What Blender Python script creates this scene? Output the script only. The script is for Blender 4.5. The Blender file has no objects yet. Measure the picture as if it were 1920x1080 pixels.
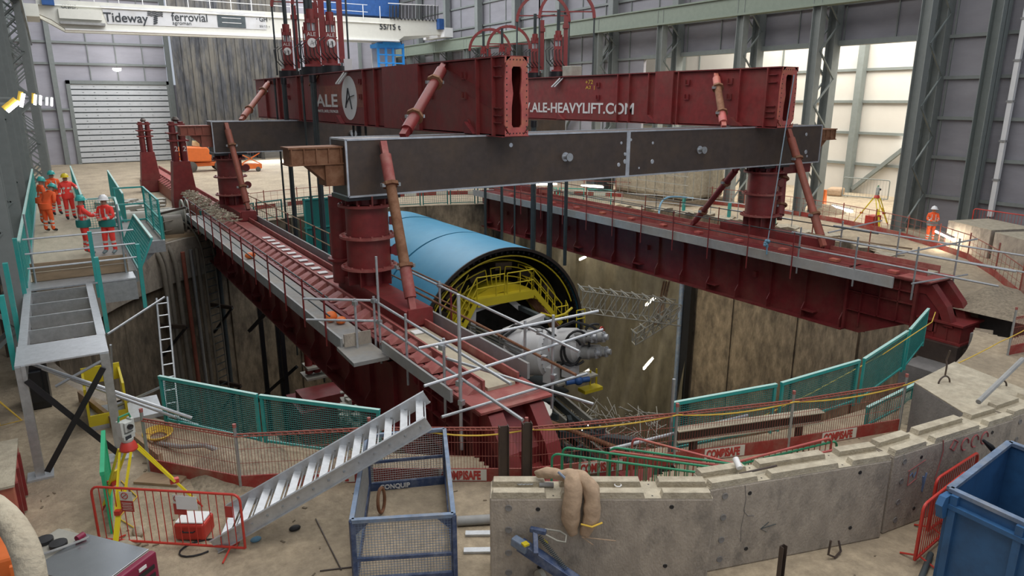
import bpy, math, random
from mathutils import Vector, Matrix, noise
random.seed(11)
SC = bpy.context.scene
COL = SC.collection

# ---------------------------------------------------------------- camera
F, CX, CY, CH, HY, VPX = 1310.0, 960.0, 540.0, 7.2, 188.0, 85.0
pitch = math.atan((CY - HY) / F)
yaw = math.atan((CX - VPX) / math.hypot(F, CY - HY))
FH = Vector((math.sin(yaw), math.cos(yaw), 0)); RT = Vector((math.cos(yaw), -math.sin(yaw), 0)); ZU = Vector((0, 0, 1))
FW = FH * math.cos(pitch) - ZU * math.sin(pitch); UP = FH * math.sin(pitch) + ZU * math.cos(pitch)
CAMP = Vector((0, 0, CH))
cam = bpy.data.cameras.new('camera'); camo = bpy.data.objects.new('camera', cam); COL.objects.link(camo)
cam.sensor_width = 36.0; cam.lens = F / 1920.0 * 36.0; cam.clip_start = 0.1; cam.clip_end = 500
camo.matrix_world = Matrix(((RT.x, UP.x, -FW.x, 0), (RT.y, UP.y, -FW.y, 0), (RT.z, UP.z, -FW.z, CH), (0, 0, 0, 1)))
SC.camera = camo
SC.view_settings.view_transform = 'Standard'; SC.view_settings.look = 'None'
SC.view_settings.gamma = 1.0; SC.view_settings.use_curve_mapping = False
SC.view_settings.exposure = 0.7

# ---------------------------------------------------------------- light
w = bpy.data.worlds.new('sky'); SC.world = w; w.use_nodes = True
bg = w.node_tree.nodes['Background']; bg.inputs[0].default_value = (0.80, 0.87, 1.0, 1); bg.inputs[1].default_value = 0.34

def area(name, loc, rot, sx, sy, power, col=(1, 1, 1)):
    l = bpy.data.lights.new(name, 'AREA'); l.shape = 'RECTANGLE'; l.size = sx; l.size_y = sy; l.energy = power; l.color = col
    o = bpy.data.objects.new(name, l); o.location = loc; o.rotation_euler = rot; COL.objects.link(o); return o
area('overhead_fill_shaft', (20, 30, 24), (0, 0, 0), 26, 34, 3600, (1.0, 0.97, 0.92))  # added overhead fill giving the shaft light a direction, no fixture modelled
area('overhead_fill_far', (18, 74, 24), (0, 0, 0), 30, 34, 9500, (0.97, 0.98, 1.0))  # added fill that makes the far floor brighter than the near one
area('overhead_fill_near', (7, 4, 17), (0.15, 0, 0), 16, 9, 1050, (1.0, 0.96, 0.90))  # added fill to lift the dark foreground, not a real roof lamp
area('annex_fill', (48, 30, 16), (0, 0, 0), 8, 30, 4200, (1.0, 0.95, 0.86))  # added warm fill so the annex reads brighter, source unseen

def G(px, py, z=0.0):
    d = FW * F + RT * (px - CX) - UP * (py - CY); t = (z - CH) / d.z; return CAMP + d * t
def GX(px, py, x):
    d = FW * F + RT * (px - CX) - UP * (py - CY); return CAMP + d * (x / d.x)
def GY(px, py, y):
    d = FW * F + RT * (px - CX) - UP * (py - CY); return CAMP + d * (y / d.y)

# ---------------------------------------------------------------- helpers
class MB:
    def __init__(s, M=None): s.v = []; s.f = []; s.fm = []; s.M = M; s.mi = 0
    def add(s, vs, fs):
        b = len(s.v)
        if s.M is not None: vs = [s.M @ Vector(p) for p in vs]
        s.v += [tuple(p) for p in vs]; s.f += [tuple(i + b for i in f) for f in fs]; s.fm += [s.mi] * len(fs); return s
    def box(s, c, d, rz=0.0, R=None):
        x, y, z = d[0] / 2, d[1] / 2, d[2] / 2
        R = R if R is not None else Matrix.Rotation(rz, 3, 'Z'); c = Vector(c)
        vs = [c + R @ Vector((i * x, j * y, k * z)) for k in (-1, 1) for j in (-1, 1) for i in (-1, 1)]
        return s.add(vs, [(0, 2, 3, 1), (4, 5, 7, 6), (0, 1, 5, 4), (2, 6, 7, 3), (0, 4, 6, 2), (1, 3, 7, 5)])
    def bb(s, x0, x1, y0, y1, z0, z1): return s.box(((x0 + x1) / 2, (y0 + y1) / 2, (z0 + z1) / 2), (x1 - x0, y1 - y0, z1 - z0))
    def bar(s, p, q, wd, ht=None, up=(0, 0, 1)):
        p, q = Vector(p), Vector(q); d = q - p
        if d.length < 1e-6: return s
        ht = ht or wd; y = d.normalized(); x = y.cross(Vector(up))
        if x.length < 1e-4: x = y.cross(Vector((1, 0, 0)))
        x.normalize(); z = x.cross(y); R = Matrix((x, y, z)).transposed()
        return s.box((p + q) / 2, (wd, d.length, ht), R=R)
    def path(s, pts, r, n=8, closed=False, cap=True):
        pts = [Vector(p) for p in pts]; m = len(pts); rings = []; prev = None
        for i, p in enumerate(pts):
            a = pts[i - 1] if (i or closed) else p; b = pts[(i + 1) % m] if (i < m - 1 or closed) else p
            t = (b - a).normalized()
            if prev is None:
                u = t.cross(Vector((0, 0, 1)))
                if u.length < 1e-3: u = t.cross(Vector((1, 0, 0)))
            else: u = prev - t * prev.dot(t)
            u.normalize(); prev = u; v = t.cross(u); rr = r[i] if isinstance(r, (list, tuple)) else r
            rings.append([p + (u * math.cos(2 * math.pi * k / n) + v * math.sin(2 * math.pi * k / n)) * rr for k in range(n)])
        vs = [q for g in rings for q in g]; fs = []
        for i in range(m if closed else m - 1):
            j = (i + 1) % m
            for k in range(n): fs.append((i * n + k, i * n + (k + 1) % n, j * n + (k + 1) % n, j * n + k))
        if cap and not closed: fs += [tuple(range(n - 1, -1, -1)), tuple((m - 1) * n + k for k in range(n))]
        return s.add(vs, fs)
    def tube(s, p, q, r, n=8, r2=None): return s.path([p, q], [r, r if r2 is None else r2], n)
    def lathe(s, prof, c=(0, 0, 0), R=None, n=24, a0=0.0, a1=2 * math.pi, cap=True):
        c = Vector(c); R = R or Matrix.Identity(3); full = abs(a1 - a0 - 2 * math.pi) < 1e-6; m = n if full else n + 1
        vs = [c + R @ Vector((rr * math.cos(a0 + (a1 - a0) * k / n), rr * math.sin(a0 + (a1 - a0) * k / n), z)) for rr, z in prof for k in range(m)]
        fs = []
        for i in range(len(prof) - 1):
            for k in range(n): fs.append((i * m + k, i * m + (k + 1) % m, (i + 1) * m + (k + 1) % m, (i + 1) * m + k))
        if prof[0] == prof[-1]: cap = False
        if cap and full and prof[0][0] > 1e-5: fs.append(tuple(range(n - 1, -1, -1)))
        if cap and full and prof[-1][0] > 1e-5: fs.append(tuple((len(prof) - 1) * m + k for k in range(n)))
        return s.add(vs, fs)
    def prism(s, poly, a, b, ax='y'):
        f = {'y': lambda u, v, t: (u, t, v), 'x': lambda u, v, t: (t, u, v), 'z': lambda u, v, t: (u, v, t)}[ax]
        n = len(poly); vs = [f(u, v, a) for u, v in poly] + [f(u, v, b) for u, v in poly]
        return s.add(vs, [tuple(range(n)), tuple(range(2 * n - 1, n - 1, -1))] + [(i, i + n, (i + 1) % n + n, (i + 1) % n) for i in range(n)])
    def ball(s, c, r, n=12, m=8, sc=(1, 1, 1)):
        c = Vector(c); vs = [c + Vector((0, 0, -r * sc[2]))]
        for j in range(1, m):
            a = -math.pi / 2 + math.pi * j / m
            for k in range(n): vs.append(c + Vector((r * sc[0] * math.cos(a) * math.cos(2 * math.pi * k / n), r * sc[1] * math.cos(a) * math.sin(2 * math.pi * k / n), r * sc[2] * math.sin(a))))
        vs.append(c + Vector((0, 0, r * sc[2]))); fs = []
        for k in range(n): fs.append((0, 1 + (k + 1) % n, 1 + k)); fs.append((len(vs) - 1, 1 + (m - 2) * n + k, 1 + (m - 2) * n + (k + 1) % n))
        for j in range(m - 2):
            for k in range(n): fs.append((1 + j * n + k, 1 + j * n + (k + 1) % n, 1 + (j + 1) * n + (k + 1) % n, 1 + (j + 1) * n + k))
        return s.add(vs, fs)
    def rough(s, amp, freq):
        s.v = [tuple(Vector(p) + noise.noise_vector(Vector(p) * freq) * amp) for p in s.v]; return s
    def grid(s, o, u, v, nu, nv, wd):
        "flat bar grid: nu bars along v spread over u, nv bars along u spread over v"
        o, u, v = Vector(o), Vector(u), Vector(v)
        for i in range(nu + 1): s.bar(o + u * (i / nu), o + u * (i / nu) + v, wd)
        for j in range(nv + 1): s.bar(o + v * (j / nv), o + v * (j / nv) + u, wd)
        return s
    def build(s, name, mat, parent=None, smooth=True, bevel=0.0, sub=0, world=False, label=None):
        me = bpy.data.meshes.new(name); me.from_pydata(s.v, [], s.f); me.update()
        mats = mat if isinstance(mat, (list, tuple)) else [mat]
        for m in mats: me.materials.append(m)
        if len(mats) > 1: me.polygons.foreach_set('material_index', s.fm)
        if smooth:
            me.polygons.foreach_set('use_smooth', [True] * len(me.polygons)); me.set_sharp_from_angle(angle=math.radians(38))
        o = bpy.data.objects.new(name, me); COL.objects.link(o)
        if bevel: b = o.modifiers.new('b', 'BEVEL'); b.width = bevel; b.segments = 2; b.limit_method = 'ANGLE'
        if sub: q = o.modifiers.new('s', 'SUBSURF'); q.levels = sub; q.render_levels = sub
        if parent is not None:
            o.parent = parent
            if world:
                t = parent; L = Vector((0, 0, 0))
                while t is not None: L += Vector(t.location); t = t.parent
                if parent.type == 'EMPTY': o.matrix_parent_inverse = Matrix.Translation(-L)
        if label: o['label'] = label
        return o

def dense(P, R, n=4):
    "resample a path smoothly with its radii"
    out, rad = [], []
    for i in range(len(P) - 1):
        a, b, c, d = P[max(i - 1, 0)], P[i], P[i + 1], P[min(i + 2, len(P) - 1)]
        for k in range(n):
            t = k / n; out.append(0.5 * ((2 * b) + (c - a) * t + (2 * a - 5 * b + 4 * c - d) * t * t + (3 * b - a - 3 * c + d) * t ** 3)); rad.append(R[i] * (1 - t) + R[i + 1] * t)
    out.append(P[-1]); rad.append(R[-1]); return out, rad
def thing(name, label, cat, loc=(0, 0, 0), rz=0.0, group=None, kind=None):
    o = bpy.data.objects.new(name, None); o.empty_display_size = 0.2; COL.objects.link(o)
    o.location = loc; o.rotation_euler = (0, 0, rz); o['label'] = label; o['category'] = cat
    if group: o['group'] = group
    if kind: o['kind'] = kind
    return o
def tag(o, label, cat, group=None, kind=None):
    o['label'] = label; o['category'] = cat
    if group: o['group'] = group
    if kind: o['kind'] = kind
    return o
def struct(o, label=None, cat=None):
    o['kind'] = 'structure'
    if label: o['label'] = label
    if cat: o['category'] = cat
    return o
def dup(root, loc=None, rz=None, label=None, group=None, parent=None):
    r = root.copy(); COL.objects.link(r)
    if loc is not None: r.location = loc
    if rz is not None: r.rotation_euler = (0, 0, rz)
    if label: r['label'] = label
    if group: r['group'] = group
    def kids(a, b):
        for ch in list(a.children):
            c = ch.copy(); COL.objects.link(c); c.parent = b; kids(ch, c)
    kids(root, r); return r
def text(s, size, name='lettering', mat=None, parent=None, M=None, align='LEFT', off=0.0, depth=0.004, sx=1.0, shear=0.0):
    cu = bpy.data.curves.new('t', 'FONT'); cu.body = s; cu.size = size; cu.align_x = align; cu.extrude = depth; cu.offset = off; cu.shear = shear
    t = bpy.data.objects.new('t', cu); COL.objects.link(t); bpy.context.view_layer.update()
    me = bpy.data.meshes.new_from_object(t.evaluated_get(bpy.context.evaluated_depsgraph_get())); bpy.data.objects.remove(t)
    me.transform(Matrix.Diagonal((sx, 1, 1, 1)))
    if M is not None: me.transform(M)
    me.materials.clear(); me.materials.append(mat)
    o = bpy.data.objects.new(name, me); COL.objects.link(o)
    if parent is not None: o.parent = parent
    return o
def frame(o, ex, ez):
    "matrix taking text plane (x right, y up) to origin o with directions ex, ez"
    ex, ez = Vector(ex).normalized(), Vector(ez).normalized(); n = ex.cross(ez)
    return Matrix(((ex.x, ez.x, n.x, o[0]), (ex.y, ez.y, n.y, o[1]), (ex.z, ez.z, n.z, o[2]), (0, 0, 0, 1)))

ORD = 'first second third fourth fifth sixth seventh eighth ninth tenth eleventh twelfth thirteenth fourteenth fifteenth sixteenth seventeenth eighteenth nineteenth twentieth twenty-first twenty-second twenty-third twenty-fourth'.split()
# ---------------------------------------------------------------- materials
MAT = {}
def mat(name, col, rough=0.6, metal=0.0, var=0.2, scale=3.0, col2=None, amt=0.5, sc2=0.7, stretch=(1, 1, 1), bump=0.0, bscale=20.0, alpha=None, emit=None, es=1.0, lo=0.45, hi=0.7):
    m = bpy.data.materials.new(name); m.use_nodes = True; nt = m.node_tree; N = nt.nodes; L = nt.links
    p = N['Principled BSDF']; p.inputs['Roughness'].default_value = rough; p.inputs['Metallic'].default_value = metal
    tc = N.new('ShaderNodeTexCoord'); mp = N.new('ShaderNodeMapping'); mp.inputs['Scale'].default_value = stretch; L.new(tc.outputs['Object'], mp.inputs[0])
    n1 = N.new('ShaderNodeTexNoise'); n1.inputs['Scale'].default_value = scale; n1.inputs['Detail'].default_value = 6; n1.inputs['Roughness'].default_value = 0.65; L.new(mp.outputs[0], n1.inputs['Vector'])
    cr = N.new('ShaderNodeValToRGB'); cr.color_ramp.elements[0].position = 0.3; cr.color_ramp.elements[1].position = 0.7
    cr.color_ramp.elements[0].color = tuple(c * (1 - var) for c in col) + (1,); cr.color_ramp.elements[1].color = tuple(min(1, c * (1 + var)) for c in col) + (1,)
    L.new(n1.outputs['Fac'], cr.inputs[0]); out = cr.outputs[0]
    if col2:
        n2 = N.new('ShaderNodeTexNoise'); n2.inputs['Scale'].default_value = sc2; n2.inputs['Detail'].default_value = 8; n2.inputs['Roughness'].default_value = 0.7; L.new(mp.outputs[0], n2.inputs['Vector'])
        r2 = N.new('ShaderNodeMapRange'); r2.inputs['From Min'].default_value = lo; r2.inputs['From Max'].default_value = hi; r2.inputs['To Max'].default_value = amt; L.new(n2.outputs['Fac'], r2.inputs['Value'])
        mx = N.new('ShaderNodeMixRGB'); mx.inputs[2].default_value = tuple(col2) + (1,); L.new(r2.outputs[0], mx.inputs[0]); L.new(out, mx.inputs[1]); out = mx.outputs[0]
    L.new(out, p.inputs['Base Color'])
    if bump:
        n3 = N.new('ShaderNodeTexNoise'); n3.inputs['Scale'].default_value = bscale; n3.inputs['Detail'].default_value = 5; L.new(mp.outputs[0], n3.inputs['Vector'])
        b = N.new('ShaderNodeBump'); b.inputs['Strength'].default_value = bump; b.inputs['Distance'].default_value = 0.03; L.new(n3.outputs['Fac'], b.inputs['Height']); L.new(b.outputs[0], p.inputs['Normal'])
    if alpha is not None: p.inputs['Alpha'].default_value = alpha
    if emit: p.inputs['Emission Color'].default_value = tuple(emit) + (1,); p.inputs['Emission Strength'].default_value = es
    MAT[name] = m; return m
DUST = (0.36, 0.30, 0.22)
mat('red', (0.21, 0.026, 0.026), 0.5, col2=(0.17, 0.07, 0.055), amt=0.6, sc2=0.8, bump=0.1, bscale=6)
mat('red_skid', (0.17, 0.019, 0.022), 0.5, col2=(0.19, 0.085, 0.06), amt=0.6, sc2=0.6)
mat('red_track', (0.33, 0.08, 0.07), 0.6, col2=(0.33, 0.20, 0.16), amt=0.6, sc2=1.5)
mat('red_brown', (0.30, 0.085, 0.055), 0.6, col2=(0.15, 0.075, 0.05), amt=0.6, sc2=1.2)
mat('red_pale', (0.45, 0.10, 0.09), 0.5, col2=(0.50, 0.22, 0.10), amt=0.7, sc2=1.4)
mat('red_bright', (0.52, 0.045, 0.03), 0.4, var=0.1)
mat('red_board', (0.30, 0.035, 0.028), 0.6, col2=DUST, amt=0.5, sc2=1.2)
mat('mesh_red', (0.30, 0.085, 0.06), 0.6)
mat('black_steel', (0.012, 0.013, 0.016), 0.35)
mat('dark_steel', (0.072, 0.054, 0.046), 0.45, 0.2, col2=(0.12, 0.08, 0.05), amt=0.6, sc2=0.9)
mat('weld', (0.55, 0.58, 0.62), 0.35, 0.6)
mat('rust', (0.20, 0.085, 0.04), 0.8, col2=(0.30, 0.17, 0.10), amt=0.7, sc2=3)
mat('cable', (0.035, 0.045, 0.048), 0.5)
mat('teal', (0.025, 0.34, 0.31), 0.45, var=0.1, col2=(0.25, 0.36, 0.33), amt=0.35, sc2=1.3)
mat('teal_dark', (0.02, 0.20, 0.18), 0.5, var=0.1)
mat('teal_pale', (0.38, 0.60, 0.55), 0.5, var=0.1)
mat('tbm_blue', (0.055, 0.27, 0.44), 0.5, var=0.06, scale=1.2, col2=(0.10, 0.32, 0.46), amt=0.5, sc2=0.5)
mat('tbm_rim', (0.045, 0.035, 0.03), 0.6, 0.3)
mat('tbm_in', (0.06, 0.06, 0.06), 0.7, var=0.5, scale=1.5)
mat('yellow', (0.62, 0.50, 0.02), 0.5, var=0.1, col2=(0.35, 0.27, 0.04), amt=0.5, sc2=1.5)
mat('white_paint', (0.60, 0.60, 0.60), 0.45, var=0.06, col2=(0.40, 0.38, 0.34), amt=0.5, sc2=1.5)
mat('white', (0.78, 0.78, 0.77), 0.5, var=0.04)
mat('cream', (0.66, 0.65, 0.58), 0.5, var=0.04)
mat('galv', (0.42, 0.44, 0.45), 0.38, 0.65, var=0.15, scale=8)
mat('galv_light', (0.50, 0.52, 0.54), 0.42, 0.55, var=0.12, scale=10)
mat('steel_grey', (0.215, 0.235, 0.225), 0.55, var=0.08)
mat('steel_grey2', (0.20, 0.225, 0.215), 0.55, var=0.08)
mat('rail_green', (0.20, 0.24, 0.19), 0.55, var=0.08)
mat('concrete', (0.375, 0.325, 0.265), 0.85, var=0.22, scale=3.5, col2=(0.19, 0.17, 0.145), amt=0.85, sc2=2.6, stretch=(1, 1, 0.55), bump=0.55, bscale=34, lo=0.5, hi=0.68)
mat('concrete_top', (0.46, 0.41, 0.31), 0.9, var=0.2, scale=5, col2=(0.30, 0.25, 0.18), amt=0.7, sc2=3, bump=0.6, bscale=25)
mat('concrete_dark', (0.20, 0.19, 0.18), 0.85, var=0.2, scale=2, col2=(0.12, 0.115, 0.11), amt=0.6, bump=0.3)
mat('shaft_concrete', (0.25, 0.20, 0.14), 0.9, var=0.45, scale=2.6, col2=(0.085, 0.068, 0.05), amt=0.8, sc2=1.1, stretch=(1, 1, 0.45), bump=1.0, bscale=7.0, lo=0.46, hi=0.66)
mat('ground', (0.40, 0.325, 0.225), 0.95, var=0.25, scale=5.0, col2=(0.22, 0.18, 0.13), amt=0.8, sc2=0.45, bump=1.0, bscale=12.0, lo=0.42, hi=0.68)
mat('gravel', (0.30, 0.25, 0.18), 0.95, var=0.35, scale=9, bump=1.0, bscale=14)
mat('earth', (0.20, 0.16, 0.11), 0.95, var=0.3, scale=6, bump=0.8, bscale=9)
mat('deck', (0.27, 0.27, 0.26), 0.8, var=0.15, scale=3, col2=DUST, amt=0.6, sc2=0.8)
mat('deck_dusty', (0.44, 0.39, 0.29), 0.9, var=0.15, scale=4, stretch=(1, 0.3, 1), bump=0.2)
mat('timber', (0.30, 0.21, 0.13), 0.85, var=0.25, scale=5, stretch=(0.3, 1, 1))
mat('toe_grey', (0.36, 0.37, 0.37), 0.6, var=0.12, scale=3, col2=DUST, amt=0.5)
mat('blue_skip', (0.035, 0.12, 0.27), 0.5, var=0.12, scale=2.5, col2=(0.02, 0.05, 0.11), amt=0.6, sc2=1.6)
mat('blue_worn', (0.16, 0.22, 0.32), 0.6, 0.2, var=0.3, scale=5, col2=(0.30, 0.30, 0.30), amt=0.6, sc2=3)
mat('blue_cage', (0.03, 0.055, 0.13), 0.5, var=0.2, scale=6, col2=(0.26, 0.29, 0.36), amt=0.5, sc2=4)
mat('blue_bright', (0.03, 0.30, 0.80), 0.5, var=0.05)
mat('blue_dark', (0.02, 0.08, 0.25), 0.5)
mat('orange', (0.72, 0.16, 0.03), 0.5, var=0.08)
mat('cream_boom', (0.66, 0.60, 0.36), 0.5, var=0.08)
mat('hivis_orange', (0.95, 0.13, 0.03), 0.7, var=0.1, scale=12)
mat('hivis_red', (0.93, 0.06, 0.045), 0.7, var=0.1, scale=12)
mat('reflective', (0.62, 0.62, 0.58), 0.35, var=0.05)
mat('grey_cloth', (0.20, 0.25, 0.26), 0.8)
mat('helmet_teal', (0.05, 0.42, 0.38), 0.35, var=0.03)
mat('helmet_yellow', (0.80, 0.62, 0.03), 0.35, var=0.03)
mat('helmet_white', (0.85, 0.85, 0.85), 0.3, var=0.02)
mat('skin', (0.42, 0.24, 0.17), 0.55, var=0.05)
mat('black', (0.015, 0.015, 0.016), 0.6)
mat('rubber', (0.09, 0.085, 0.075), 0.9)
mat('hose', (0.20, 0.175, 0.14), 0.7, var=0.15)
mat('tripod_yellow', (0.80, 0.66, 0.02), 0.4, var=0.05)
mat('survey_grey', (0.50, 0.52, 0.48), 0.5, var=0.05)
mat('green', (0.03, 0.26, 0.13), 0.5, var=0.1)
mat('green_bright', (0.03, 0.42, 0.20), 0.5, var=0.1)
mat('sack', (0.42, 0.30, 0.20), 0.9, var=0.15, scale=8, bump=0.5, bscale=12)
mat('plastic_grey', (0.30, 0.30, 0.29), 0.6)
mat('wire_yellow', (0.68, 0.45, 0.06), 0.6)
mat('rope_blue', (0.16, 0.33, 0.46), 0.6)
mat('rope_grey', (0.22, 0.29, 0.34), 0.6)
mat('magenta', (0.22, 0.010, 0.045), 0.4, var=0.06)
mat('sheet_metal', (0.52, 0.54, 0.55), 0.22, 0.85, var=0.08, scale=2)
mat('dusty_metal', (0.36, 0.35, 0.30), 0.6, 0.2, var=0.15)
mat('timber_new', (0.62, 0.45, 0.25), 0.8, var=0.12, stretch=(1, 0.2, 1))
mat('graffiti', (0.34, 0.10, 0.10), 0.9, var=0.2)
mat('graffiti_blue', (0.13, 0.19, 0.33), 0.9, var=0.2)
mat('text_dark', (0.03, 0.035, 0.04), 0.6, var=0.0)
mat('text_white', (0.72, 0.70, 0.68), 0.6, var=0.05)
mat('text_red', (0.42, 0.05, 0.04), 0.6, var=0.1)
mat('tarp', (0.135, 0.12, 0.085), 0.5, var=0.35, scale=2.2, stretch=(1, 1, 0.4), bump=1.0, bscale=1.6)
mat('glow', (1, 0.95, 0.8), 0.5, var=0, emit=(1.0, 0.90, 0.70), es=9.0)
mat('glow_white', (1, 1, 1), 0.5, var=0, emit=(1.0, 0.98, 0.92), es=9.0)
mat('daylight', (1, 1, 1), 0.5, var=0, emit=(0.9, 0.95, 1.0), es=1.6)
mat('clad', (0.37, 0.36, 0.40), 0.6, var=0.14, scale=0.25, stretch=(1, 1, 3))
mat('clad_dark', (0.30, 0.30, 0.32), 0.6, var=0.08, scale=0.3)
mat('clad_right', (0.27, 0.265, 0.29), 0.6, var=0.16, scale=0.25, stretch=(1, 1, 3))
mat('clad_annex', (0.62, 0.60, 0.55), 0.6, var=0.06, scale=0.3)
mat('curtain_wall', (0.058, 0.060, 0.066), 0.9, var=0.6, scale=2.4, col2=(0.17, 0.155, 0.125), amt=0.7, sc2=0.9, stretch=(1, 1, 0.22), bump=0.6, bscale=3, lo=0.42, hi=0.6)
mat('shutter', (0.60, 0.62, 0.63), 0.5, 0.1, var=0.04)
mat('graphite', (0.06, 0.075, 0.08), 0.6)
mat('pink_pipe', (0.45, 0.16, 0.13), 0.5)
M_ = MAT
# ---------------------------------------------------------------- the shell
SX, SY, SR = 16.8, 26.8, 18.4           # shaft centre and radius
X0, X1, Y0, Y1, ZT = -2.7, 42.0, -4.0, 97.0, 27.0
def pockets(x, y):
    return ((6.5 < x < 9.7) or (24.3 < x < 27.7)) and (8.9 < y < 13.5)
def floor_mesh():
    n = 1080; radii = [SR] + [SR + .08 * i for i in range(1, 26)] + [21.0, 22.0, 23.0]; vs = []; fs = []
    def outer(a):
        dx, dy = math.cos(a), math.sin(a); t = 1e9
        if dx > 1e-9: t = min(t, (X1 - SX) / dx)
        if dx < -1e-9: t = min(t, (X0 - SX) / dx)
        if dy > 1e-9: t = min(t, (Y1 + 30 - SY) / dy)
        if dy < -1e-9: t = min(t, (Y0 - SY) / dy)
        return t
    for k in range(n):
        a = 2 * math.pi * k / n; ro = outer(a)
        for r in radii + [1e9]:
            rr = min(r, ro); vs.append((SX + rr * math.cos(a), SY + rr * math.sin(a), 0.0))
    m = len(radii) + 1
    for k in range(n):
        for i in range(m - 1):
            q = [k * m + i, k * m + i + 1, ((k + 1) % n) * m + i + 1, ((k + 1) % n) * m + i]
            c = sum((Vector(vs[j]) for j in q), Vector()) / 4
            if i < 25 and pockets(c.x, c.y): continue
            if (Vector(vs[q[0]]) - Vector(vs[q[1]])).length < 1e-6 and (Vector(vs[q[2]]) - Vector(vs[q[3]])).length < 1e-6: continue
            fs.append(tuple(q))
    mb = MB(); mb.add(vs, fs)
    b = len(mb.v); mb.add([(X1, Y0, 0), (56, Y0, 0), (56, 70, 0), (X1, 70, 0)], [(0, 1, 2, 3)])
    return mb
struct(floor_mesh().build('floor', M_['ground'], smooth=False), 'dusty concrete hall floor around the shaft', 'floor')
# pockets the girder ends sit in
for i, (xa, xb) in enumerate(((6.3, 9.9), (24.1, 27.9))):
    rim = lambda x: SY - math.sqrt(SR * SR - (x - SX) ** 2)
    mb = MB(); mb.bb(xa, xb, 8.5, 8.8, -2.4, -0.01); mb.bb(xa - .2, xa, 8.6, rim(xa), -2.4, -0.01); mb.bb(xb, xb + .2, 8.6, rim(xb), -2.4, -0.01); mb.bb(xa, xb, 8.6, max(rim(xa), rim(xb)) - .1, -2.6, -1.75)
    struct(mb.build('wall_pocket', M_['concrete_dark'], smooth=False), 'concrete seat under a girder end', 'wall')
# shaft lining: flat panels with worn joints
def jag(i, n): return 0.0
def shaft_wall():
    mb = MB(); n = 72
    for k in range(n):
        a0, a1 = 2 * math.pi * k / n, 2 * math.pi * (k + 1) / n
        rr = SR + (0.0 if k % 3 else 0.10) + random.uniform(0, .05)
        am = (a0 + a1) / 2; xm, ym = SX + SR * math.cos(am), SY + SR * math.sin(am)
        zt = -0.01
        if pockets(xm, ym) or ((6.3 < xm < 9.9 or 24.1 < xm < 27.9) and ym < 15): zt = -1.76
        p = [(SX + rr * math.cos(a0), SY + rr * math.sin(a0)), (SX + rr * math.cos(a1), SY + rr * math.sin(a1)), (SX + (rr + .5) * math.cos(a1), SY + (rr + .5) * math.sin(a1)), (SX + (rr + .5) * math.cos(a0), SY + (rr + .5) * math.sin(a0))]
        mb.prism([(q[0], q[1]) for q in p][::-1], -26, zt, 'z')
    return mb
struct(shaft_wall().build('wall_shaft', M_['shaft_concrete'], smooth=False), 'round stained concrete wall of the deep shaft', 'wall')
mb = MB(); mb.lathe([(0.001, -25.9), (SR + .3, -25.9)], (SX, SY, 0), n=48); struct(mb.build('floor_shaft', M_['earth'], smooth=False), 'dark bottom of the shaft', 'floor')

cb = MB(); cb.lathe([(SR + .2, -2.2), (SR - .3, -2.2), (SR - .3, -.02), (SR + .2, -.02)], (SX, SY, 0), n=26, a0=math.radians(122.5), a1=math.radians(206)); struct(cb.build('wall_capping', M_['concrete'], smooth=False), 'paler concrete capping beam round the left rim of the shaft', 'wall')
# far wall with roller door, dark curtain and bright opening
def clad_wall(name, mb, m, label):
    return struct(mb.build(name, m, smooth=False), label, 'wall')
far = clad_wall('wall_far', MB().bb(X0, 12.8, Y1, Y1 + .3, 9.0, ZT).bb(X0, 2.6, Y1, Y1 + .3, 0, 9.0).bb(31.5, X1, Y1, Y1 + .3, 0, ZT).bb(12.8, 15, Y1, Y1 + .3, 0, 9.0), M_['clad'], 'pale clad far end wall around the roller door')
for z in (11.2, 13.5, 15.9, 18.5, 21.0): MB().bb(X0, 13, Y1 - .25, Y1, z - .12, z + .12).build('girt', M_['steel_grey'], far, world=True)
for x in (1.2, 13.1): MB().bb(x - .25, x + .25, Y1 - .5, Y1, 0, ZT).build('post', M_['steel_grey'], far)
for x in (4.8, 7.6, 10.4): MB().bb(x - .05, x + .05, Y1 - .15, Y1, 9.2, ZT).build('post', M_['steel_grey'], far)
for z in (6.2, 4.0): MB().bb(X0, 2.5, Y1 - .25, Y1, z - .1, z + .1).build('girt', M_['steel_grey'], far)
door = MB()
nsl = 14
for i in range(nsl):
    z0, z1 = 9.0 * i / nsl, 9.0 * (i + 1) / nsl
    door.bb(2.6, 12.6, Y1 - .14, Y1 - .02, z0 + .10, z1 - .03)
    for k in range(8): door.bb(3.7 + k * 1.15, 3.85 + k * 1.15, Y1 - .14, Y1 - .1, (z0 + z1) / 2, (z0 + z1) / 2 + .05)
dr = thing('door_1', 'wide ribbed pale roller shutter door in the far wall', 'door', (7.6, Y1, 0), kind='structure')
door.build('curtain', M_['shutter'], dr, smooth=False, world=True); MB().bb(2.6, 12.6, Y1 - .04, Y1 - .01, 0, 9).build('backing', M_['graphite'], dr, smooth=False, world=True)
fr = MB().bb(2.2, 2.6, Y1 - .3, Y1, 0, 9.4).bb(12.6, 13.0, Y1 - .3, Y1, 0, 9.4).bb(2.2, 13.0, Y1 - .3, Y1, 9.0, 9.4); fr.build('door_frame', M_['steel_grey'], dr, smooth=False, world=True)
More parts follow.
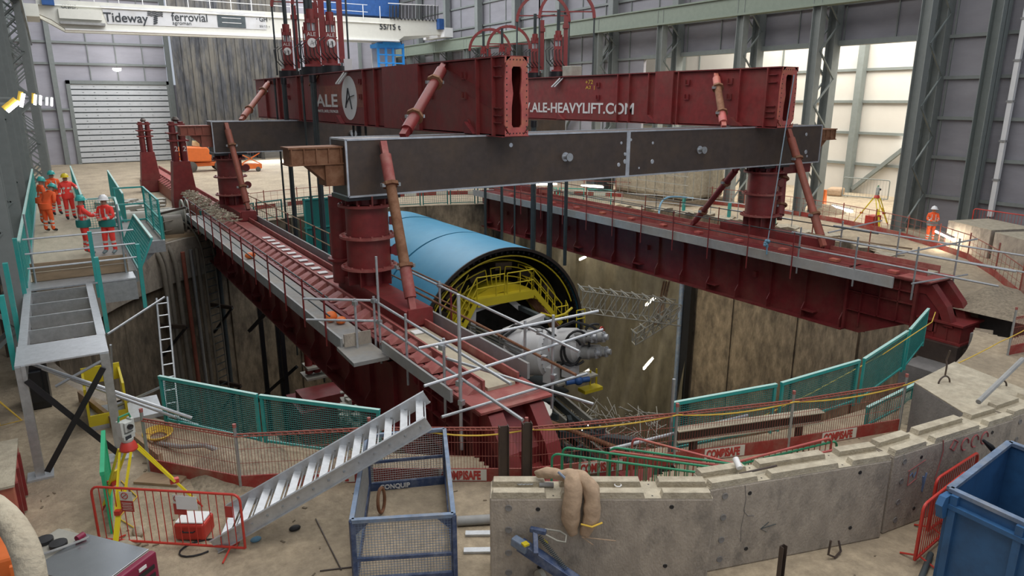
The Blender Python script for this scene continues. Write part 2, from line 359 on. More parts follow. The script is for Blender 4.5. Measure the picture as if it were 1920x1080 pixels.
# stained dark hanging wall
mb = MB()
for i in range(26):
    x = 13.0 + i * 0.5; mb.bb(x, x + .48, Y1 - 5 + (i % 2) * .14, Y1 - 4.7, 2.7 if i > 13 else 0, ZT)
struct(mb.build('wall_stained', M_['curtain_wall'], smooth=False), 'tall grey stained ribbed partition right of the roller door', 'wall')
mb = MB().bb(26.2, 38, Y1 - 3.2, Y1 - 2.9, 6.0, ZT); struct(mb.build('wall_far_upper', M_['clad'], smooth=False), 'pale upper far wall behind the hoist', 'wall')
for x in (27.5, 31.5, 36): MB().bb(x, x + .35, Y1 - 3.6, Y1 - 3.2, 0, ZT).build('post', M_['steel_grey2'], far)
# glowing sheet added in place of the daylight beyond the opening
mb = MB().bb(14, 40, Y1 + 28, Y1 + 28.2, -1, 9); struct(mb.build('daylight_glow', M_['daylight'], smooth=False), 'glowing sheet standing for daylight beyond the far opening', 'wall')
mb = MB().bb(13, 20.5, Y1 - 4.6, Y1 + 26, 0, 7.5); mb2 = MB().bb(27.5, 40, Y1 - 2, Y1 - 1.7, 0, 8)
struct(mb2.build('wall_dark', M_['clad_dark'], smooth=False), 'dark panel beside the far opening', 'wall')
mb = MB()
for i in range(40): mb.bb(22.1 + (i % 2) * .1, 22.4, Y1 - 4.5 + i * .75, Y1 - 4.5 + i * .75 + .7, 0, 8)
struct(mb.build('wall_passage', M_['curtain_wall'], smooth=False), 'stained side wall of the bright far passage', 'wall')

area('far_opening_daylight', (24, Y1 - 6.5, 2.4), (math.radians(75), 0, math.radians(180)), 6, 2.4, 900, (0.92, 0.96, 1.0))
# left wall and laced columns seen edge-on
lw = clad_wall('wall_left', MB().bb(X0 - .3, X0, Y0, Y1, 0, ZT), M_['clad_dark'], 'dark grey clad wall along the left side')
for z in (2.2, 4.6, 7.0, 9.4, 11.8): MB().bb(X0, X0 + .18, Y0 + 6, Y1, z - .1, z + .1).build('girt', M_['steel_grey'], lw)

def lattice_column(x, y, dx, dy, h, label, z0=0.0, wdt=0.5, leg=0.28, front=None):
    "two vertical legs joined by lacing; dx, dy = vector between the legs"
    t = thing('lattice_column', label, 'column', (x, y, z0), kind='structure')
    L = Vector((dx, dy, 0)); u = L.normalized(); v = Vector((-u.y, u.x, 0))
    for s, ww in ((0, leg), (1, leg * 1.25)):
        c = Vector((x, y, 0)) + L * s; mb = MB(); R = math.atan2(u.y, u.x)
        mb.box((c.x, c.y, z0 + h / 2), (0.03, wdt, h), R)
        for q in (-1, 1): mb.box((c.x + v.x * q * wdt / 2, c.y + v.y * q * wdt / 2, z0 + h / 2), (ww, 0.03, h), R)
        mb.build('leg', M_['steel_grey'], t, smooth=False, world=True)
    mb = MB(); st = L.length * 0.95; k = 0; z = z0 + .4
    while z < z0 + h - st:
        for q in (-1, 1):
            a = Vector((x, y, z)) + v * q * (wdt / 2 + .02); b = Vector((x, y, z + st)) + L + v * q * (wdt / 2 + .02)
            if k % 2: a, b = a + L, b - L
            mb.bar(a, b, 0.09, 0.09)
        z += st; k += 1
    mb.build('lacing', M_['steel_grey2'], t, smooth=False, world=True)
    return t
nmL = ['nearest the raised walkway', 'second along', 'third along', 'fourth along', 'fifth along', 'sixth along', 'seventh along', 'eighth along', 'ninth along', 'tenth along', 'last before the far wall']
for i, y in enumerate((21.5, 28, 34.5, 41, 47.5, 54, 60.5, 67, 73.5, 80, 86.5)):
    t = lattice_column(-2.65 if y < 50 else -2.1, y, 1.28 if y < 50 else 1.45, 0.0, ZT, 'grey laced steel column of the left wall, ' + nmL[i], wdt=0.75, leg=0.3)
# crane rail along the left wall
mb = MB().bb(-0.95, -0.35, 12, Y1 - .6, 13.0, 13.9); struct(mb.build('trim_1', M_['steel_grey'], smooth=False), 'grey crane runway beam along the left wall', 'beam')

# right wall: cladding with a large opening to the annex
OPY0, OPY1, OPZ = 22.8, 45.0, 10.6
mb = MB().bb(X1, X1 + .25, Y0, OPY0 - .6, 0, ZT).bb(X1, X1 + .25, OPY0 - .6, OPY1, OPZ, ZT).bb(X1, X1 + .25, OPY1, Y1, 0, ZT)
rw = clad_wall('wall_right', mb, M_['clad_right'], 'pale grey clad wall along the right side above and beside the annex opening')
for z in (1.9, 4.1, 6.25, 8.4, 10.55, 12.9, 15.2, 17.5, 19.8):
    if z < OPZ:
        MB().bb(X1 - .18, X1, Y0, OPY0 - .6, z - .09, z + .09).build('girt', M_['steel_grey'], rw); MB().bb(X1 - .18, X1, OPY1, Y1, z - .09, z + .09).build('girt', M_['steel_grey'], rw)
    else: MB().bb(X1 - .18, X1, Y0, Y1, z - .09, z + .09).build('girt', M_['steel_grey'], rw)
y = -2.0
while y < Y1:
    z0 = OPZ if OPY0 < y < OPY1 else 0
    MB().bb(X1 - .08, X1, y - .04, y + .04, z0, ZT).build('post', M_['steel_grey'], rw); y += 3.25 if abs(y % 6.5) > 0 else 3.25
MB().bb(X1 - .3, X1 + .3, OPY0 - .6, OPY1, OPZ - .15, OPZ + .15).build('lintel', M_['steel_grey2'], rw)
nmR = ['just beyond the white conduit', 'at the near jamb of the annex opening', 'standing in the middle of the annex opening', 'at the far side of the annex opening', 'fourth before the crane', 'third before the crane', 'second before the crane', 'nearest the crane end', 'behind the crane end', 'beyond the crane', 'last of its row']
# plain column right of the worker
t = thing('steel_column', 'plain grey steel column behind the lone worker by the right wall', 'column', (41.2, 18.3, 0), kind='structure')
mb = MB().bb(40.75, 41.65, 18.0, 18.03, 0, ZT).bb(40.75, 41.65, 18.55, 18.58, 0, ZT).bb(41.18, 41.22, 18.0, 18.58, 0, ZT); mb.build('shaft', M_['steel_grey2'], t, smooth=False, world=True)
ys = [21.2, 27.7, 33.4, 40.9, 48.4, 56, 63.5, 71, 78.5, 86, 93]
for i, y in enumerate(ys):
    lattice_column(39.9, y, 1.7, 0.0, 13.7 if i > 0 else ZT, 'tall grey laced steel column ' + nmR[i + 0 if i else 1] if i else 'broad grey laced steel column left of the lone worker', wdt=0.55, leg=0.55)
    if i: MB().bb(41.1, 41.7, y - .3, y + .3, 13.7, ZT).build('post', M_['steel_grey'], rw)
rb = MB().bb(39.65, 40.15, 22, Y1, 12.75, 13.8).bb(39.5, 40.3, 22, Y1, 13.8, 13.9).bb(39.5, 40.3, 22, Y1, 12.65, 12.78)
struct(rb.build('trim_2', M_['rail_green'], smooth=False), 'pale green grey crane runway beam on the right wall columns', 'beam')
for ya, yb in ((48.4, 56.0), (27.7, 33.4)):
    mb = MB(); mb.bar((41.5, ya, 12.5 if ya > 40 else 9.8), (41.5, yb, 3.5 if ya > 40 else 1), 0.3)
    if ya > 40: mb.build('brace', M_['steel_grey'], rw)
# white conduit on the right wall
t = thing('white_conduit', 'bright white vertical conduit run on the right wall', 'conduit', (41.6, 17.4, 0.0))
for k in range(7): MB().bb(41.5, 41.75, 17.2, 17.42, 1.2 + 2.0 * k, 3.1 + 2.0 * k).build('conduit_length', M_['white'], t, smooth=False, world=True); MB().bb(41.45, 41.75, 17.15, 17.47, 3.1 + 2 * k, 3.2 + 2 * k).build('collar', M_['plastic_grey'], t, smooth=False, world=True)

# annex
AX = 54.0
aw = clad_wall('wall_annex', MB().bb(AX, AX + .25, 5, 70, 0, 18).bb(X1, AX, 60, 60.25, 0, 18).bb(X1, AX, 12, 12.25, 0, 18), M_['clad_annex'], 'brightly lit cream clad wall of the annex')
for z in (2.3, 4.7, 7.1, 9.5, 11.9, 14.3): MB().bb(AX - .18, AX, 5, 70, z - .1, z + .1).build('girt', M_['steel_grey2'], aw)
for y in (20, 23.5, 27.2, 36, 40.5, 45, 50, 55): MB().bb(AX - .12, AX, y - .05, y + .05, 0, 18).build('post', M_['steel_grey2'], aw)
for y in (33.0, 52): MB().bb(AX - .7, AX - .1, y - .25, y + .25, 0, 18).build('column', M_['steel_grey2'], aw)
MB().bar((AX - .3, 32.6, .3), (AX - .3, 23.6, 8.6), .28).build('brace', M_['steel_grey2'], aw)
MB().bar((AX - .3, 29.5, 12.5), (AX - .3, 23.6, 7.6), .28).build('brace', M_['steel_grey2'], aw)
tag(MB().bb(AX - .45, AX - .2, 24.5, 29.0, 4.25, 4.4).build('tube_light', M_['glow_white']), 'long lit tube light low on the annex wall', 'light')
# ---------------------------------------------------------------- skid girders over the shaft
ZG, ZB = 0.95, -1.55
def skid(xc, ya, yb, side, label, far_track):
    """side: -1 visible face towards -x"""
    t = thing('skid_girder', label, 'girder', (xc, ya, ZB))
    MB().bb(xc - .62, xc - .58, ya + 2.4, yb, ZB, ZG).bb(xc + .58, xc + .62, ya + 2.4, yb, ZB, ZG).build('web', M_['red_skid'], t, smooth=False, world=True)
    MB().bb(xc - .95, xc + .95, ya + 3.2, yb, ZB - .06, ZB).build('bottom_flange', M_['red_skid'], t, smooth=False, world=True)
    MB().bb(xc - .9, xc + .9, ya + .2, yb, ZG - .06, ZG).build('top_flange', M_['red_skid'], t, smooth=False, world=True)
    y = ya + 3.3; k = 0
    while y < yb:
        for s in (-1, 1):
            mb = MB(); xo = xc + s * .62; xe = xc + s * .93
            mb.prism([(xo, ZB), (xe, ZB), (xe, ZB + .35), (xc + s * .75, ZB + .62), (xc + s * .75, ZG - .6), (xe, ZG - .35), (xe, ZG - .06), (xo, ZG - .06)], y, y + .04, 'y')
            if k % 3 == 1: mb.bb(min(xo, xe), max(xo, xe), y - .55, y, ZB + .30, ZB + .34); mb.bb(min(xo, xe), max(xo, xe), y, y + .55, ZG - .42, ZG - .38)
            if s == side or k % 2: mb.build('stiffener', M_['red_skid'], t, smooth=False, world=True)
        if k % 4 == 2: MB().bb(xc + side * .7 - .08, xc + side * .7 + .08, y + .8, y + .95, -.4, -.15).build('bracket', M_['red_skid'], t, smooth=False, world=True)
        y += 1.72; k += 1
    # bolted end section, tapering up to a hooked nose
    mb = MB(); mb.prism([(ya + 3.2, ZB - .06), (ya + 2.6, ZB - .06), (ya + .9, ZB + .75), (ya - .2, ZB + .75), (ya - .2, ZG - .9), (ya + .6, ZG - .06), (ya + 3.2, ZG - .06)], xc - .66, xc + .66, 'x')
    mb.build('end_section', M_['red_skid'], t, smooth=False, world=True)
    for yy in (ya + 3.2, ya + .6): MB().bb(xc - .85, xc + .85, yy - .05, yy + .05, ZB + (0 if yy > ya + 2 else .75), ZG).build('bolted_joint', M_['red_skid'], t, smooth=False, world=True)
    mb = MB()
    for z in (ZB + .8, ZB + 1.55, ZG - .5): mb.bb(xc - .8, xc + .8, ya + .6, ya + 3.2, z, z + .035)
    for yy in (ya + 1.2, ya + 1.9, ya + 2.6): mb.bb(xc - .8, xc + .8, yy, yy + .035, ZB + .8 if yy < ya + 2.5 else ZB + .2, ZG)
    mb.build('rib_grid', M_['red_skid'], t, smooth=False, world=True)
    mb = MB()
    for s in (-1, 1):
        xx = xc + s * .52
        mb.prism([(ya + .75, ZG - .08), (ya + .15, ZG - .08), (ya - .45, ZG - .75), (ya - .75, ZG - 1.45), (ya - .45, ZG - 1.45), (ya - .2, ZG - .95), (ya + .3, ZG - .45), (ya + .75, ZG - .45)], xx - .18, xx + .18, 'x')
    mb.build('nose', M_['red'], t, smooth=False, world=True)
    mb = MB().bb(xc - .62, xc + .62, ya - 1.0, ya + .4, ZB + .55, ZB + 1.15)
    for k in range(4): mb.bb(xc - .66, xc + .66, ya - 1.02 + k * .45, ya - .98 + k * .45, ZB + .55, ZB + 1.15)
    mb.bb(xc - .75, xc + .75, ya - 1.1, ya + .5, ZB + 1.15, ZB + 1.22).bb(xc - .75, xc + .75, ya - 1.1, ya + .5, ZB + .48, ZB + .55)
    mb.build('end_foot', M_['red'], t, smooth=False, world=True)
    MB().bb(xc - .9, xc + .9, ya + .1, ya + 1.3, ZG, ZG + .05).build('end_plate', M_['red_track'], t, smooth=False, world=True)
    return t
XL, XR = 7.5, 26.2
skid(XL, 11.3, 43.6, -1, 'long dark red box girder bridging the shaft left of the blue tunnelling machine', 75)
skid(XR, 11.9, 43.6, -1, 'long dark red box girder bridging the shaft right of the blue tunnelling machine', 60)
for x, y0, lab in ((XL, 11.2, 'under the near end of the left girder'), (XR, 11.8, 'under the near end of the right girder')):
    tag(MB().bb(x - .9, x + .9, y0 - 1.0, y0 + .3, -1.74, -1.08).bb(x - .5, x + .5, y0 - 1.1, y0 - 1.0, -1.7, -1.2).build('packing_stack', M_['dark_steel'], smooth=False), 'dark steel packing stack ' + lab, 'packing')

def track(xc, ya, yb, label, white):
    t = thing('skid_track', label, 'track', (xc, ya, ZG))
    MB().bb(xc - .30, xc + .42, ya, min(yb, 17.0), ZG, ZG + .12).build('slide_plate', M_['deck_dusty'], t, smooth=False, world=True); MB().bb(xc - .30, xc + .42, 17.0, yb, ZG, ZG + .11).build('slide_plate', M_['red_skid' if not white else 'red_track'], t, smooth=False, world=True)
    for s, a in ((-1, -.40), (1, .50)): MB().bb(xc + a - .03, xc + a + .03, ya, yb, ZG, ZG + .32).build('guide_rail', M_['red_track'], t, smooth=False, world=True)
    lug = MB()
    lug.prism([(0, 0), (.30, 0), (.15, .26)], -.14, .14, 'y')
    k = 0; y = ya + .3; me = None
    tri = MB(); tri.add([(-.34, -.28, 0), (.12, -.28, 0), (.12, .28, 0), (-.34, .28, 0), (.12, -.2, .24), (.12, .2, .24), (-.30, 0, .06)], [(0, 3, 2, 1), (0, 1, 4), (0, 4, 6), (6, 4, 5), (6, 5, 3), (0, 6, 3), (3, 5, 2), (1, 2, 5, 4)])
    lo = None
    while y < yb and k < 62 and white:
        if lo is None: lo = tri.build('push_lug', M_['red_track'], t, smooth=False); o = lo
        else: o = lo.copy(); COL.objects.link(o); o.parent = t
        o.location = (-.52, y - ya, .02); y += .80 if y < 48 else 1.2; k += 1
    if white:
        pd = None
        y = ya + 3
        while y < 33:
            if not (17.2 < y < 23.8):
                if pd is None: pd = MB().box((0, 0, 0), (.34, .30, .03)).build('white_pad', M_['white'], t, smooth=False); o = pd
                else: o = pd.copy(); COL.objects.link(o); o.parent = t
                o.location = (.06, y - ya, .15)
            y += .80 if y > 22 else 1.3
    return t
track(XL + .1, 12.3, 74, 'rusty red push-track with triangular lugs along the left girder', True)
track(XR + .35, 12.6, 43.5, 'rusty red push-track along the right girder', False)
tag(MB().bb(XL - .75, XL + .95, 44.2, 76, .0, ZG - .04).build('track_bed', M_['red_brown'], smooth=False), 'red brown bed beam carrying the left track over the far floor', 'beam')
for i in range(12):
    y = 13.6 + i * 2.4; MB().box((XR - .45, y, ZG + .06), (.28, .34, .10)).build('block', M_['red_pale'], bpy.data.objects['skid_track.001'], world=True, smooth=False)

# debris of links heaped on the left track
random.seed(5)
mb = MB()
for i in range(420):
    y = random.uniform(37, 50); x = XL - .45 + random.uniform(-.5, .45) + (y - 37) * .0; z = ZG + .25 + random.uniform(0, .42) * (1 - abs(x - XL + .5))
    a = random.uniform(0, 6.28); l = random.uniform(.12, .28)
    mb.bar((x, y, z), (x + math.cos(a) * l, y + math.sin(a) * l, z + random.uniform(-.08, .08)), .055)
tag(mb.build('loose_links', M_['concrete_top'], smooth=False), 'heap of loose pale and rusty links lying on the left track', 'links', kind='stuff')

# walkways
def walkway(x0, x1, ya, yb, label, m='deck'):
    t = thing('walkway', label, 'walkway', (x0, ya, ZG))
    MB().bb(x0, x1, ya, yb, ZG - .16, ZG - .02).build('deck', M_[m], t, smooth=False, world=True)
    return t
def handrail(x, ya, yb, label, mp, mr, lean=0.0, step=2.0, zb=ZG - .35, h=1.15, group=None, nrail=2, r=.024):
    t = thing('handrail', label, 'handrail', (x, ya, ZG), group=group)
    y = ya
    while y <= yb + .01:
        MB().tube((x, y, zb), (x + lean, y, ZG + h), .028, 6).build('post', M_[mp], t, world=True); y += step
    for i in range(nrail):
        z = ZG + h - .06 - i * .5; f = (z - zb) / (ZG + h - zb)
        MB().tube((x + lean * f + .04, ya - .3, z), (x + lean * f + .04, yb + .4, z), r, 6).build('rail', M_[mr], t, world=True)
    return t
wl = walkway(5.75, 6.55, 17.2, 42.5, 'narrow grey boarded walkway outside the left girder')
MB().bb(5.68, 5.74, 17.2, 42.5, ZG - .2, ZG + .14).build('toe_board', M_['toe_grey'], wl, smooth=False, world=True)
tag(MB().bb(8.55, 8.62, 22.5, 43, ZG - .05, ZG + .34).build('toe_board', M_['toe_grey'], smooth=False), 'pale grey toe board along the shaft side of the left girder, beyond the tower', 'toe board')
tag(MB().bb(8.55, 8.62, 12.6, 19.0, ZG - .05, ZG + .34).build('toe_board', M_['toe_grey'], smooth=False), 'weathered toe board along the shaft side of the left girder, near end', 'toe board')
tag(MB().bb(6.42, 6.48, 12.4, 16.2, ZG - .05, ZG + .24).build('toe_board', M_['toe_grey'], smooth=False), 'pale toe board between scaffold landing and near girder end', 'toe board')
handrail(5.62, 18.2, 42.0, 'red posts with thin dark rails beside the left boarded walkway', 'red', 'cable')
handrail(8.78, 25, 43, 'red posts with tan tube rails on the shaft side of the left girder', 'red', 'timber')
handrail(8.9, 17.0, 22.6, 'short brown rail right of the near left tower before the blue machine', 'red', 'rust', step=2.8)
wr = walkway(24.55, 25.35, 13.4, 43, 'narrow walkway on the shaft side of the right girder')
MB().bb(24.46, 24.54, 12.9, 43, ZG - .24, ZG + .16).build('toe_board', M_['toe_grey'], wr, smooth=False, world=True)
handrail(24.40, 17.0, 43, 'red posts with dark rails on the shaft side of the right girder', 'red', 'cable', step=2.2, zb=ZG - .75)
handrail(27.2, 15.5, 43, 'thin red and dark handrail along the outer side of the right girder', 'red_brown', 'cable', step=2.6)

# landing jutting out of the left walkway, with galvanised scaffold rails
lt = thing('scaffold_landing', 'small grey boarded landing jutting from the near end of the left walkway', 'landing', (6.2, 16.4, ZG))
MB().prism([(5.60, 17.3), (5.55, 15.9), (6.50, 15.9), (6.50, 17.3)], ZG - .2, ZG - .1, 'z').build('deck', M_['deck'], lt, smooth=False, world=True)
MB().bb(5.72, 6.46, 17.0, 17.05, ZG - .05, ZG + .3).build('toe_board', M_['concrete'], lt, smooth=False, world=True)
st = thing('scaffold_rail', 'galvanised scaffold tube guardrail round the near end of the left girder', 'scaffolding', (7, 14, ZG))
def tubeP(a, b, m='galv_light', par=st, r=.034): return MB().tube(a, b, r, 8).build('tube', M_[m], par, world=True)
zt, zm = 2.08, 1.52
for p in ((6.55, 16.9), (6.05, 16.95), (6.55, 12.9), (8.75, 17.4), (8.75, 13.0), (6.60, 15.0)):
    tubeP((p[0], p[1], ZG - .6), (p[0], p[1], zt + .12))
tubeP((6.62, 16.75, ZG - .6), (6.62, 16.75, 3.3)); tubeP((8.8, 11.95, ZG - .6), (8.8, 11.95, 2.6)); tubeP((6.4, 11.9, 0.02), (6.4, 11.9, 3.45), r=.038)
tubeP((5.05, 18.1, zt), (6.65, 16.85, zt)); tubeP((5.05, 18.0, zm), (6.7, 16.8, zm))
tubeP((6.62, 17.0, zt - .04), (6.62, 10.3, zt - .04)); tubeP((6.62, 17.0, zm - .04), (6.62, 9.9, zm - .06))
tubeP((8.72, 19.4, zt), (8.72, 10.9, zt)); tubeP((8.72, 19.4, zm), (8.72, 11.0, zm), 'rust')
tubeP((5.9, 12.8, zt + .05), (10.3, 12.2, zt + .3)); tubeP((5.6, 11.95, zm + .12), (10.2, 11.9, zm + .5)); tubeP((5.8, 11.6, 1.05), (9.6, 11.7, 1.12), 'galv')
tubeP((6.62, 12.9, zm + .2), (8.4, 10.0, 1.3), 'galv'); 
for p in ((6.55, 16.9, zt), (6.62, 16.75, zm), (6.05, 16.95, zt), (6.4, 12.7, zt), (8.75, 12.4, zt), (8.75, 12.2, zm), (6.4, 11.95, zm), (6.42, 11.9, 1.1), (8.8, 11.9, 1.15), (8.75, 17.4, zt)): MB().box(p, (.11, .11, .11), rz=.4).build('clamp', M_['galv'], st, smooth=False, world=True)
tag(MB().ball((6.1, 19.2, ZG + .16), .22, 10, 6, (1, .7, .8)).ball((6.3, 18.9, ZG + .1), .17, 10, 6, (1, 1, .7)).build('sack', M_['orange'], sub=1), 'small orange sack lying by the landing on the left walkway', 'sack')
tag(MB().ball((6.15, 29.3, ZG + .12), .2, 10, 6, (1.2, .8, .7)).build('sack', M_['orange'], sub=1), 'small orange bundle on the middle of the left walkway', 'sack')

# galvanised rails at the near end of the right girder
s2 = thing('scaffold_rail', 'galvanised scaffold tube guardrail over the near end of the right girder', 'scaffolding', (26, 14, ZG))
for x in (24.5, 27.3):
    tubeP((x, 17.2, zt), (x, 9.2, zt), par=s2); tubeP((x, 17.2, zm), (x, 9.6, zm), par=s2)
    for y in (16.8, 14.4, 12.2): tubeP((x, y, ZG - .5), (x, y, zt + .25), 'galv', s2)
tubeP((23.9, 12.6, zt), (28.6, 12.2, zt + .1), par=s2); tubeP((24.0, 12.0, ZG + .2), (27.4, 11.8, ZG + .1), par=s2); tubeP((24.6, 17, zt), (28.0, 14.2, zm), 'timber', s2); tubeP((26.5, 16.9, 1.9), (29.5, 16.4, 2.2), par=s2)

# ---------------------------------------------------------------- leg towers
def tower(x, y, label, near):
    t = thing('jacking_tower', label, 'tower', (x, y, ZG + .3))
    z0 = ZG + .32
    MB().bb(x - .42, x + .42, y - 3.6, y + 1.9, z0 - .2, z0 + .28).bb(x - .36, x + .36, y - 3.65, y - 3.6, z0 - .15, z0 + .33).build('base_beam', M_['red'], t, smooth=False, world=True)
    mb = MB(); z1 = z0 + .28
    for k in range(8):
        a = k * math.pi / 4; mb.prism([(.15, 0), (.55, 0), (.72, .52), (.15, .52)], -.02, .02, 'y') if False else mb.bar((x + .35 * math.cos(a), y + .35 * math.sin(a), z1 + .28), (x + .72 * math.cos(a), y + .72 * math.sin(a), z1 + .28), .04, .56)
    mb.lathe([(.42, 0), (.42, .56)], (x, y, z1), n=20); mb.build('foot', M_['red_skid'], t, smooth=False, world=True)
    z2 = z1 + .56
    R1 = .68
    MB().lathe([(R1, 0), (R1, 1.02)], (x, y, z2), n=32).build('lower_barrel', M_['red'], t, world=True)
    MB().lathe([(R1 - .02, 0), (R1 - .02, .98)], (x, y, z2 + 1.02), n=32).build('upper_barrel', M_['red'], t, world=True)
    for z in (z2 - .03, z2 + .95, z2 + 1.93):
        f = MB().lathe([(R1, 0), (R1 + .2, 0), (R1 + .2, .07), (R1, .07)], (x, y, z), n=32)
        for k in range(14): a = k * 2 * math.pi / 14; f.box((x + (R1 + .11) * math.cos(a), y + (R1 + .11) * math.sin(a), z + .09), (.06, .06, .05))
        f.build('flange', M_['red_track' if z < z2 + 1.5 else 'red'], t, world=True)
    z3 = z2 + 2.0
    mb = MB().lathe([(.5, 0), (.5, 4.43 - z3)], (x, y, z3), n=20)
    for k in range(10): a = k * math.pi / 5 + .2; mb.bar((x + .4 * math.cos(a), y + .4 * math.sin(a), (z3 + 4.4) / 2), (x + .74 * math.cos(a), y + .74 * math.sin(a), (z3 + 4.4) / 2), .05, 4.4 - z3)
    mb.build('head', M_['red_skid'], t, smooth=False, world=True)
    MB().bb(x - .85, x + .85, y - .7, y + .7, 4.30, 4.42).build('head_plate', M_['black_steel'], t, smooth=False, world=True)
    for z in (z2 + .5, z2 + 1.45):
        mb = MB(); mb.lathe([(.001, 0), (.2, 0), (.2, .06), (.001, .06)], (x + .8, y - .35, z), Matrix.Rotation(math.pi / 2, 3, 'X'), 16); mb.box((x + .7, y - .38, z), (.25, .05, .25)); mb.build('lug', M_['red_skid'], t, world=True)
    return t
YN, YF = 20.7, 41.6
tower(7.95, YN, 'tall red jacking tower under the left end of the near dark beam', 1)
tower(26.95, YN, 'tall red jacking tower under the right end of the near dark beam', 1)
tower(8.1, YF, 'tall red jacking tower under the left end of the far dark beam', 0)
tower(26.95, YF, 'tall red jacking tower under the far dark beam, mostly hidden by the near beam', 0)
# second cylinder standing close behind the near left tower
tag(MB().lathe([(.32, 0), (.32, 2.9)], (7.6, YN + 1.6, ZG + .35), n=20).lathe([(.45, 0), (.45, .08)], (7.6, YN + 1.6, ZG + 1.1), n=20).build('hydraulic_ram', M_['red']), 'slim red ram standing right behind the near left tower', 'ram')

# ---------------------------------------------------------------- cross beams
def cross_beam(ya, yb, x0, x1, label):
    t = thing('cross_beam', label, 'beam', (x0, ya, 4.43))
    MB().bb(x0, x1, ya, yb, 4.43, 6.09).build('box', M_['dark_steel'], t, smooth=False, world=True)
    e = .028
    for (a, b) in (((x0, ya, 4.43), (x1, ya, 4.43)), ((x0, ya, 6.09), (x1, ya, 6.09)), ((x0, ya, 4.43), (x0, ya, 6.09)), ((x1, ya, 4.43), (x1, ya, 6.09)), ((x0, ya, 6.09), (x0, yb, 6.09)), ((x0, yb, 4.43), (x0, yb, 6.09)), ((x0, ya, 4.43), (x0, yb, 4.43)), ((x0, yb, 6.09), (x1, yb, 6.09))):
        MB().bar(a, b, e * 2).build('weld_bead', M_['weld'], t, smooth=False, world=True)
    return t
cb = cross_beam(20.0, 21.3, 7.15, 29.9, 'near dark brown steel cross beam with bright welded edges')
cf = cross_beam(41.0, 42.3, 7.3, 31.0, 'far dark steel cross beam behind the near one')
xs = GY(1178, 270, 20.0).x
MB().bb(xs - .09, xs + .09, 19.985, 20.0, 4.43, 6.09).build('splice_weld', M_['weld'], cb, smooth=False, world=True)
random.seed(3)
for px, py, r in ((958, 272, .07), (1165, 268, .05), (1172, 289, .06), (1160, 309, .07), (1172, 303, .08), (1224, 268, .05), (1223, 303, .08), (1198, 315, .04), (1511, 285, .09), (1513, 293, .05), (1512, 252, .07), (1183, 262, .05)):
    p = GY(px, py, 20.0); mb = MB()
    mb.lathe([(.001, .012), (r, .010), (r * 1.1, 0)], p, Matrix.Rotation(math.pi / 2, 3, 'X'), 12); mb.build('ground_spot', M_['weld'], cb, world=True)
for px, py in ((1060, 294), (1312, 281), (1180, 268)):
    if px == 1180: continue
    p = GY(px, py, 20.0)
    k = MB().lathe([(.16, -.02), (.16, .015)], p, Matrix.Rotation(math.pi / 2, 3, 'X'), 14).build('bright_patch', M_['weld'], cb, world=True)
    mb = MB().lathe([(.075, 0), (.075, .22), (.14, .22), (.14, .27), (.001, .27)], p, Matrix.Rotation(math.pi / 2, 3, 'X'), 20); mb.build('trunnion', M_['galv'], cb, world=True)
p = GX(659, 252, 12.2)
for px, py in ((660, 250), ):
    p = GY(px, py, 41.0); MB().lathe([(.2, 0), (.2, .3), (.001, .3)], p, Matrix.Rotation(math.pi / 2, 3, 'X'), 20).build('trunnion', M_['galv'], cf, world=True)
def bracket(x, y, s, label, m):
    t = thing('beam_bracket', label, 'bracket', (x, y, 5))
    MB().bb(*sorted((x, x + s * 1.55)), y, y + .7, 5.42, 5.85).bb(*sorted((x, x + s * 1.6)), y - .06, y + .76, 5.85, 5.90).bb(*sorted((x, x + s * 1.6)), y - .06, y + .76, 5.38, 5.42).build('arm', M_[m], t, smooth=False, world=True)
    mb = MB().bb(*sorted((x, x + s * .55)), y, y + .7, 4.75, 5.42); mb.prism([(x + s * .55, 5.40), (x + s * 1.1, 5.40), (x + s * .55, 4.9)], y + .1, y + .6, 'y'); mb.build('gusset', M_[m], t, smooth=False, world=True)
    for i in range(5): MB().bb(*sorted((x + s * (.05 + i * .36), x + s * (.09 + i * .36))), y - .05, y, 5.42, 5.85).build('rib', M_[m], t, smooth=False, world=True)
bracket(7.15, 20.3, -1, 'rusty bracket box on the left end of the near cross beam', 'rust')
bracket(7.3, 41.3, -1, 'red bracket box on the left end of the far cross beam', 'red_brown')
bracket(29.9, 20.3, 1, 'small rusty bracket on the right end of the near cross beam', 'rust')
tag(MB().bb(27.8, 29.8, 20.3, 21.2, 3.95, 4.42).bb(28.7, 28.76, 20.2, 20.3, 3.95, 4.42).build('spreader_block', M_['red_skid'], smooth=False), 'dark red block slung under the right end of the near cross beam', 'block')

# ---------------------------------------------------------------- braces
def brace(a, b, label, m='red_brown', r=.17, mr=None, two=True):
    a, b = Vector(a), Vector(b); L = b - a; t = thing('brace_tube', label, 'brace', a)
    MB().tube(a + L * .26, b - L * .26, r * .9, 16).build('middle_tube', M_[m], t, world=True)
    MB().tube(a + L * .08, a + L * .27, r, 16).build('end_tube', M_[mr or m], t, world=True); MB().tube(b - L * .27, b - L * .08, r, 16).build('end_tube', M_[mr or m], t, world=True)
    d = L.normalized()
    for f in (.26, .74):
        p = a + L * f; MB().tube(p - d * .05, p + d * .05, r * 1.5, 8).build('collar', M_['rust'], t, smooth=False, world=True)
        for sg in (-1, 1): MB().box(p + Vector((sg * r * 1.4, 0, 0)), (.1, .16, .1)).build('bolt', M_['galv'], t, smooth=False, world=True)
    
    for p, q in ((a, a + L * .09), (b, b - L * .09)): MB().bar(p, q, r * 1.1, r * 1.1).build('fork', M_[mr or m], t, smooth=False, world=True)
    return t
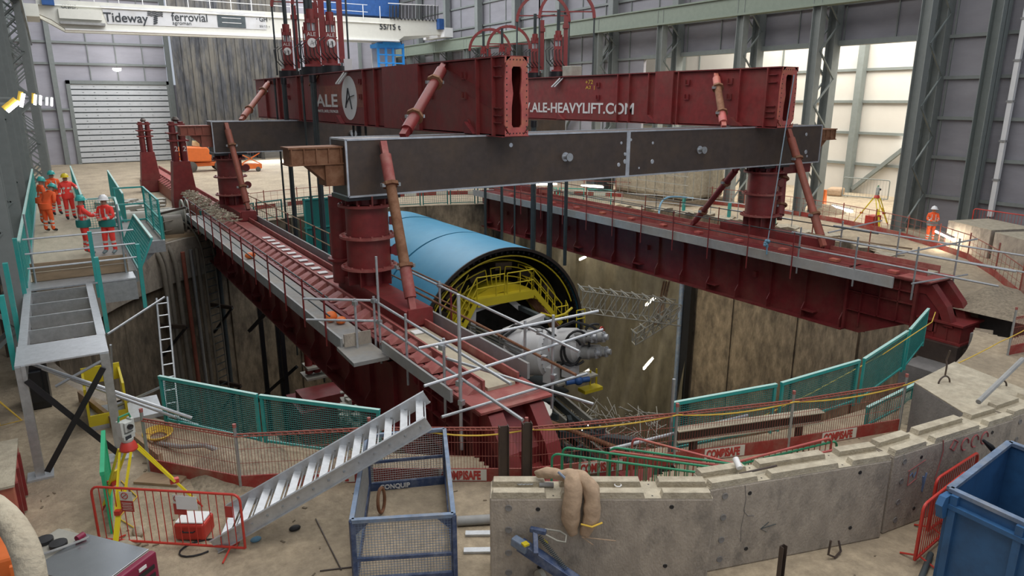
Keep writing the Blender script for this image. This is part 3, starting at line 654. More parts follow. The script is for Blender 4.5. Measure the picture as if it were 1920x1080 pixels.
brace((9.1, 20.3, 6.12), (11.95, 22.9, 8.38), 'thick red brown tube bracing the left red girder down to the near cross beam', 'red', .19, 'red')
brace((23.6, 20.3, 6.12), (25.25, 22.4, 8.3), 'brown tube bracing the right red girder down to the near cross beam', 'rust', .17, 'red_pale')
brace((8.9, 41.4, 6.12), (11.95, 46.5, 8.3), 'brown tube bracing the far end of the left red girder', 'red_brown', .17)
brace((8.25, 19.85, 6.0), (7.85, 17.3, 1.45), 'rusty tube leaning in front of the near left tower', 'rust', .17, 'red_track')
brace((27.25, 19.85, 5.95), (26.3, 16.9, 1.35), 'long rust brown tube leaning in front of the near right tower', 'red_brown', .17)
brace((25.5, 20.9, 4.4), (26.1, 24.0, 1.2), 'dark red tube leaning left of the near right tower', 'red_skid', .15)
brace((28.6, 20.9, 4.3), (27.6, 20.1, 1.9), 'bright red raking strut right of the near right tower', 'red', .2, 'red')
brace((8.0, 40.85, 6.0), (8.25, 38.6, 1.6), 'red tube leaning in front of the far left tower', 'red_brown', .17)
tag(MB().tube((25.9, 18.85, 8.2), (24.36, 18.2, 1.5), .022, 8).build('hanging_rope', M_['rope_grey']), 'thin pale blue grey line hanging before the near right tower', 'rope')
kb = MB()
for i in range(9): kb.ball((24.36 + random.uniform(-.08, .08), 18.2 + random.uniform(-.08, .08), 1.45 + random.uniform(-.14, .16)), .07, 6, 5)
kb.tube((24.36, 18.2, 1.4), (24.35, 18.18, 1.0), .03, 6)
tag(kb.build('rope_knot', M_['rope_blue']), 'blue knotted rope bundle at the foot of the hanging line', 'rope')

# ---------------------------------------------------------------- lifting girders
def flange_face(x0, x1, y, z0, z1, par):
    w, h = x1 - x0, z1 - z0; mb = MB(); b = .2; xc, zc = (x0 + x1) / 2, (z0 + z1) / 2
    # plate ring with waisted opening
    op = [(-.42, -.82), (-.42, -.30), (-.30, .10), (-.42, .50), (-.42, .80), (-.30, .88), (.30, .88), (.42, .80), (.42, .50), (.30, .10), (.42, -.30), (.42, -.82), (.30, -.90), (-.30, -.90)]
    n = len(op); inner = [(xc + u * w / 2, zc + v * h / 2 * .86) for u, v in op]; outer = []
    for u, v in op:
        s = 1 / max(abs(u), abs(v)); outer.append((xc + u * s * w / 2, zc + v * s * h / 2))
    for i, (u, v) in enumerate(op):
        pass
    vs = [(p[0], y, p[1]) for p in inner] + [(p[0], y, p[1]) for p in outer] + [(p[0], y + .06, p[1]) for p in inner] + [(p[0], y + .06, p[1]) for p in outer]
    fs = []
    for i in range(n):
        j = (i + 1) % n; fs += [(i, j, j + n, i + n), (i + 2 * n, i + 3 * n, j + 3 * n, j + 2 * n), (i, i + 2 * n, j + 2 * n, j), (i + n, j + n, j + 3 * n, i + 3 * n)]
    mb.add(vs, fs)
    for cx, cz in ((x0, z0), (x1, z0), (x0, z1), (x1, z1)):
        mb.add([(cx, y, cz), (cx + (.25 * w if cx == x0 else -.25 * w), y, cz), (cx, y, cz + (.2 if cz == z0 else -.2))], [(0, 1, 2)])
    o = mb.build('end_plate', M_['red_pale'], par, smooth=False, world=True)
    hb = MB()
    nb = 13
    for i in range(nb):
        z = z0 + .1 + (h - .2) * i / (nb - 1)
        for x in (x0 + .07, x1 - .07): hb.lathe([(.022, 0), (.022, .01)], (x, y - .001, z), Matrix.Rotation(math.pi / 2, 3, 'X'), 8)
    for i in range(1, 6):
        x = x0 + .07 + (w - .14) * i / 6
        for z in (z0 + .09, z1 - .09): hb.lathe([(.022, 0), (.022, .01)], (x, y - .001, z), Matrix.Rotation(math.pi / 2, 3, 'X'), 8)
    hb.build('bolt_hole_set', M_['black'], par, world=True)
def girder(x0, x1, ya, yb, label, z0=6.1, z1=8.5, steps=()):
    t = thing('lifting_girder', label, 'girder', (x0, ya, z0))
    MB().bb(x0, x0 + .04, ya + .06, yb, z0, z1).bb(x1 - .04, x1, ya + .06, yb, z0, z1).bb(x0, x1, ya + .06, yb, z0, z0 + .04).bb(x0, x1, ya + .06, yb, z1 - .04, z1).build('box', M_['red'], t, smooth=False, world=True)
    MB().bb(x0 + .05, x1 - .05, ya + 2.5, ya + 2.6, z0 + .05, z1 - .05).build('diaphragm', M_['black'], t, smooth=False, world=True)
    for z in (z0, z1): MB().bb(x0 - .12, x1 + .12, ya + .06, yb, z - (.03 if z == z0 else .02), z + (.0 if z == z0 else .03)).build('edge_plate', M_['red_skid'], t, smooth=False, world=True)
    for y in steps:
        MB().bb(x0 - .13, x0, y - .03, y + .03, z0, z1).build('rib', M_['red'], t, smooth=False, world=True)
    flange_face(x0 - .04, x1 + .04, ya, z0, z1, t)
    return t
gl = girder(12.0, 12.8, 18.95, 50.3, 'left red lifting girder with white lettering and a round white logo', steps=(19.6, 20.6, 25.3, 28.3, 29.3, 30.6, 40.5, 44.5, 47.5))
gr = girder(25.3, 26.25, 18.95, 50.3, 'right red lifting girder with a white web address', steps=(19.6, 21.0, 24.6, 26.6, 28.0, 28.9, 42.5, 46.5))
# wider middle box and patches of another red
MB().bb(11.85, 12.0, 24.9, 28.3, 6.1, 8.52).build('side_box', M_['red'], gl, smooth=False, world=True)
MB().bb(25.15, 25.3, 24.9, 26.1, 6.1, 8.55).build('side_box', M_['red'], gr, smooth=False, world=True)
MB().bb(11.995, 12.0, 30.6, 37.0, 6.9, 7.9).build('faded_panel', M_['red_brown'], gl, smooth=False, world=True)
MB().prism([(19.7, 6.9), (19.7, 7.35), (23.6, 8.5), (23.6, 8.05)], 11.99, 12.0, 'x').build('dark_stripe', M_['red_skid'], gl, smooth=False, world=True)
for g_, x in ((gl, 12.0), (gr, 25.3)):
    for y in ((31.2, 42.6, 24.1, 21.6) if x < 20 else (30.6, 44.4, 24.1, 21.6)):
        for z in (8.0, 7.35): MB().bb(x - .07, x, y - .16, y - .12, z - .12, z + .12).bb(x - .07, x, y + .08, y + .12, z - .12, z + .12).bb(x - .07, x - .04, y - .16, y + .12, z - .12, z - .08).build('cleat', M_['red_skid'], g_, smooth=False, world=True)
    for y in (21.0, 26.2, 33.8):
        MB().prism([(y - .3, 6.12), (y + .3, 6.12), (y + .3, 6.5)], x - .2, x, 'x').build('gusset', M_['red_skid'], g_, smooth=False, world=True)
    for z in (6.5, 6.72, 6.95, 7.9, 8.2): MB().bb(x - .09, x, 19.15, 19.6, z, z + .03).build('rung', M_['red_skid'], g_, smooth=False, world=True)
MB().lathe([(.001, .06), (.24, .06), (.24, -.02)], (12.0, 21.4, 6.35), Matrix.Rotation(-math.pi / 2, 3, 'Y'), 20).build('lifting_eye', M_['red_skid'], gl, world=True)
for x, y in ((12.05, 32.9), (25.4, 34.0), (12.1, 37.2)): MB().bar((x - .1, y, 8.45), (x - .35, y + .5, 7.95), .22, .06).bar((x - .1, y - .25, 8.45), (x - .35, y + .25, 7.95), .1, .05).build('hook_plate', M_['white'] if y != 37.2 else M_['rust'], gl if x < 20 else gr, smooth=False, world=True)
# lettering
nx = Vector((-1, 0, 0))
def side_text(s, x, px0, py0, px1, py1, h, m, par, off=.0, sx=None):
    a = GX(px0, py0, x); b = GX(px1, py1, x); L = (b - a).length
    o = text(s, 1.0, 'lettering', M_[m], par, None, off=off); me = o.data
    xs_ = [v.co.x for v in me.vertices]; ys_ = [v.co.y for v in me.vertices]; w_ = max(xs_) - min(xs_); h_ = max(ys_) - min(ys_)
    me.transform(Matrix.Diagonal((L / w_, h / h_, 1, 1)) @ Matrix.Translation((-min(xs_), -min(ys_), 0)))
    me.transform(frame((x - .012, a.y, a.z), (0, -1, 0), (0, 0, 1)))
    pl = par.location; o.matrix_parent_inverse = Matrix.Translation(-Vector(pl)); return o
side_text('ALE', 11.995, 594, 200, 634, 201, .62, 'text_white', gl, .02)
side_text('SMARTER, SAFER, STRONGER', 11.995, 595, 211, 635, 214, .16, 'text_white', gl, .01)
side_text('WWW.ALE-HEAVYLIFT.COM', 25.3, 944, 209, 1188, 219, .58, 'text_white', gr, .02)
side_text('+72', 25.3, 1098, 158, 1112, 158, .22, 'wire_yellow', gr); side_text('A2  |', 25.3, 1098, 169, 1115, 169, .22, 'wire_yellow', gr)
c = GX(655, 188, 11.99); RX = Matrix.Rotation(-math.pi / 2, 3, 'Y')
MB().lathe([(.001, .012), (1.0, .012), (1.0, 0)], (11.995, c.y, 7.3), RX, 40).build('round_logo', M_['white'], gl, world=True)
yl = c.y; xx = 11.975
lm = MB().bar((xx, yl + .45, 6.85), (xx, yl + .05, 7.75), .02, .09, up=(1, 0, 0)).bar((xx, yl - .35, 6.8), (xx, yl + .05, 7.75), .02, .09, up=(1, 0, 0)).bar((xx, yl + .45, 6.95), (xx, yl - .1, 7.35), .02, .07, up=(1, 0, 0)).bar((xx, yl - .1, 7.35), (xx, yl - .7, 7.42), .02, .07, up=(1, 0, 0)); lm.build('logo_letter', M_['text_dark'], gl, smooth=False, world=True)

# ---------------------------------------------------------------- strand jacks
def jack(x, y, z, label, s=1.0, logo=True, arch=True, ah=3.4, archdir=1, archm='red', white=False, rz=1.26, ar=1.25):
    t = thing('strand_jack', label, 'jack', (x, y, z), rz)
    def b(name, mb, m): return mb.build(name, M_[m], t)
    b('base_ring', MB().lathe([(.75 * s, 0), (.75 * s, .42 * s)], n=10), 'black_steel')
    b('base_plate', MB().box((0, 0, .5 * s), (1.0 * s, 1.0 * s, .12 * s)), 'red')
    b('lower_body', MB().lathe([(.34 * s, .55 * s), (.34 * s, .95 * s), (.36 * s, 1.0 * s)], n=16), 'red')
    b('body', MB().box((0, 0, 1.65 * s), (.72 * s, .66 * s, 1.5 * s)), 'red')
    b('piston', MB().lathe([(.22 * s, 2.3 * s), (.22 * s, 2.85 * s)], n=16), 'galv_light')
    mb = MB().box((0, 0, 2.95 * s), (.62 * s, .5 * s, .22 * s)).lathe([(.25 * s, 3.0 * s), (.25 * s, 3.6 * s)], n=14)
    for k in range(6): a = k * math.pi / 3; mb.tube((.34 * s * math.cos(a), .34 * s * math.sin(a), 2.4 * s), (.34 * s * math.cos(a), .34 * s * math.sin(a), 3.3 * s), .03, 6)
    b('upper_anchor', mb, 'red')
    b('strand_bundle', MB().tube((0, 0, 3.5 * s), (-.1, .0, 5.2 * s), .14 * s, 8), 'cable')
    if logo:
        R = Matrix.Rotation(-math.pi / 2, 3, 'Y'); b('logo_disc', MB().lathe([(.001, .02), (.26 * s, .02), (.26 * s, 0)], (-.365 * s, 0, 1.75 * s), R, 24), 'white')
        b('logo_mark', MB().bar((-.39 * s, .10 * s, 1.62 * s), (-.39 * s, 0, 1.88 * s), .01, .035 * s, (1, 0, 0)).bar((-.39 * s, -.1 * s, 1.62 * s), (-.39 * s, 0, 1.88 * s), .01, .035 * s, (1, 0, 0)).bar((-.39 * s, .08 * s, 1.68 * s), (-.39 * s, -.18 * s, 1.78 * s), .01, .03 * s, (1, 0, 0)), 'text_dark')
        o = text('ALE', .3 * s, 'lettering', M_['text_white'], t, frame((-.37 * s, .26 * s, 2.12 * s), (0, -1, 0), (0, 0, 1)))
    if white: b('pump_box', MB().box((.1, -.95 * s, .45 * s), (.6 * s, .5 * s, .8 * s)), 'white_paint')
    # guide mast with semicircular strand arch
    mx = .12 * s; my = -.62 * s
    b('mast', MB().box((mx, my, (ah + .6) / 2), (.24 * s, .34 * s, ah - .4)), archm)
    b('mast_head', MB().box((mx, my, ah * .86), (.42 * s, .5 * s, .3 * s)), archm)
    if arch:
        r = ar; pts = [(mx, my - archdir * .05 - r * math.cos(a), ah + r * math.sin(a)) for a in [i * math.pi / 14 for i in range(15)]]
        mb = MB()
        for i in range(14): mb.bar(pts[i], pts[i + 1], .17, .2, (1, 0, 0))
        b('strand_arch', mb, archm); b('arch_tie', MB().bar(pts[1], pts[13], .07, .07), archm)
        e = pts[14]; b('free_strand', MB().tube(e, (e[0], e[1], .1), .05, 6), 'cable')
        e = pts[0]; b('free_strand', MB().tube(e, (e[0], e[1], .1), .05, 6), 'cable')
    mb = MB()
    for k in range(5):
        a0 = Vector((-.2, .4 - .2 * k, .6)); mb.path([a0, a0 + Vector((-.25, .3, .35)), a0 + Vector((-.1, .35, .9)), a0 + Vector((.1, .1, 1.1))], .025, 5)
    b('hose_set', mb, 'black')
    return t
jack(12.4, 43.6, 8.53, 'leftmost red strand jack on the left girder, behind two others', .82, ah=3.9)
jack(12.4, 38.9, 8.53, 'largest middle red strand jack on the left girder', .92, ah=4.9)
jack(12.4, 35.9, 8.53, 'right red strand jack on the left girder, on a raised stand', .8, ah=4.6, white=True, arch=False)
jack(12.9, 41.2, 8.53, 'red strand jack with a plain mast between the left and middle jacks', .8, logo=False, arch=True, ah=3.8)
jack(25.8, 43.6, 8.53, 'small red strand jack with an arch, first of four on the right girder', .62, logo=False, ah=1.95, rz=1.0, ar=1.4)
jack(25.8, 41.2, 8.53, 'small red strand jack with a crossing arch, second of four on the right girder', .62, logo=False, ah=1.95, rz=1.0, ar=1.4)
jack(25.8, 37.4, 8.53, 'slender red strand jack, third of four on the right girder', .72, logo=False, ah=3.3, rz=1.0, ar=1.6)
jack(25.8, 35.0, 8.53, 'slender red strand jack beside a pump, last of four on the right girder', .72, logo=False, ah=3.3, rz=1.0, ar=1.6)
tag(MB().bb(25.4, 26.2, 33.2, 34.0, 8.54, 9.1).build('pump_unit', M_['dusty_metal'], smooth=False, bevel=.03), 'small dusty pump box on top of the right girder', 'pump')

def strand(x, y, z0, z1, r, label, g):
    t = thing('strand_cable', label, 'cable', (x, y, z0), group=g)
    mb = MB()
    if r > .07:
        for k in range(7): a = k * 2 * math.pi / 7; mb.tube((x + r * .62 * math.cos(a), y + r * .62 * math.sin(a), z0), (x + r * .62 * math.cos(a), y + r * .62 * math.sin(a), z1), r * .42, 6)
    else: mb.tube((x, y, z0), (x, y, z1), r, 6)
    mb.build('strand_bundle', M_['cable'], t, world=True)
    MB().lathe([(r * 1.25, 0), (r * 1.25, .35)], (x, y, z1 - .36), n=12).build('top_socket', M_['black_steel'], t, world=True)
for px, r, l_ in ((522, .06, 'thin leftmost'), (539, .13, 'thick second'), (573, .06, 'thin third'), (593, .15, 'thickest rightmost')):
    p = GX(px, 240, 11.6); strand(11.6, p.y, -9, 6.05 + 2.4, r, l_ + ' dark strand cable hanging beside the left lifting girder', 'strand cables hanging from the left lifting girder')
for px, r, l_ in ((672, .05, 'left thin'), (682, .1, 'middle thick'), (694, .05, 'right thin')):
    p = GX(px, 400, 12.4); strand(12.4, p.y, -9, 6.05, r, l_ + ' strand cable close behind the near left tower', 'strand cables right behind the near left tower')
for k, (px, r) in enumerate(((910, .09), (941, .09), (965, .06), (1000, .16), (1031, .16), (1061, .1))):
    p = GX(px, 390, 24.0); strand(24.0, p.y, -1.9 - (p.y - 24) * .02, 4.2 if px > 1010 else 6.05, r, ORD[k] + ' from the left of the grey strand cables before the right girder', 'strand cables in front of the right girder')

# short jack towers standing on the left track
def track_tower(x, y, z, label, num, s=1.0):
    t = thing('track_jack', label, 'jack', (x, y, z))
    MB().box((0, 0, -.45), (1.5, 1.3, .9)).build('plinth', M_['red_skid'], t, smooth=False)
    MB().prism([(-.62 * s, 0), (.62 * s, 0), (.42 * s, 2.0 * s), (-.42 * s, 2.0 * s)], -.5 * s, .5 * s, 'y').build('tapered_base', M_['red'], t, smooth=False)
    mb = MB()
    for dx in (-.22, .22):
        for dy in (-.2, .2): mb.lathe([(.17 * s, 2.0 * s), (.17 * s, 3.4 * s), (.22 * s, 3.45 * s), (.15 * s, 3.5 * s), (.12 * s, 4.1 * s)], (dx * s, dy * s, 0), n=10)
    mb.build('cylinder_cluster', M_['red_skid'], t)
    MB().box((0, 0, 3.1 * s), (1.0 * s, .9 * s, .1)).box((0, 0, 3.5 * s), (1.05 * s, .95 * s, .08)).box((0, 0, 3.95 * s), (.8 * s, .7 * s, .12)).build('yoke_set', M_['red'], t, smooth=False)
    MB().lathe([(.12 * s, 4.1 * s), (.2 * s, 4.2 * s), (.1 * s, 4.35 * s)], n=10).build('cap', M_['dark_steel'], t)
    if num:
        for dx in (-.3, .12): text(num, .38 * s, 'number', M_['text_white'], t, frame((dx * s, -.53 * s, 2.55 * s), (1, 0, 0), (0, 0, 1)))
    return t
p = G(335, 375, .95)
track_tower(6.9, 51.0, .95, 'red twin-number jack tower on the left track, the nearer of two', '2', 1.2)
track_tower(6.3, 64.0, .95, 'red jack tower on the left track, the farther of two', None, 1.12)
# ---------------------------------------------------------------- tunnelling machine
TX, TZ, TR, TY0, TY1 = 16.7, -3.9, 4.6, 26.4, 36.6
tb = thing('tunnelling_machine', 'huge pale blue cylindrical tunnelling machine hanging in the shaft', 'machine', (TX, TY0, TZ))
RY = Matrix.Rotation(-math.pi / 2, 3, 'X')    # local z -> +y
def cyl(y0, y1, r0, r1, n=96, thick=0.12):
    return MB().lathe([(r0, y0 - TY0), (r1, y1 - TY0), (r1 - thick, y1 - TY0), (r0 - thick, y0 - TY0), (r0, y0 - TY0)], (TX, TY0, TZ), RY, n)
cyl(TY0 + .06, 30.9, TR, TR).build('front_shell', M_['tbm_blue'], tb, world=True)
cyl(31.06, TY1, TR, TR).build('middle_shell', M_['tbm_blue'], tb, world=True)
cyl(TY1 + .1, TY1 + 2.6, TR + .03, TR + .03).build('rear_shell', M_['tbm_blue'], tb, world=True)
MB().lathe([(TR - .1, 4.4), (TR - .1, 4.8)], (TX, TY0, TZ), RY, 96, cap=False).build('seam_ring', M_['black'], tb, world=True)
MB().lathe([(TR - .08, 10.1), (TR - .08, 10.4)], (TX, TY0, TZ), RY, 96, cap=False).build('seam_ring', M_['black'], tb, world=True)
MB().lathe([(TR, 0), (TR + .0, .08), (TR - .14, .08), (TR - .14, 0), (TR, 0)], (TX, TY0, TZ), RY, 96).build('rim', M_['tbm_rim'], tb, world=True)
MB().lathe([(TR - .22, .1), (TR - .22, 4.2), (TR - .5, 4.2), (.001, 4.4)], (TX, TY0, TZ), RY, 64, cap=False).build('inner_lining', M_['tbm_in'], tb, world=True)
mb = MB()
for k in range(90):
    a = 2 * math.pi * k / 90
    mb.box((TX + (TR - .25) * math.cos(a), TY0 + .35, TZ + (TR - .25) * math.sin(a)), (.10, .5, .10), R=Matrix.Rotation(-a, 3, 'Y'))
mb.build('seal_segments', M_['black_steel'], tb, smooth=False, world=True)
for rr, yy in ((TR - .42, .15), (TR - .75, .9)):
    pts = [(TX + rr * math.cos(a), TY0 + yy, TZ + rr * math.sin(a)) for a in [math.radians(d) for d in range(20, 200, 5)]]
    MB().path(pts, .035, 6).build('ring_pipe', M_['yellow'], tb, world=True)
for k, (a, r) in enumerate(((1.1, 3.4), (1.5, 3.6), (1.9, 3.5), (2.3, 3.6), (2.7, 3.4), (.6, 3.5), (.2, 3.4))):
    MB().box((TX + r * math.cos(a), TY0 + 2.2, TZ + r * math.sin(a)), (.9, 3.2, .35), R=Matrix.Rotation(-a + math.pi / 2, 3, 'Y')).build('thrust_ram', M_['dark_steel' if k % 2 else 'tbm_rim'], tb, smooth=False, world=True)
# yellow access frame
yf = thing('access_platform', 'bright yellow arched access platform with handrails inside the blue cylinder', 'platform', (TX, TY0, TZ))
def yp(name, mb, m='yellow'): return mb.build(name, M_[m], yf, smooth=False, world=True)
yy = TY0 - .35
xa, xb, zp = 14.95, 18.0, -1.45
yp('top_deck', MB().bb(xa, xb, yy, yy + 1.4, zp - .05, zp)); yp('deck_beam', MB().bb(xa, xb, yy - .05, yy, zp - .32, zp + .06))
def rail_run(pts, h=1.05, name='handrail', posts=True, n=2):
    mb = MB(); P_ = [Vector(p) for p in pts]
    for k in range(n): mb.path([p + Vector((0, 0, h - k * h * .48)) for p in P_], .028, 6)
    for p in P_: mb.tube(p, p + Vector((0, 0, h)), .028, 6)
    return yp(name, mb)
rail_run([(xa, yy, zp), (xa + 1.0, yy, zp), (xa + 1.45, yy, zp)]); rail_run([(xa + 1.6, yy, zp), (xa + 2.3, yy, zp), (xb, yy, zp)]); rail_run([(xb, yy, zp), (xb, yy + 1.3, zp)])
arc = lambda r, a0, a1, y, n=12: [(TX - .1 + r * math.cos(math.radians(a0 + (a1 - a0) * i / n)), y, TZ - .3 + r * math.sin(math.radians(a0 + (a1 - a0) * i / n))) for i in range(n + 1)]
for r, y0 in ((3.15, yy + .5), (3.1, yy + 1.5)):
    mb = MB(); P0, P1 = arc(r, 12, 168, y0), arc(r - .35, 12, 168, y0)
    for i in range(12): mb.add([P0[i], P0[i + 1], P1[i + 1], P1[i], tuple(Vector(P0[i]) + Vector((0, .1, 0))), tuple(Vector(P0[i + 1]) + Vector((0, .1, 0))), tuple(Vector(P1[i + 1]) + Vector((0, .1, 0))), tuple(Vector(P1[i]) + Vector((0, .1, 0)))], [(0, 1, 2, 3), (4, 7, 6, 5), (0, 4, 5, 1), (3, 2, 6, 7)])
    yp('arch_beam', mb)
mb = MB()
P0, P1 = arc(3.15, 12, 168, yy + .5), arc(3.15, 12, 168, yy + 1.5)
for i in range(12): mb.add([P0[i], P0[i + 1], P1[i + 1], P1[i]], [(0, 1, 2, 3)])
yp('arch_deck', mb)
for a0, a1 in ((60, 84), (88, 96), (100, 125)):
    n = 5; P_ = arc(3.9, a0, a1, yy + .9, n); Q_ = arc(3.45, a0, a1, yy + .9, n); mb = MB().path(P_, .028, 6).path(Q_, .028, 6)
    B_ = arc(3.05, a0, a1, yy + .9, n)
    for k in (0, n): mb.tube(P_[k], B_[k], .028, 6)
    yp('arched_handrail', mb)
for a0, a1 in ((128, 150), (150, 168)):
    P_ = arc(3.95, a0, a1, yy + .6, 4); mb = MB().path(P_, .03, 6).tube(P_[0], arc(3.0, a0, a1, yy + .6, 4)[0], .03, 6); yp('arched_handrail', mb)
# side stairs sloping from deck to bottom level
for (x0_, z0_, x1_, z1_, nm) in ((xa, zp, 13.2, -4.1, 'l'), (xb, zp, 19.6, -3.3, 'r')):
    mb = MB(); a = Vector((x0_, yy, z0_)); b = Vector((x1_, yy - .1, z1_))
    for q in (0, .75): mb.bar(a + Vector((0, q, 0)), b + Vector((0, q, 0)), .05, .22)
    for i in range(9): p = a.lerp(b, (i + .5) / 9); mb.box(p + Vector((0, .37, 0)), (.24, .72, .04))
    yp('stair', mb)
    mb = MB()
    for q in (0, .75):
        o_ = Vector((0, q, 0)); mb.tube(a + o_ + Vector((0, 0, 1.05)), b + o_ + Vector((0, 0, 1.0)), .028, 6).tube(a + o_ + Vector((0, 0, .55)), b + o_ + Vector((0, 0, .5)), .024, 6)
        for i in range(4): p = a.lerp(b, (i + 1) / 4) + o_; mb.tube(p, p + Vector((0, 0, 1.02)), .028, 6)
    yp('stair_rail', mb)
# lower baskets
for cx in (13.3,):
    mb = MB()
    for z in (-4.1, -4.6, -5.2): mb.path([(cx + .55 * math.cos(a), yy - .2 + .5 * math.sin(a), z) for a in [k * math.pi / 8 for k in range(16)]], .028, 6, closed=True)
    for k in range(6): a = k * math.pi / 3; mb.tube((cx + .55 * math.cos(a), yy - .2 + .5 * math.sin(a), -5.4), (cx + .55 * math.cos(a), yy - .2 + .5 * math.sin(a), -4.0), .028, 6)
    yp('safety_cage', mb)
yp('lower_box', MB().bb(12.55, 13.35, yy + .3, yy + 1.3, -4.0, -3.2).bb(12.6, 13.0, yy + 1.4, yy + 2.4, -3.2, -2.2)); yp('lower_deck', MB().bb(12.4, 13.9, yy - .5, yy + 1.3, -5.3, -5.22))
rail_run([(12.5, yy - .5, -5.2), (13.1, yy - .5, -5.2)], 1.1); rail_run([(19.2, yy - .2, -3.4), (19.9, yy - .2, -3.4), (20.3, yy + .5, -3.4)], 1.0); rail_run([(19.9, yy - .9, -3.4), (20.4, yy - .9, -3.4)], .9)
MB().path([(18.2, yy - .3, -2.5), (18.9, yy - .5, -2.75), (19.5, yy - .5, -2.7), (20.0, yy - .4, -2.5)], .06, 8).build('yellow_hose', M_['yellow'], yf, world=True)
for k in range(7): MB().tube((18.3, yy + .6 + k * .05, -1.8 - k * .06), (19.2, yy - 1.0 + k * .05, -3.5 - k * .06), .035, 6).build('orange_hose', M_['rust'], yf, world=True)
yp('lower_right_bracket', MB().bb(17.9, 18.9, 21.9, 22.4, -5.15, -5.0).bb(18.84, 18.9, 22.3, 22.36, -5.1, -4.3).bb(18.5, 18.55, 22.3, 22.36, -5.1, -4.3))

# white bridge frame and screw conveyor
bf = thing('conveyor_frame', 'white and black steel bridge frame running out of the blue cylinder', 'frame', (16.3, 24, -3))
def bp(name, mb, m): return mb.build(name, M_[m], bf, smooth=False, world=True)
bp('cross_frame', MB().bar((14.9, 26.4, -1.95), (16.9, 26.6, -1.75), .28, .22).bar((14.9, 26.4, -1.95), (14.75, 26.4, -4.4), .26).bar((16.9, 26.6, -1.75), (17.5, 26.5, -2.3), .25), 'white_paint')
bp('cross_frame', MB().bar((15.3, 24.3, -2.5), (17.55, 24.6, -2.25), .3, .26).bar((15.3, 24.3, -2.5), (15.0, 24.3, -5.0), .3), 'white_paint')
bp('side_beam', MB().bar((13.9, 27.5, -4.7), (14.6, 21.0, -4.9), .42, .34), 'white_paint')
bp('side_beam', MB().bar((17.4, 27.5, -2.2), (17.6, 24.2, -2.35), .2, .2), 'graphite')
for k in range(5): bp('service_pipe', MB().tube((14.75, 26.5, -2.6 - k * .16), (15.2, 22.8, -2.75 - k * .16), .055, 8), 'galv')
bp('tray', MB().bb(14.6, 17.4, 22.4, 26.4, -5.1, -5.0), 'graphite')
mb = MB()
for k in range(4): mb.lathe([(.55, 0), (.55, .12), (.3, .12), (.3, 0)], (14.75, 21.9 - k * .32, -4.75), Matrix.Rotation(.3, 3, 'X'), 16)
bp('anchor_casting', mb, 'cream')
bp('long_pipe', MB().tube((13.0, 24.9, -4.6), (17.3, 18.6, -6.2), .10, 10), 'rust')
sc = thing('screw_conveyor', 'white drum with four grey drive motors and black hoses before the blue cylinder', 'conveyor', (16.9, 22.5, -3.1))
A = Vector((15.6, 24.8, -3.45)); B = Vector((17.7, 20.6, -2.1)); ax = (B - A).normalized()
# local frame along axis
def alignZ(d):
    d = Vector(d).normalized(); u = d.cross(Vector((0, 0, 1))).normalized(); v = d.cross(u); return Matrix((u, v, d)).transposed()
RA = alignZ(Vector((.50, -.80, .10)))
c0 = Vector((16.25, 23.6, -3.35))
MB().lathe([(.001, -.9), (1.0, -.9), (1.02, -.75), (1.02, .7), (.9, .85), (.001, .9)], c0, RA, 36).build('drum', M_['white_paint'], sc, world=True)
mb = MB()
for k in range(26): a = 2 * math.pi * k / 26; mb.ball(c0 + RA @ Vector((.93 * math.cos(a), .93 * math.sin(a), .86)), .035, 6, 4)
mb.build('bolt_circle', M_['galv'], sc, world=True)
MB().lathe([(1.1, -.2), (1.1, 0), (1.02, 0)], c0, RA, 36).build('flange', M_['white_paint'], sc, world=True)
c1 = c0 + Vector((1.15, -.9, .35))
MB().lathe([(.001, -.8), (.72, -.75), (.75, .5), (.6, .7), (.001, .72)], c1, RA, 28).build('gearbox', M_['white_paint'], sc, world=True)
for k, (dx, dz) in enumerate(((.05, .55), (.75, .50), (.35, -.20), (.95, -.18))):
    c2 = c1 + Vector((dx * .75 + .15, -.55 - dx * .2, dz - .05)); m_ = thing
    mo = MB().lathe([(.001, -.45), (.28, -.45), (.29, .35), (.22, .42), (.22, .62), (.001, .66)], c2, RA, 20).build('drive_motor', M_['plastic_grey'], sc, world=True)
    q = MB()
    for j in range(7): a = j * 2 * math.pi / 7; q.box(c2 + RA @ Vector((.17 * math.cos(a), .17 * math.sin(a), .66)), (.1, .08, .12))
    q.lathe([(.13, .5), (.13, .85), (.001, .86)], c2, RA, 12)
    o = q.build('valve_block', M_['galv_light'], sc, smooth=False, world=True)
MB().lathe([(.001, -.04), (.3, -.04), (.3, .02)], c1 + Vector((1.25, -.9, .55)), RA, 20).build('red_cap', M_['red_bright'], sc, world=True)
mb = MB().box(c0 + Vector((-.55, -.85, -.55)), (.0, .0, .0)); 
for i, (cc, r1, r2, d) in enumerate(((c1 + Vector((-.1, -.9, .15)), .62, .75, 0), (c1 + Vector((-.35, -.85, .0)), .5, .6, .5), (c1 + Vector((.9, -.8, .75)), .42, .25, 1.0))):
    pts = [cc + Vector((r1 * math.cos(a) * .85, -r1 * math.cos(a) * .3, r2 * math.sin(a))) for a in [j * 2 * math.pi / 20 + d for j in range(18)]]
    MB().path(pts, .055, 8).build('hydraulic_hose', M_['black'], sc, world=True)
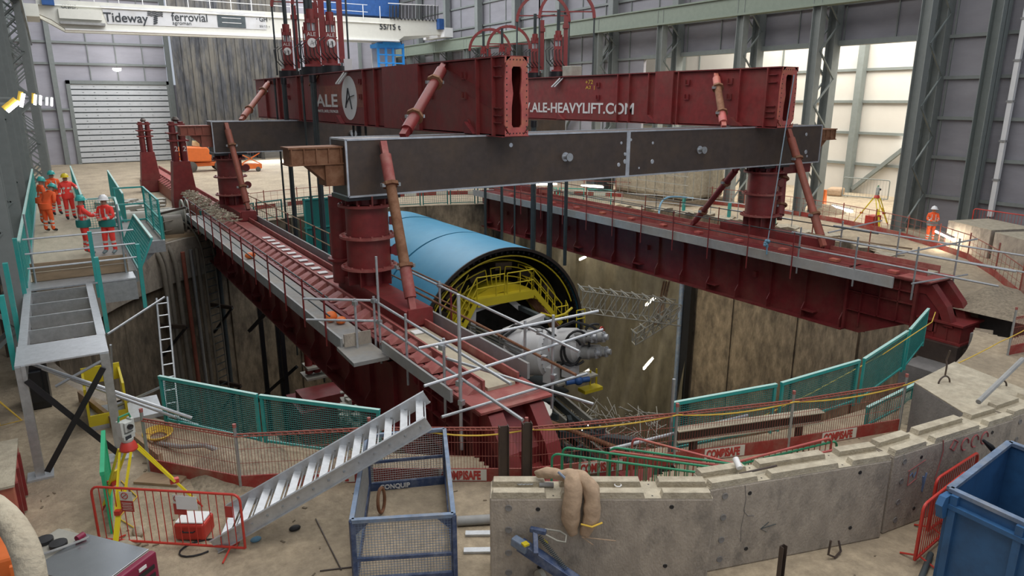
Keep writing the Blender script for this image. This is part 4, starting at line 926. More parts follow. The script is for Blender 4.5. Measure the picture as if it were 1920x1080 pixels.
for p in (((14.9, 24.2, -2.6), (15.6, 24.0, -2.15), (16.5, 23.3, -2.2), (17.0, 22.5, -2.6)), ((15.0, 24.1, -2.7), (15.7, 23.9, -2.25), (16.4, 23.4, -2.35), (16.9, 22.7, -3.2)), ((17.0, 22.8, -2.2), (17.5, 22.3, -1.85), (18.2, 21.9, -2.1), (18.8, 21.6, -2.6))):
    MB().path(p, .06, 8).build('hydraulic_hose', M_['black'], sc, world=True)
rg = c0 + RA @ Vector((.05, -.2, .91)); 
mk = MB(); mk.path([rg + RA @ Vector((.16 * math.cos(a), .20 * math.sin(a) , .0)) for a in [j * math.pi / 8 for j in range(-2, 11)]], .03, 5); mk.build('red_mark', M_['red_bright'], sc, world=True)
MB().bb(16.5, 18.7, 22.0, 22.6, -4.5, -4.42).build('support_plate', M_['dusty_metal'], sc, smooth=False, world=True)
MB().box((16.6, 22.6, -4.1), (.7, .5, .7), .5).box((17.3, 22.2, -4.0), (.6, .5, .5), .3).build('support_saddle', M_['white_paint'], sc, smooth=False, world=True)
MB().tube((16.7, 21.7, -4.25), (17.7, 21.4, -4.2), .12, 10).ball((17.2, 21.5, -4.2), .2).build('blue_pump', M_['blue_dark'], sc, world=True)
# dark machinery below in the shaft
random.seed(9)
dm = thing('cutter_assembly', 'dark heap of steel rings and rails under the white drum', 'machinery', (17, 22, -7))
for k in range(6):
    x = 15.2 + k * .55; MB().bar((x, 25.5, -5.6), (x + 1.2, 20.5, -7.6), .12, .3).build('rail_strip', M_['dusty_metal' if k % 2 else 'graphite'], dm, smooth=False, world=True)
mb = MB()
for i in range(40): p = Vector((random.uniform(14.2, 17.6), random.uniform(20, 24), random.uniform(-7.2, -5.8))); mb.box(p, (random.uniform(.1, .5), random.uniform(.1, .6), random.uniform(.1, .4)), random.uniform(0, 3))
mb.build('valve_clutter', M_['graphite'], dm, smooth=False, world=True)['kind'] = 'stuff'
MB().bar((14.2, 24, -6.4), (18.8, 19.5, -6.6), .35, .25).build('cross_rail', M_['graphite'], dm, smooth=False, world=True)
tag(MB().bb(16.5, 18.9, 17.2, 19.4, -9.8, -7.6).prism([(16.4, -7.5), (19, -7.5), (19.3, -6.9), (16.8, -6.9)], 17, 19.3, 'y').build('red_skip', M_['red'], smooth=False), 'dark red box frame deep in the shaft below the white drum', 'frame')

# ---------------------------------------------------------------- inside the shaft: sheeting, light tubes, trusses
def onwall(a_deg, z, off=0.0): a = math.radians(a_deg); r = SR - off; return Vector((SX + r * math.cos(a), SY + r * math.sin(a), z))
random.seed(21)
tp = MB(); na, nz = 34, 14; vs = []
for i in range(na + 1):
    a = 14 + (58 - 14) * i / na
    for j in range(nz + 1):
        z = -1.9 - 20 * j / nz; off = .5 + .35 * noise.noise(Vector((a * .25, z * .22, 3))) + .25 * math.sin(a * .9 + z * .35)
        vs.append(tuple(onwall(a, z, off)))
tp.add(vs, [(i * (nz + 1) + j, (i + 1) * (nz + 1) + j, (i + 1) * (nz + 1) + j + 1, i * (nz + 1) + j + 1) for i in range(na) for j in range(nz)])
tag(tp.build('plastic_sheeting', M_['tarp']), 'creased dusty plastic sheeting hung over the shaft wall beyond the white drum', 'sheeting')
def tubelight(a, b, label, power=0, mat_='glow'):
    a, b = Vector(a), Vector(b); t = thing('tube_light', label, 'light', a)
    MB().tube(a, b, .06, 8).build('tube', M_[mat_], t, world=True); MB().bar(a + Vector((0, 0, .11)), b + Vector((0, 0, .11)), .16, .05).build('housing', M_['galv'], t, world=True, smooth=False)
    if power:
        l = bpy.data.lights.new('tube_lamp', 'POINT'); l.energy = power; l.color = (1, .86, .62); l.shadow_soft_size = .25
        o = bpy.data.objects.new('tube_lamp', l); COL.objects.link(o); o.location = (a + b) / 2 + Vector((-.25, -.25, -.25))
E0 = lambda px, py, x=30.5: GX(px, py, x)
tubelight(E0(1211, 573, 29.5), E0(1228, 559, 29.5), 'lit tube light high on the shaft sheeting above the scaffold truss', 150)
tubelight(E0(1207, 692, 29), E0(1224, 672, 29), 'lit tube light low on the shaft sheeting, beside the dark corner', 150)
tubelight(E0(1085, 708, 27), E0(1104, 694, 27), 'lit tube light deep in the shaft right of the white drum', 110)
tubelight(E0(1088, 812, 27), E0(1102, 797, 27), 'deepest lit tube light, just over the near fence', 110)
tubelight(E0(1087, 487, 29), E0(1098, 482, 29), 'lit tube light peeping out right under the right girder', 110)
def truss(a, b, w_, h_, label, n=12, m='dusty_metal', r=.03):
    a, b = Vector(a), Vector(b); t = thing('scaffold_truss', label, 'scaffolding', a); d = (b - a).normalized(); s = d.cross(Vector((0, 0, 1))).normalized() * w_; u = Vector((0, 0, h_))
    for q in (Vector(), s, u, s + u): MB().tube(a + q, b + q, r, 6).build('chord', M_[m], t, world=True)
    mb = MB()
    for i in range(n):
        p, q = a.lerp(b, i / n), a.lerp(b, (i + 1) / n)
        for o_ in (Vector(), s): mb.tube(p + o_, p + o_ + u, r, 5).tube(p + o_, q + o_ + u, r, 5)
        mb.tube(p, p + s, r, 5).tube(p + u, p + u + s, r, 5).tube(p - s * .4 + u, p + s * 1.4 + u * 1.15, r, 5)
    mb.build('lacing', M_[m], t, world=True); return t
truss(GX(1085, 575, 21.5), GX(1265, 600, 26.0), 1.0, 1.1, 'long dusty scaffold truss hanging across the shaft beyond the white drum', 9)
truss(GX(1185, 640, 24), GX(1265, 590, 26), .6, .6, 'short tilted bundle of dusty scaffold tubes under the long truss end', 5)
mb = MB()
for i in range(150):
    p = GX(random.uniform(1065, 1250), random.uniform(770, 850), random.uniform(19, 23)); a = random.uniform(0, math.pi); l = random.uniform(.4, 1.3)
    mb.tube(p, p + Vector((math.cos(a) * l, math.sin(a) * l, random.uniform(-.5, .5))), .022, 5)
tag(mb.build('scaffold_tangle', M_['dusty_metal']), 'tangle of thin scaffold tubes low in the shaft behind the near fence', 'scaffolding', kind='stuff')
for i, (px, l_) in enumerate(((1227, 'blue grey'), )):
    p = onwall(16.0, 0, .55); tag(MB().tube((p.x, p.y, -1.7), (p.x, p.y, -22), .16, 10).build('riser_pipe', M_['blue_worn']), 'long blue grey riser pipe in the corner of the shaft', 'pipe')
p = onwall(15, 0, .45); MBt = MB().bb(p.x - .1, p.x + .3, p.y - .5, p.y + .1, -22, -1.7); tag(MBt.build('dark_duct', M_['black_steel'], smooth=False), 'dark slot duct beside the blue grey riser pipe', 'duct')
for px0, py0, px1, py1, x_, lab in ((1245, 528, 1228, 600, 27, 'leaning bundle of pale poles below the right girder'),):
    t = thing('pole_bundle', lab, 'poles', GX(px0, py0, x_))
    for k in range(3): MB().tube(GX(px0 + k * 5, py0, x_), GX(px1 + k * 4, py1 + 8, x_ - 1.5), .06, 6).build('pole', M_['timber'], t, world=True)

# left side of the shaft: pipes, cable ladder, beam brackets
def wallpipe(name, pts, r, m, label, cat='pipe', group=None):
    return tag(MB().path(pts, r, 10).build(name, M_[m]), label, cat, group)
def bez(a, b, c, d, n=12):
    a, b, c, d = map(Vector, (a, b, c, d)); return [a * (1 - t) ** 3 + b * 3 * t * (1 - t) ** 2 + c * 3 * t * t * (1 - t) + d * t ** 3 for t in [i / n for i in range(n + 1)]]
for k, (lab, m, da) in enumerate((('pale hose bend nearest the walkway dropping into the shaft', 'hose', 32.5), ('second hose bend looping over the shaft rim beside the first', 'hose', 33.6), ('third hose bend over the shaft rim, next to the cable ladder', 'pink_pipe', 35.6))):
    w0 = onwall(169 - da, 0, .6); o0 = onwall(169 - da, 0, -2.8)
    pts = [o0 + Vector((-.6, -.4, .35))] + bez(o0 + Vector((0, 0, .4)), onwall(169 - da, .55, -1), onwall(169 - da, .6, .6), w0 + Vector((0, 0, -1.6)), 10) + [w0 + Vector((0, 0, -9)), w0 + Vector((0, 0, -18))]
    wallpipe('hose_bend', pts, .12, 'hose', lab, 'pipe')
    for z in (-2.6, -5.5, -9): MB().lathe([(.18, 0), (.18, .12)], (w0.x, w0.y, z), n=10).build('pipe_clamp', M_['rust'], bpy.data.objects[-1] if False else None) if False else None
for k, (a, m, r, lab) in enumerate(((131.5, 'red_brown', .11, 'dull red riser pipe fixed to the left shaft wall'), (129.6, 'galv', .09, 'grey riser pipe on the left shaft wall'), (128.2, 'hose', .1, 'tan riser pipe on the left shaft wall'), (123.6, 'graphite', .12, 'thick dark riser pipe right of the cable ladder'))):
    p = onwall(a, 0, .6); wallpipe('riser_pipe', [(p.x, p.y, -.6), (p.x, p.y, -22)], r, m, lab)
lad = thing('cable_ladder', 'curved dark cable ladder arching over the shaft rim and down the left wall', 'ladder', onwall(126, 0))
path = [onwall(126, .1, -2.6)] + bez(onwall(126, .75, -2.2), onwall(126, 1.0, -.8), onwall(126, .9, .6), onwall(126, -1.2, .75), 12) + [onwall(126, -21, .75)]
tv = Vector((-math.sin(math.radians(126)), math.cos(math.radians(126)), 0)) * .38
for s in (-1, 1): MB().path([p + tv * s for p in path], .05, 6).build('side_rail', M_['hose'], lad, world=True)
full = []
for a, b in zip(path, path[1:]):
    n = max(1, int((b - a).length / .42)); full += [a.lerp(b, i / n) for i in range(n)]
for p in full[::1]: MB().bar(p - tv, p + tv, .05, .04).build('rung', M_['graphite'], lad, smooth=False, world=True)
for z in (-4.2, -9):
    for a in (137, 124.5):
        p = onwall(a, z, .0); q = onwall(a, z, 1.6); t = thing('wall_bracket', 'black steel bracket %s on the left shaft wall' % {(-4.2, 137): 'upper, nearest the walkway,', (-4.2, 124.5): 'upper, beside the ladder,', (-9, 137): 'lower, nearest the walkway,', (-9, 124.5): 'lower, beside the ladder,'}[(z, a)], 'bracket', p)
        MB().bar(p, q, .14, .2).build('arm', M_['dark_steel'], t, smooth=False, world=True); MB().bar(q, p + Vector((0, 0, -1.7)), .12).build('strut', M_['black_steel'], t, smooth=False, world=True)
# dark steel frame with a pale tray under the left girder
t = thing('working_frame', 'dark steel working frame with a pale tray under the left girder', 'frame', (10, 33, -8))
for x, y in ((8.2, 38.5), (9.3, 39.5), (8.8, 36.5)): MB().bb(x, x + .22, y, y + .22, -20, -2.2).build('post', M_['black_steel'], t, smooth=False, world=True)
MB().bar((7.6, 38.3, -5.0), (9.3, 36.6, -2.6), .18).build('brace', M_['black_steel'], t, smooth=False, world=True); MB().bar((7.6, 38.3, -9.2), (9.6, 36.8, -7), .18).build('brace', M_['black_steel'], t, smooth=False, world=True)
q = GY(600, 700, 33.5); MB().box(q, (1.7, 1.2, .1)).box(q + Vector((0, 0, .5)), (1.5, 1.0, .12)).build('tray', M_['dusty_metal'], t, smooth=False, world=True)
q = GY(578, 675, 33.5); MB().lathe([(.2, -.7), (.2, .9)], q, n=10).lathe([(.2, -.7), (.2, .7)], q + Vector((.4, 0, 0)), n=10).build('red_cylinder_pair', M_['red'], t, world=True)
q = GY(620, 770, 32); tag(MB().box(q, (3.6, 2.6, 1.6)).box(q + Vector((-.3, -.2, 1.0)), (2.4, 1.6, .5)).build('red_tank', M_['red_skid'], smooth=False), 'dark red box tank standing deep under the left girder', 'tank')
mb = MB()
for i in range(60):
    q = GY(random.uniform(640, 700), random.uniform(735, 800), random.uniform(28, 30)); mb.box(q, (random.uniform(.1, .5), .3, random.uniform(.05, .3)), random.uniform(0, 3))
tag(mb.build('pale_debris', M_['dusty_metal'], smooth=False), 'pale debris and fittings piled deep below the near left tower', 'debris', kind='stuff')
# ---------------------------------------------------------------- ground round the shaft
def ang(p): return math.degrees(math.atan2(p[1] - SY, p[0] - SX))
random.seed(31)
# crumbled pile heads on the right rim
prev = None
heads = [('pile_head', a) for a in [-28 + k * 4.6 for k in range(20)]]
for k, (nm, a) in enumerate(heads):
    r0 = SR - .45; h = random.uniform(-.02, .12) + (0.05 if k % 2 else -.02)
    A_ = math.radians(a); vs = []; n = 10; mb = MB()
    c = Vector((SX + (r0 + .75) * math.cos(A_), SY + (r0 + .75) * math.sin(A_), 0))
    poly = [(c.x + random.uniform(.55, .8) * math.cos(q * 2 * math.pi / n), c.y + random.uniform(.55, .8) * math.sin(q * 2 * math.pi / n)) for q in range(n)]
    m = len(poly); top = [(x, y, h + random.uniform(-.1, .12)) for x, y in poly]; bot = [(x, y, -1.5) for x, y in poly]
    mb.add(bot + top + [(c.x, c.y, h + .12)], [(i, (i + 1) % m, m + (i + 1) % m, m + i) for i in range(m)] + [(m + i, m + (i + 1) % m, 2 * m) for i in range(m)])
    if 20.5 < c.x < 28.3 and c.y < 12: continue
    mb.fm = [0] * m + [1] * m; tag(mb.build('pile_head', (M_['shaft_concrete'], M_['concrete_top']), smooth=False), 'broken concrete pile head on the right rim, ' + ORD[k] + ' from the girder foot', 'pile', 'broken pile heads along the right rim of the shaft')
# spoil mounds inside the near barrier
def mound(c, sx, sy, h, label, m='gravel', n=14):
    mb = MB(); vs = []
    for i in range(n + 1):
        for j in range(n + 1):
            u, v = i / n * 2 - 1, j / n * 2 - 1; r = math.hypot(u, v); z = h * max(0, 1 - r * r) * (1 + .5 * noise.noise(Vector((u * 2.2 + c[0], v * 2.2 + c[1], 0)))) - .03
            vs.append((c[0] + u * sx, c[1] + v * sy, z))
    mb.add(vs, [(i * (n + 1) + j, (i + 1) * (n + 1) + j, (i + 1) * (n + 1) + j + 1, i * (n + 1) + j + 1) for i in range(n) for j in range(n)])
    return tag(mb.build('spoil_mound', M_[m]), label, 'spoil', kind='stuff')
mound((2.3, 13.75), 1.0, 1.1, .38, 'mound of pale spoil behind the near left mesh barrier'); mound((3.9, 12.7), .9, .8, .30, 'low mound of pale spoil right of the first, behind the aluminium stair')
mound((28.6, 10.9), 2.2, 1.6, .5, 'slope of loose gravel behind the right hand mesh barrier', 'gravel', 18); mound((17.2, 7.6), 1.8, .7, .3, 'strip of crumbled concrete behind the barrier blocks'); mound((12.2, 7.2), 1.2, .6, .35, 'heap of rubble just behind the middle barrier block')
mound((42.5, 27.5), 1.6, 1.2, .5, 'low mound of earth in the annex opening', 'earth')

# ---------------------------------------------------------------- teal guard panels at the rim
def teal_panel(a, b, h, label, tint='teal', mesh=0.05, lean=0, group=None, z=0.0, top='teal_pale', wd=.008):
    a, b = Vector((a[0], a[1], z)), Vector((b[0], b[1], z)); L = (b - a); l = L.length; t = thing('mesh_fence', label, 'fence', a, math.atan2(L.y, L.x), group)
    def B(n, mb, m): return mb.build(n, M_[m], t, smooth=False)
    for x in (0.04, l - .04): B('post', MB().box((x, 0, h / 2), (.07, .05, h)), tint)
    B('top_rail', MB().box((l / 2, 0, h), (l, .07, .07)), tint if top is None else tint); B('bottom_rail', MB().box((l / 2, 0, .12), (l - .1, .04, .05)), tint)
    if top: B('top_cap', MB().box((l / 2, 0, h + .038), (l, .074, .006)), top)
    B('mesh', MB().grid((.08, 0, .14), (l - .16, 0, 0), (0, 0, h - .2), int(l / mesh), int(h / mesh), wd), tint if tint != 'teal' else 'teal_dark')
    return t
tr = [(10.0, 9.45), (12.5, 8.9), (15.4, 8.62), (18.5, 8.75), (19.9, 9.05)]
rp = [G(px, py, 1.15) for px, py in ((1262, 757), (1456, 722), (1465, 720), (1612, 677), (1620, 675), (1702, 622), (1706, 620), (1741, 580))]
labs = ['teal mesh guard panel on the near right rim, nearest the steel posts', 'teal mesh guard panel second from the steel posts, behind the brown beam', 'teal mesh guard panel third along, where the rim starts to turn', 'last upright teal mesh guard panel before the right girder foot']
for i in range(4):
    a, b = rp[2 * i], rp[2 * i + 1]; teal_panel((a.x, a.y), (b.x, b.y), 1.15, labs[i], mesh=.055)
lp = [G(px, py, 1.15) for px, py in ((298, 707), (482, 742), (487, 743), (712, 771))]
teal_panel((lp[0].x, lp[0].y), (lp[1].x, lp[1].y), 1.15, 'teal mesh guard panel on the near left rim behind the survey tripod', mesh=.055)
teal_panel((lp[2].x, lp[2].y), (lp[3].x, lp[3].y), 1.15, 'teal mesh guard panel on the near left rim behind the aluminium stair', mesh=.055)
q0, q1 = G(1625, 770, .5), G(1715, 725, .5); teal_panel((q0.x, q0.y), (q1.x, q1.y), .55, 'low teal panel leaning beside the big concrete cube', mesh=.06)
# far rim panels
far_a = [62, 66.5, 71, 75.5, 80, 95, 99.5, 104, 108.5]
for k, a in enumerate(range(34, 120, 6)):
    if 70 < a < 76: continue
    p, q = onwall(a, 0, -.35), onwall(a + 5.6, 0, -.35); teal_panel((p.x, p.y), (q.x, q.y), 1.15, 'dusty teal mesh panel on the far rim, ' + ORD[k] + ' from the right', 'teal_dark', mesh=.16, group='teal panels along the far rim of the shaft', top=None, wd=.012)
for a in (-2, 8, 18):
    p, q = onwall(a, 0, -.25), onwall(a + .6, 0, -.25); tag(MB().bar((p.x, p.y, -.2), (p.x, p.y, .95), .16, .16, (1, 0, 0)).build('guard_post', M_['teal'], smooth=False), 'stubby teal post on the right rim of the shaft, ' + {-2: 'nearest the girder foot', 8: 'middle one of three', 18: 'farthest of three'}[a], 'post')
for a0, a1, lab in ((-6, 24, 'two galvanised tubes running along the right rim of the shaft'), (24, 62, 'two galvanised tubes on the far right rim behind the right girder')):
    t = thing('tube_rail', lab, 'railing', onwall(a0, 0, -.2))
    for z in (.55, 1.0): MB().path([onwall(a0 + (a1 - a0) * i / 10, z, -.2) for i in range(11)], .028, 6).build('rail', M_['galv'], t, world=True)
    for i in range(0, 11, 2): p = onwall(a0 + (a1 - a0) * i / 10, 0, -.2); MB().tube((p.x, p.y, -.1), (p.x, p.y, 1.1), .028, 6).build('post', M_['galv'], t, world=True)
# deep teal enclosure seen between strands on the far rim
a_, b_ = GY(590, 470, 43.8), GY(655, 470, 43.8)
t = thing('debris_screen', 'deep green netted enclosure on the far rim between the strand cables', 'screen', (a_.x, 43.8, -2.6))
MB().bb(a_.x - .5, b_.x + 1.5, 43.7, 43.76, -2.4, 1.2).build('net', M_['teal_dark'], t, smooth=False, world=True)
for z in (-2.4, -.6, 1.2): MB().bb(a_.x - .6, b_.x + 1.6, 43.6, 43.7, z - .05, z + .05).build('rail', M_['teal'], t, smooth=False, world=True)
for x in (a_.x - .5, b_.x + 1.5): MB().bb(x - .05, x + .05, 43.58, 43.7, -2.5, 1.3).build('post', M_['teal'], t, smooth=False, world=True)

# ---------------------------------------------------------------- red brown mesh edge barrier
BX, BY, BR = 18.1, 28.7, 21.75
def bpt(deg, r=BR): a = math.radians(deg); return Vector((BX + r * math.cos(a), BY + r * math.sin(a), 0))
def project(v):
    d = Vector(v) - CAMP; return CX + F * d.dot(RT) / d.dot(FW)
def barrier_panel(p, q, label, near, group=None, sign=True, board='red_board', h=1.15, spx=None):
    L = q - p; l = L.length; su = l * .5
    if spx: su = min((abs(project(p + L * (i / 100)) - spx), l * i / 100) for i in range(15, 86))[1]
    t = thing('edge_barrier', label, 'barrier', p, math.atan2(L.y, L.x), group)
    MB().box((l / 2, 0, .14), (l, .03, .28)).build('toe_board', M_[board], t, smooth=False)
    if near: MB().grid((.02, 0, .25), (l - .04, 0, 0), (0, 0, h - .27), int(l / .06), 3, .007).build('mesh', M_['mesh_red'], t, smooth=False)
    else: MB().grid((.02, 0, .25), (l - .04, 0, 0), (0, 0, h - .27), int(l / .5), 3, .012).build('mesh', M_['mesh_red'], t, smooth=False)
    mb = MB().tube((0, 0, h), (l, 0, h), .014, 6)
    if near:
        mb.tube((0, -.03, h - .04), (l, -.03, h - .04), .012, 6)
        n = int(l / .1)
        for i in range(n): mb.tube((i * l / n, 0, h), ((i + .6) * l / n, -.03, h - .05), .009, 4)
    mb.build('top_rail', M_['mesh_red'], t)
    if sign:
        s = MB().box((su, -.018 if near else .018, .145), (.92, .008, .24)).build('sign', M_['cream'], t, smooth=False)
        if near: text('COMBISAFE', .25, 'lettering', M_['text_red'], s, frame((su - .42, -.026, .06), (1, 0, 0), (0, 0, 1)), off=.012, sx=.585)
    return t
def barrier_post(p, label, group=None, h=1.45, m='galv'):
    t = thing('barrier_post', label, 'post', p, 0, group); MB().tube((0, 0, 0), (0, 0, h), .032, 8).build('tube', M_[m], t); MB().tube((0, 0, h - .06), (0, 0, h + .01), .036, 8).build('red_cap', M_['red_track'], t); return t
# near run: posts at measured ground points
near = [Vector((.72, 14.55, 0)), Vector((2.11, 12.85, 0)), Vector((4.33, 11.75, 0)), Vector((6.86, 10.12, 0)), Vector((9.75, 9.02, 0)), Vector((12.25, 8.15, 0)), Vector((15.15, 7.38, 0))]
nl = ['red brown mesh barrier bay behind the survey tripod', 'red brown mesh barrier bay behind the middle of the aluminium stair', 'red brown mesh barrier bay behind the blue mesh cage, with a torn white sign', 'red brown mesh barrier bay right of the rusty steel posts, with a white sign', 'red brown mesh barrier bay behind the stacked green barriers', 'red brown mesh barrier bay ending by the big concrete cube, with a white sign']
for i in range(6): barrier_panel(near[i], near[i + 1], nl[i], True, sign=i > 0, spx=(None, 620, 868, 1125, 1358, 1572)[i])
pl = ['grey barrier post behind the survey tripod', 'grey red capped barrier post left of the aluminium stair', 'grey barrier post hidden behind the aluminium stair', 'grey red capped barrier post beside the right rusty steel post', 'grey barrier post under the sagging yellow cable, middle of the near run', 'tall grey barrier post at the start of the teal panels', 'grey barrier post in front of the last upright teal panels']
for i, p in enumerate(near): barrier_post(p + Vector((0, 0, 0)), pl[i], h=1.35)
tag(MB().tube((9.9, 9.3, 0), (9.9, 9.3, 1.75), .035, 8).build('scaffold_tube', M_['galv']), 'tall galvanised tube standing where the right teal panels begin', 'tube')
tag(MB().tube((8.3, 9.35, .62), (11.8, 8.9, .62), .035, 8).build('scaffold_tube', M_['galv_light']), 'bright galvanised tube lying level behind the near mesh barrier', 'tube')
# right and far runs
start = ang2 = math.degrees(math.atan2(near[-1].y - BY, near[-1].x - BX))
degs = []
d = -38.0
while d < 118: degs.append(d); d += 6.6
for i in range(len(degs) - 1):
    p, q = bpt(degs[i]), bpt(degs[i + 1]); right = degs[i] < 30
    if right: g_, lab = 'red mesh barrier bays along the right side', 'red mesh barrier bay curving along the right, ' + ORD[i] + ' from the concrete blocks'
    else: g_, lab = 'red mesh barrier bays along the far side', 'red mesh barrier bay beyond the far rim, ' + ORD[i - 10] + ' from the right'
    barrier_panel(p, q, lab, False, g_, sign=not right, board='red_board')
    barrier_post(p, 'brown post at the near end of the ' + ORD[i if right else i - 10] + ' ' + ('right side' if right else 'far side') + ' barrier bay', ('right' if right else 'far') + ' mesh barrier posts', m='mesh_red', h=1.25)
bays = [Vector((22.6, 8.3, 0)), Vector((24.3, 8.0, 0)), Vector((27.2, 9.3, 0)), Vector((29.9, 11.0, 0)), Vector((32.6, 13.0, 0)), bpt(-38)]
rl = ['low mesh barrier bay by the red concrete packer at the right girder foot', 'mesh barrier bay with tan ropes right of the girder foot', 'mesh barrier bay in front of the gravel slope', 'mesh barrier bay before the pale concrete blocks', 'mesh barrier bay joining the curved right run']
for i in range(len(bays) - 1):
    barrier_panel(bays[i], bays[i + 1], rl[i], True if i < 3 else False, sign=False, board='red_board'); barrier_post(bays[i], ['short grey post by the big concrete cube', 'grey post right behind the big concrete cube', 'grey post in front of the gravel slope', 'brown post beside the gravel slope', 'brown post before the concrete blocks'][i], m='galv' if i < 3 else 'mesh_red')

# yellow cable draped along the barrier
def drape(pts, sag, m, r, label, cat='cable', z=1.12):
    out = []
    for a, b in zip(pts, pts[1:]):
        for i in range(8): t = i / 8; out.append(a.lerp(b, t) + Vector((0, -.03, z - sag * 4 * t * (1 - t))))
    out.append(pts[-1] + Vector((0, -.03, z))); return tag(MB().path(out, r, 6).build('draped_cable', M_[m]), label, cat)
drape([near[2] + Vector((.9, -.7, 0)), near[3], near[4], near[5], near[6]], .10, 'wire_yellow', .016, 'thin yellow cable draped along the near mesh barrier')
drape([near[6], Vector((20, 7.6, .0)), bays[1], bays[2], bays[3]], .06, 'wire_yellow', .014, 'thin tan cable strung from the concrete cube towards the right')
p0 = Vector((11.9, 8.6, .2)); tag(MB().path([Vector((11.0, 8.9, .35)), Vector((14, 8.9, .6)), Vector((17, 8.95, .95)), Vector((20, 9.3, 1.2)), Vector((21.4, 9.9, 1.1))], .013, 6).build('draped_cable', M_['wire_yellow']), 'straw coloured cable crossing the teal panels diagonally', 'cable')

# rusty H posts
for x, y, lab in ((6.28, 10.02, 'left of the two rusty steel posts in front of the girder nose'), (6.72, 9.90, 'right of the two rusty steel posts in front of the girder nose')):
    tag(MB().box((x, y, .68), (.17, .012, 1.4), -.35).box((x - .085 * .94, y + .085 * .34, .68), (.012, .13, 1.4), -.35).box((x + .085 * .94, y - .085 * .34, .68), (.012, .13, 1.4), -.35).build('steel_post', M_['dark_steel'], smooth=False), lab, 'post')
# brown steel beam in front of the teal panels
a = G(1268, 806, .75); b = G(1540, 770, .75)
t = thing('steel_beam', 'brown steel beam resting on two short posts in front of the teal panels', 'beam', a)
MB().bar(a, b, .22, .02).bar(a - Vector((0, 0, .24)), b - Vector((0, 0, .24)), .22, .02).build('flange_pair', M_['deck_dusty'], t, smooth=False, world=True); MB().bar(a - Vector((0, 0, .12)), b - Vector((0, 0, .12)), .02, .24).build('web', M_['dark_steel'], t, smooth=False, world=True)
for f in (.12, .85): p = a.lerp(b, f); MB().bb(p.x - .06, p.x + .06, p.y - .06, p.y + .06, 0, p.z - .25).build('leg', M_['dark_steel'], t, smooth=False, world=True)

# big concrete cube with lifting loops, blocks on the right
def block(name, poly, z0, z1, label, m='concrete', topm='concrete_top'):
    t = thing(name, label, 'concrete block', (poly[0][0], poly[0][1], z0))
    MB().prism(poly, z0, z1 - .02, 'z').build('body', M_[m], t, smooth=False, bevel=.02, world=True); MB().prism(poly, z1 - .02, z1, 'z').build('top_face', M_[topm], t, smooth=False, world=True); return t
cz = 1.22
cp = [G(1714, 716, cz), G(1790, 678, cz), G(1935, 735, cz), G(1850, 800, cz)]
cube = block('concrete_cube', [(p.x, p.y) for p in cp][::-1], 0, cz, 'big concrete cube with iron lifting loops at the right edge', 'concrete_dark')
for px, py, r in ((1770, 718, .15), (1878, 725, .13)):
    p = G(px, py, cz); MB().path([(p.x + r * math.cos(a), p.y - r * math.cos(a) * .3, cz - .02 + r * 1.2 * math.sin(a)) for a in [k * math.pi / 10 for k in range(11)]], .018, 8).build('lifting_loop', M_['dark_steel'], cube, world=True)
p = G(1772, 705, cz); MB().path([p, p + Vector((0, 0, .25)), p + Vector((.05, .05, .35)), p + Vector((.03, 0, .6))], .02, 6).build('chain', M_['dark_steel'], cube, world=True)
bk = [[(36.2, 14.9), (38.5, 14.0), (39.8, 16.6), (37.4, 17.4)], [(33.8, 11.0), (36.8, 9.2), (38.3, 13.7), (36.1, 14.7)]]
block('concrete_block', bk[0], 0, 1.35, 'large pale precast concrete block behind the right barrier, left one'); block('concrete_block', bk[1], 0, 1.3, 'large pale precast concrete block at the right edge of the photo')
t = thing('timber_frame', 'pale new timber frame standing at the right edge by the wall', 'frame', (39.6, 13.2, 0))
for y in (12.9, 14.4): MB().bb(40.0, 40.12, y, y + .1, 0, 2.9).build('stud', M_['timber_new'], t, smooth=False, world=True)
MB().bb(39.95, 40.0, 12.4, 14.6, 2.2, 2.85).build('board', M_['timber_new'], t, smooth=False, world=True); MB().bb(39.2, 40.3, 12.2, 14.6, 1.5, 1.6).build('shelf', M_['timber'], t, smooth=False, world=True)
a, b = Vector((39.5, 16.8, 1.1)), Vector((38.6, 13.4, 1.1))

# crowd control barriers
def crowd_barrier(a, b, label, col='red_bright', h=1.05, rz=0.02, lean=(0, 0, 0), group=None, base=.12, nbar=19):
    a, b = Vector(a), Vector(b); L = b - a; l = math.hypot(L.x, L.y); t = thing('crowd_barrier', label, 'barrier', a, math.atan2(L.y, L.x), group)
    sl = L.z / l if l else 0
    def q(x, z): return (x, lean[1] * z, z + sl * x)
    r = .12; pts = [q(0, base), q(0, h - r)] + [q(r - r * math.cos(k * math.pi / 8), h - r + r * math.sin(k * math.pi / 8)) for k in range(1, 5)] + [q(l - r + r * math.sin(k * math.pi / 8), h - r + r * math.cos(k * math.pi / 8)) for k in range(0, 5)] + [q(l, base)]
    MB().path(pts + [q(l, base)], rz, 8).path([q(0, base), q(l, base)], rz, 8).build('frame', M_[col], t)
    for i in range(1, nbar):
        x = l * i / nbar; MB().tube(q(x, base), q(x, h), .008, 5).build('bar', M_[col], t)
    for x in (l * .1, l * .9): MB().path([(x, -.28, .02 + sl * x), (x, 0, base + sl * x), (x, .28, .02 + sl * x)], .016, 6).build('foot', M_[col], t)
    return t
cbm = crowd_barrier((-.27, 12.3, 0), (1.72, 10.72, 0), 'red crowd barrier with paper notices standing before the survey tripod', 'red_bright', 1.10, .021)
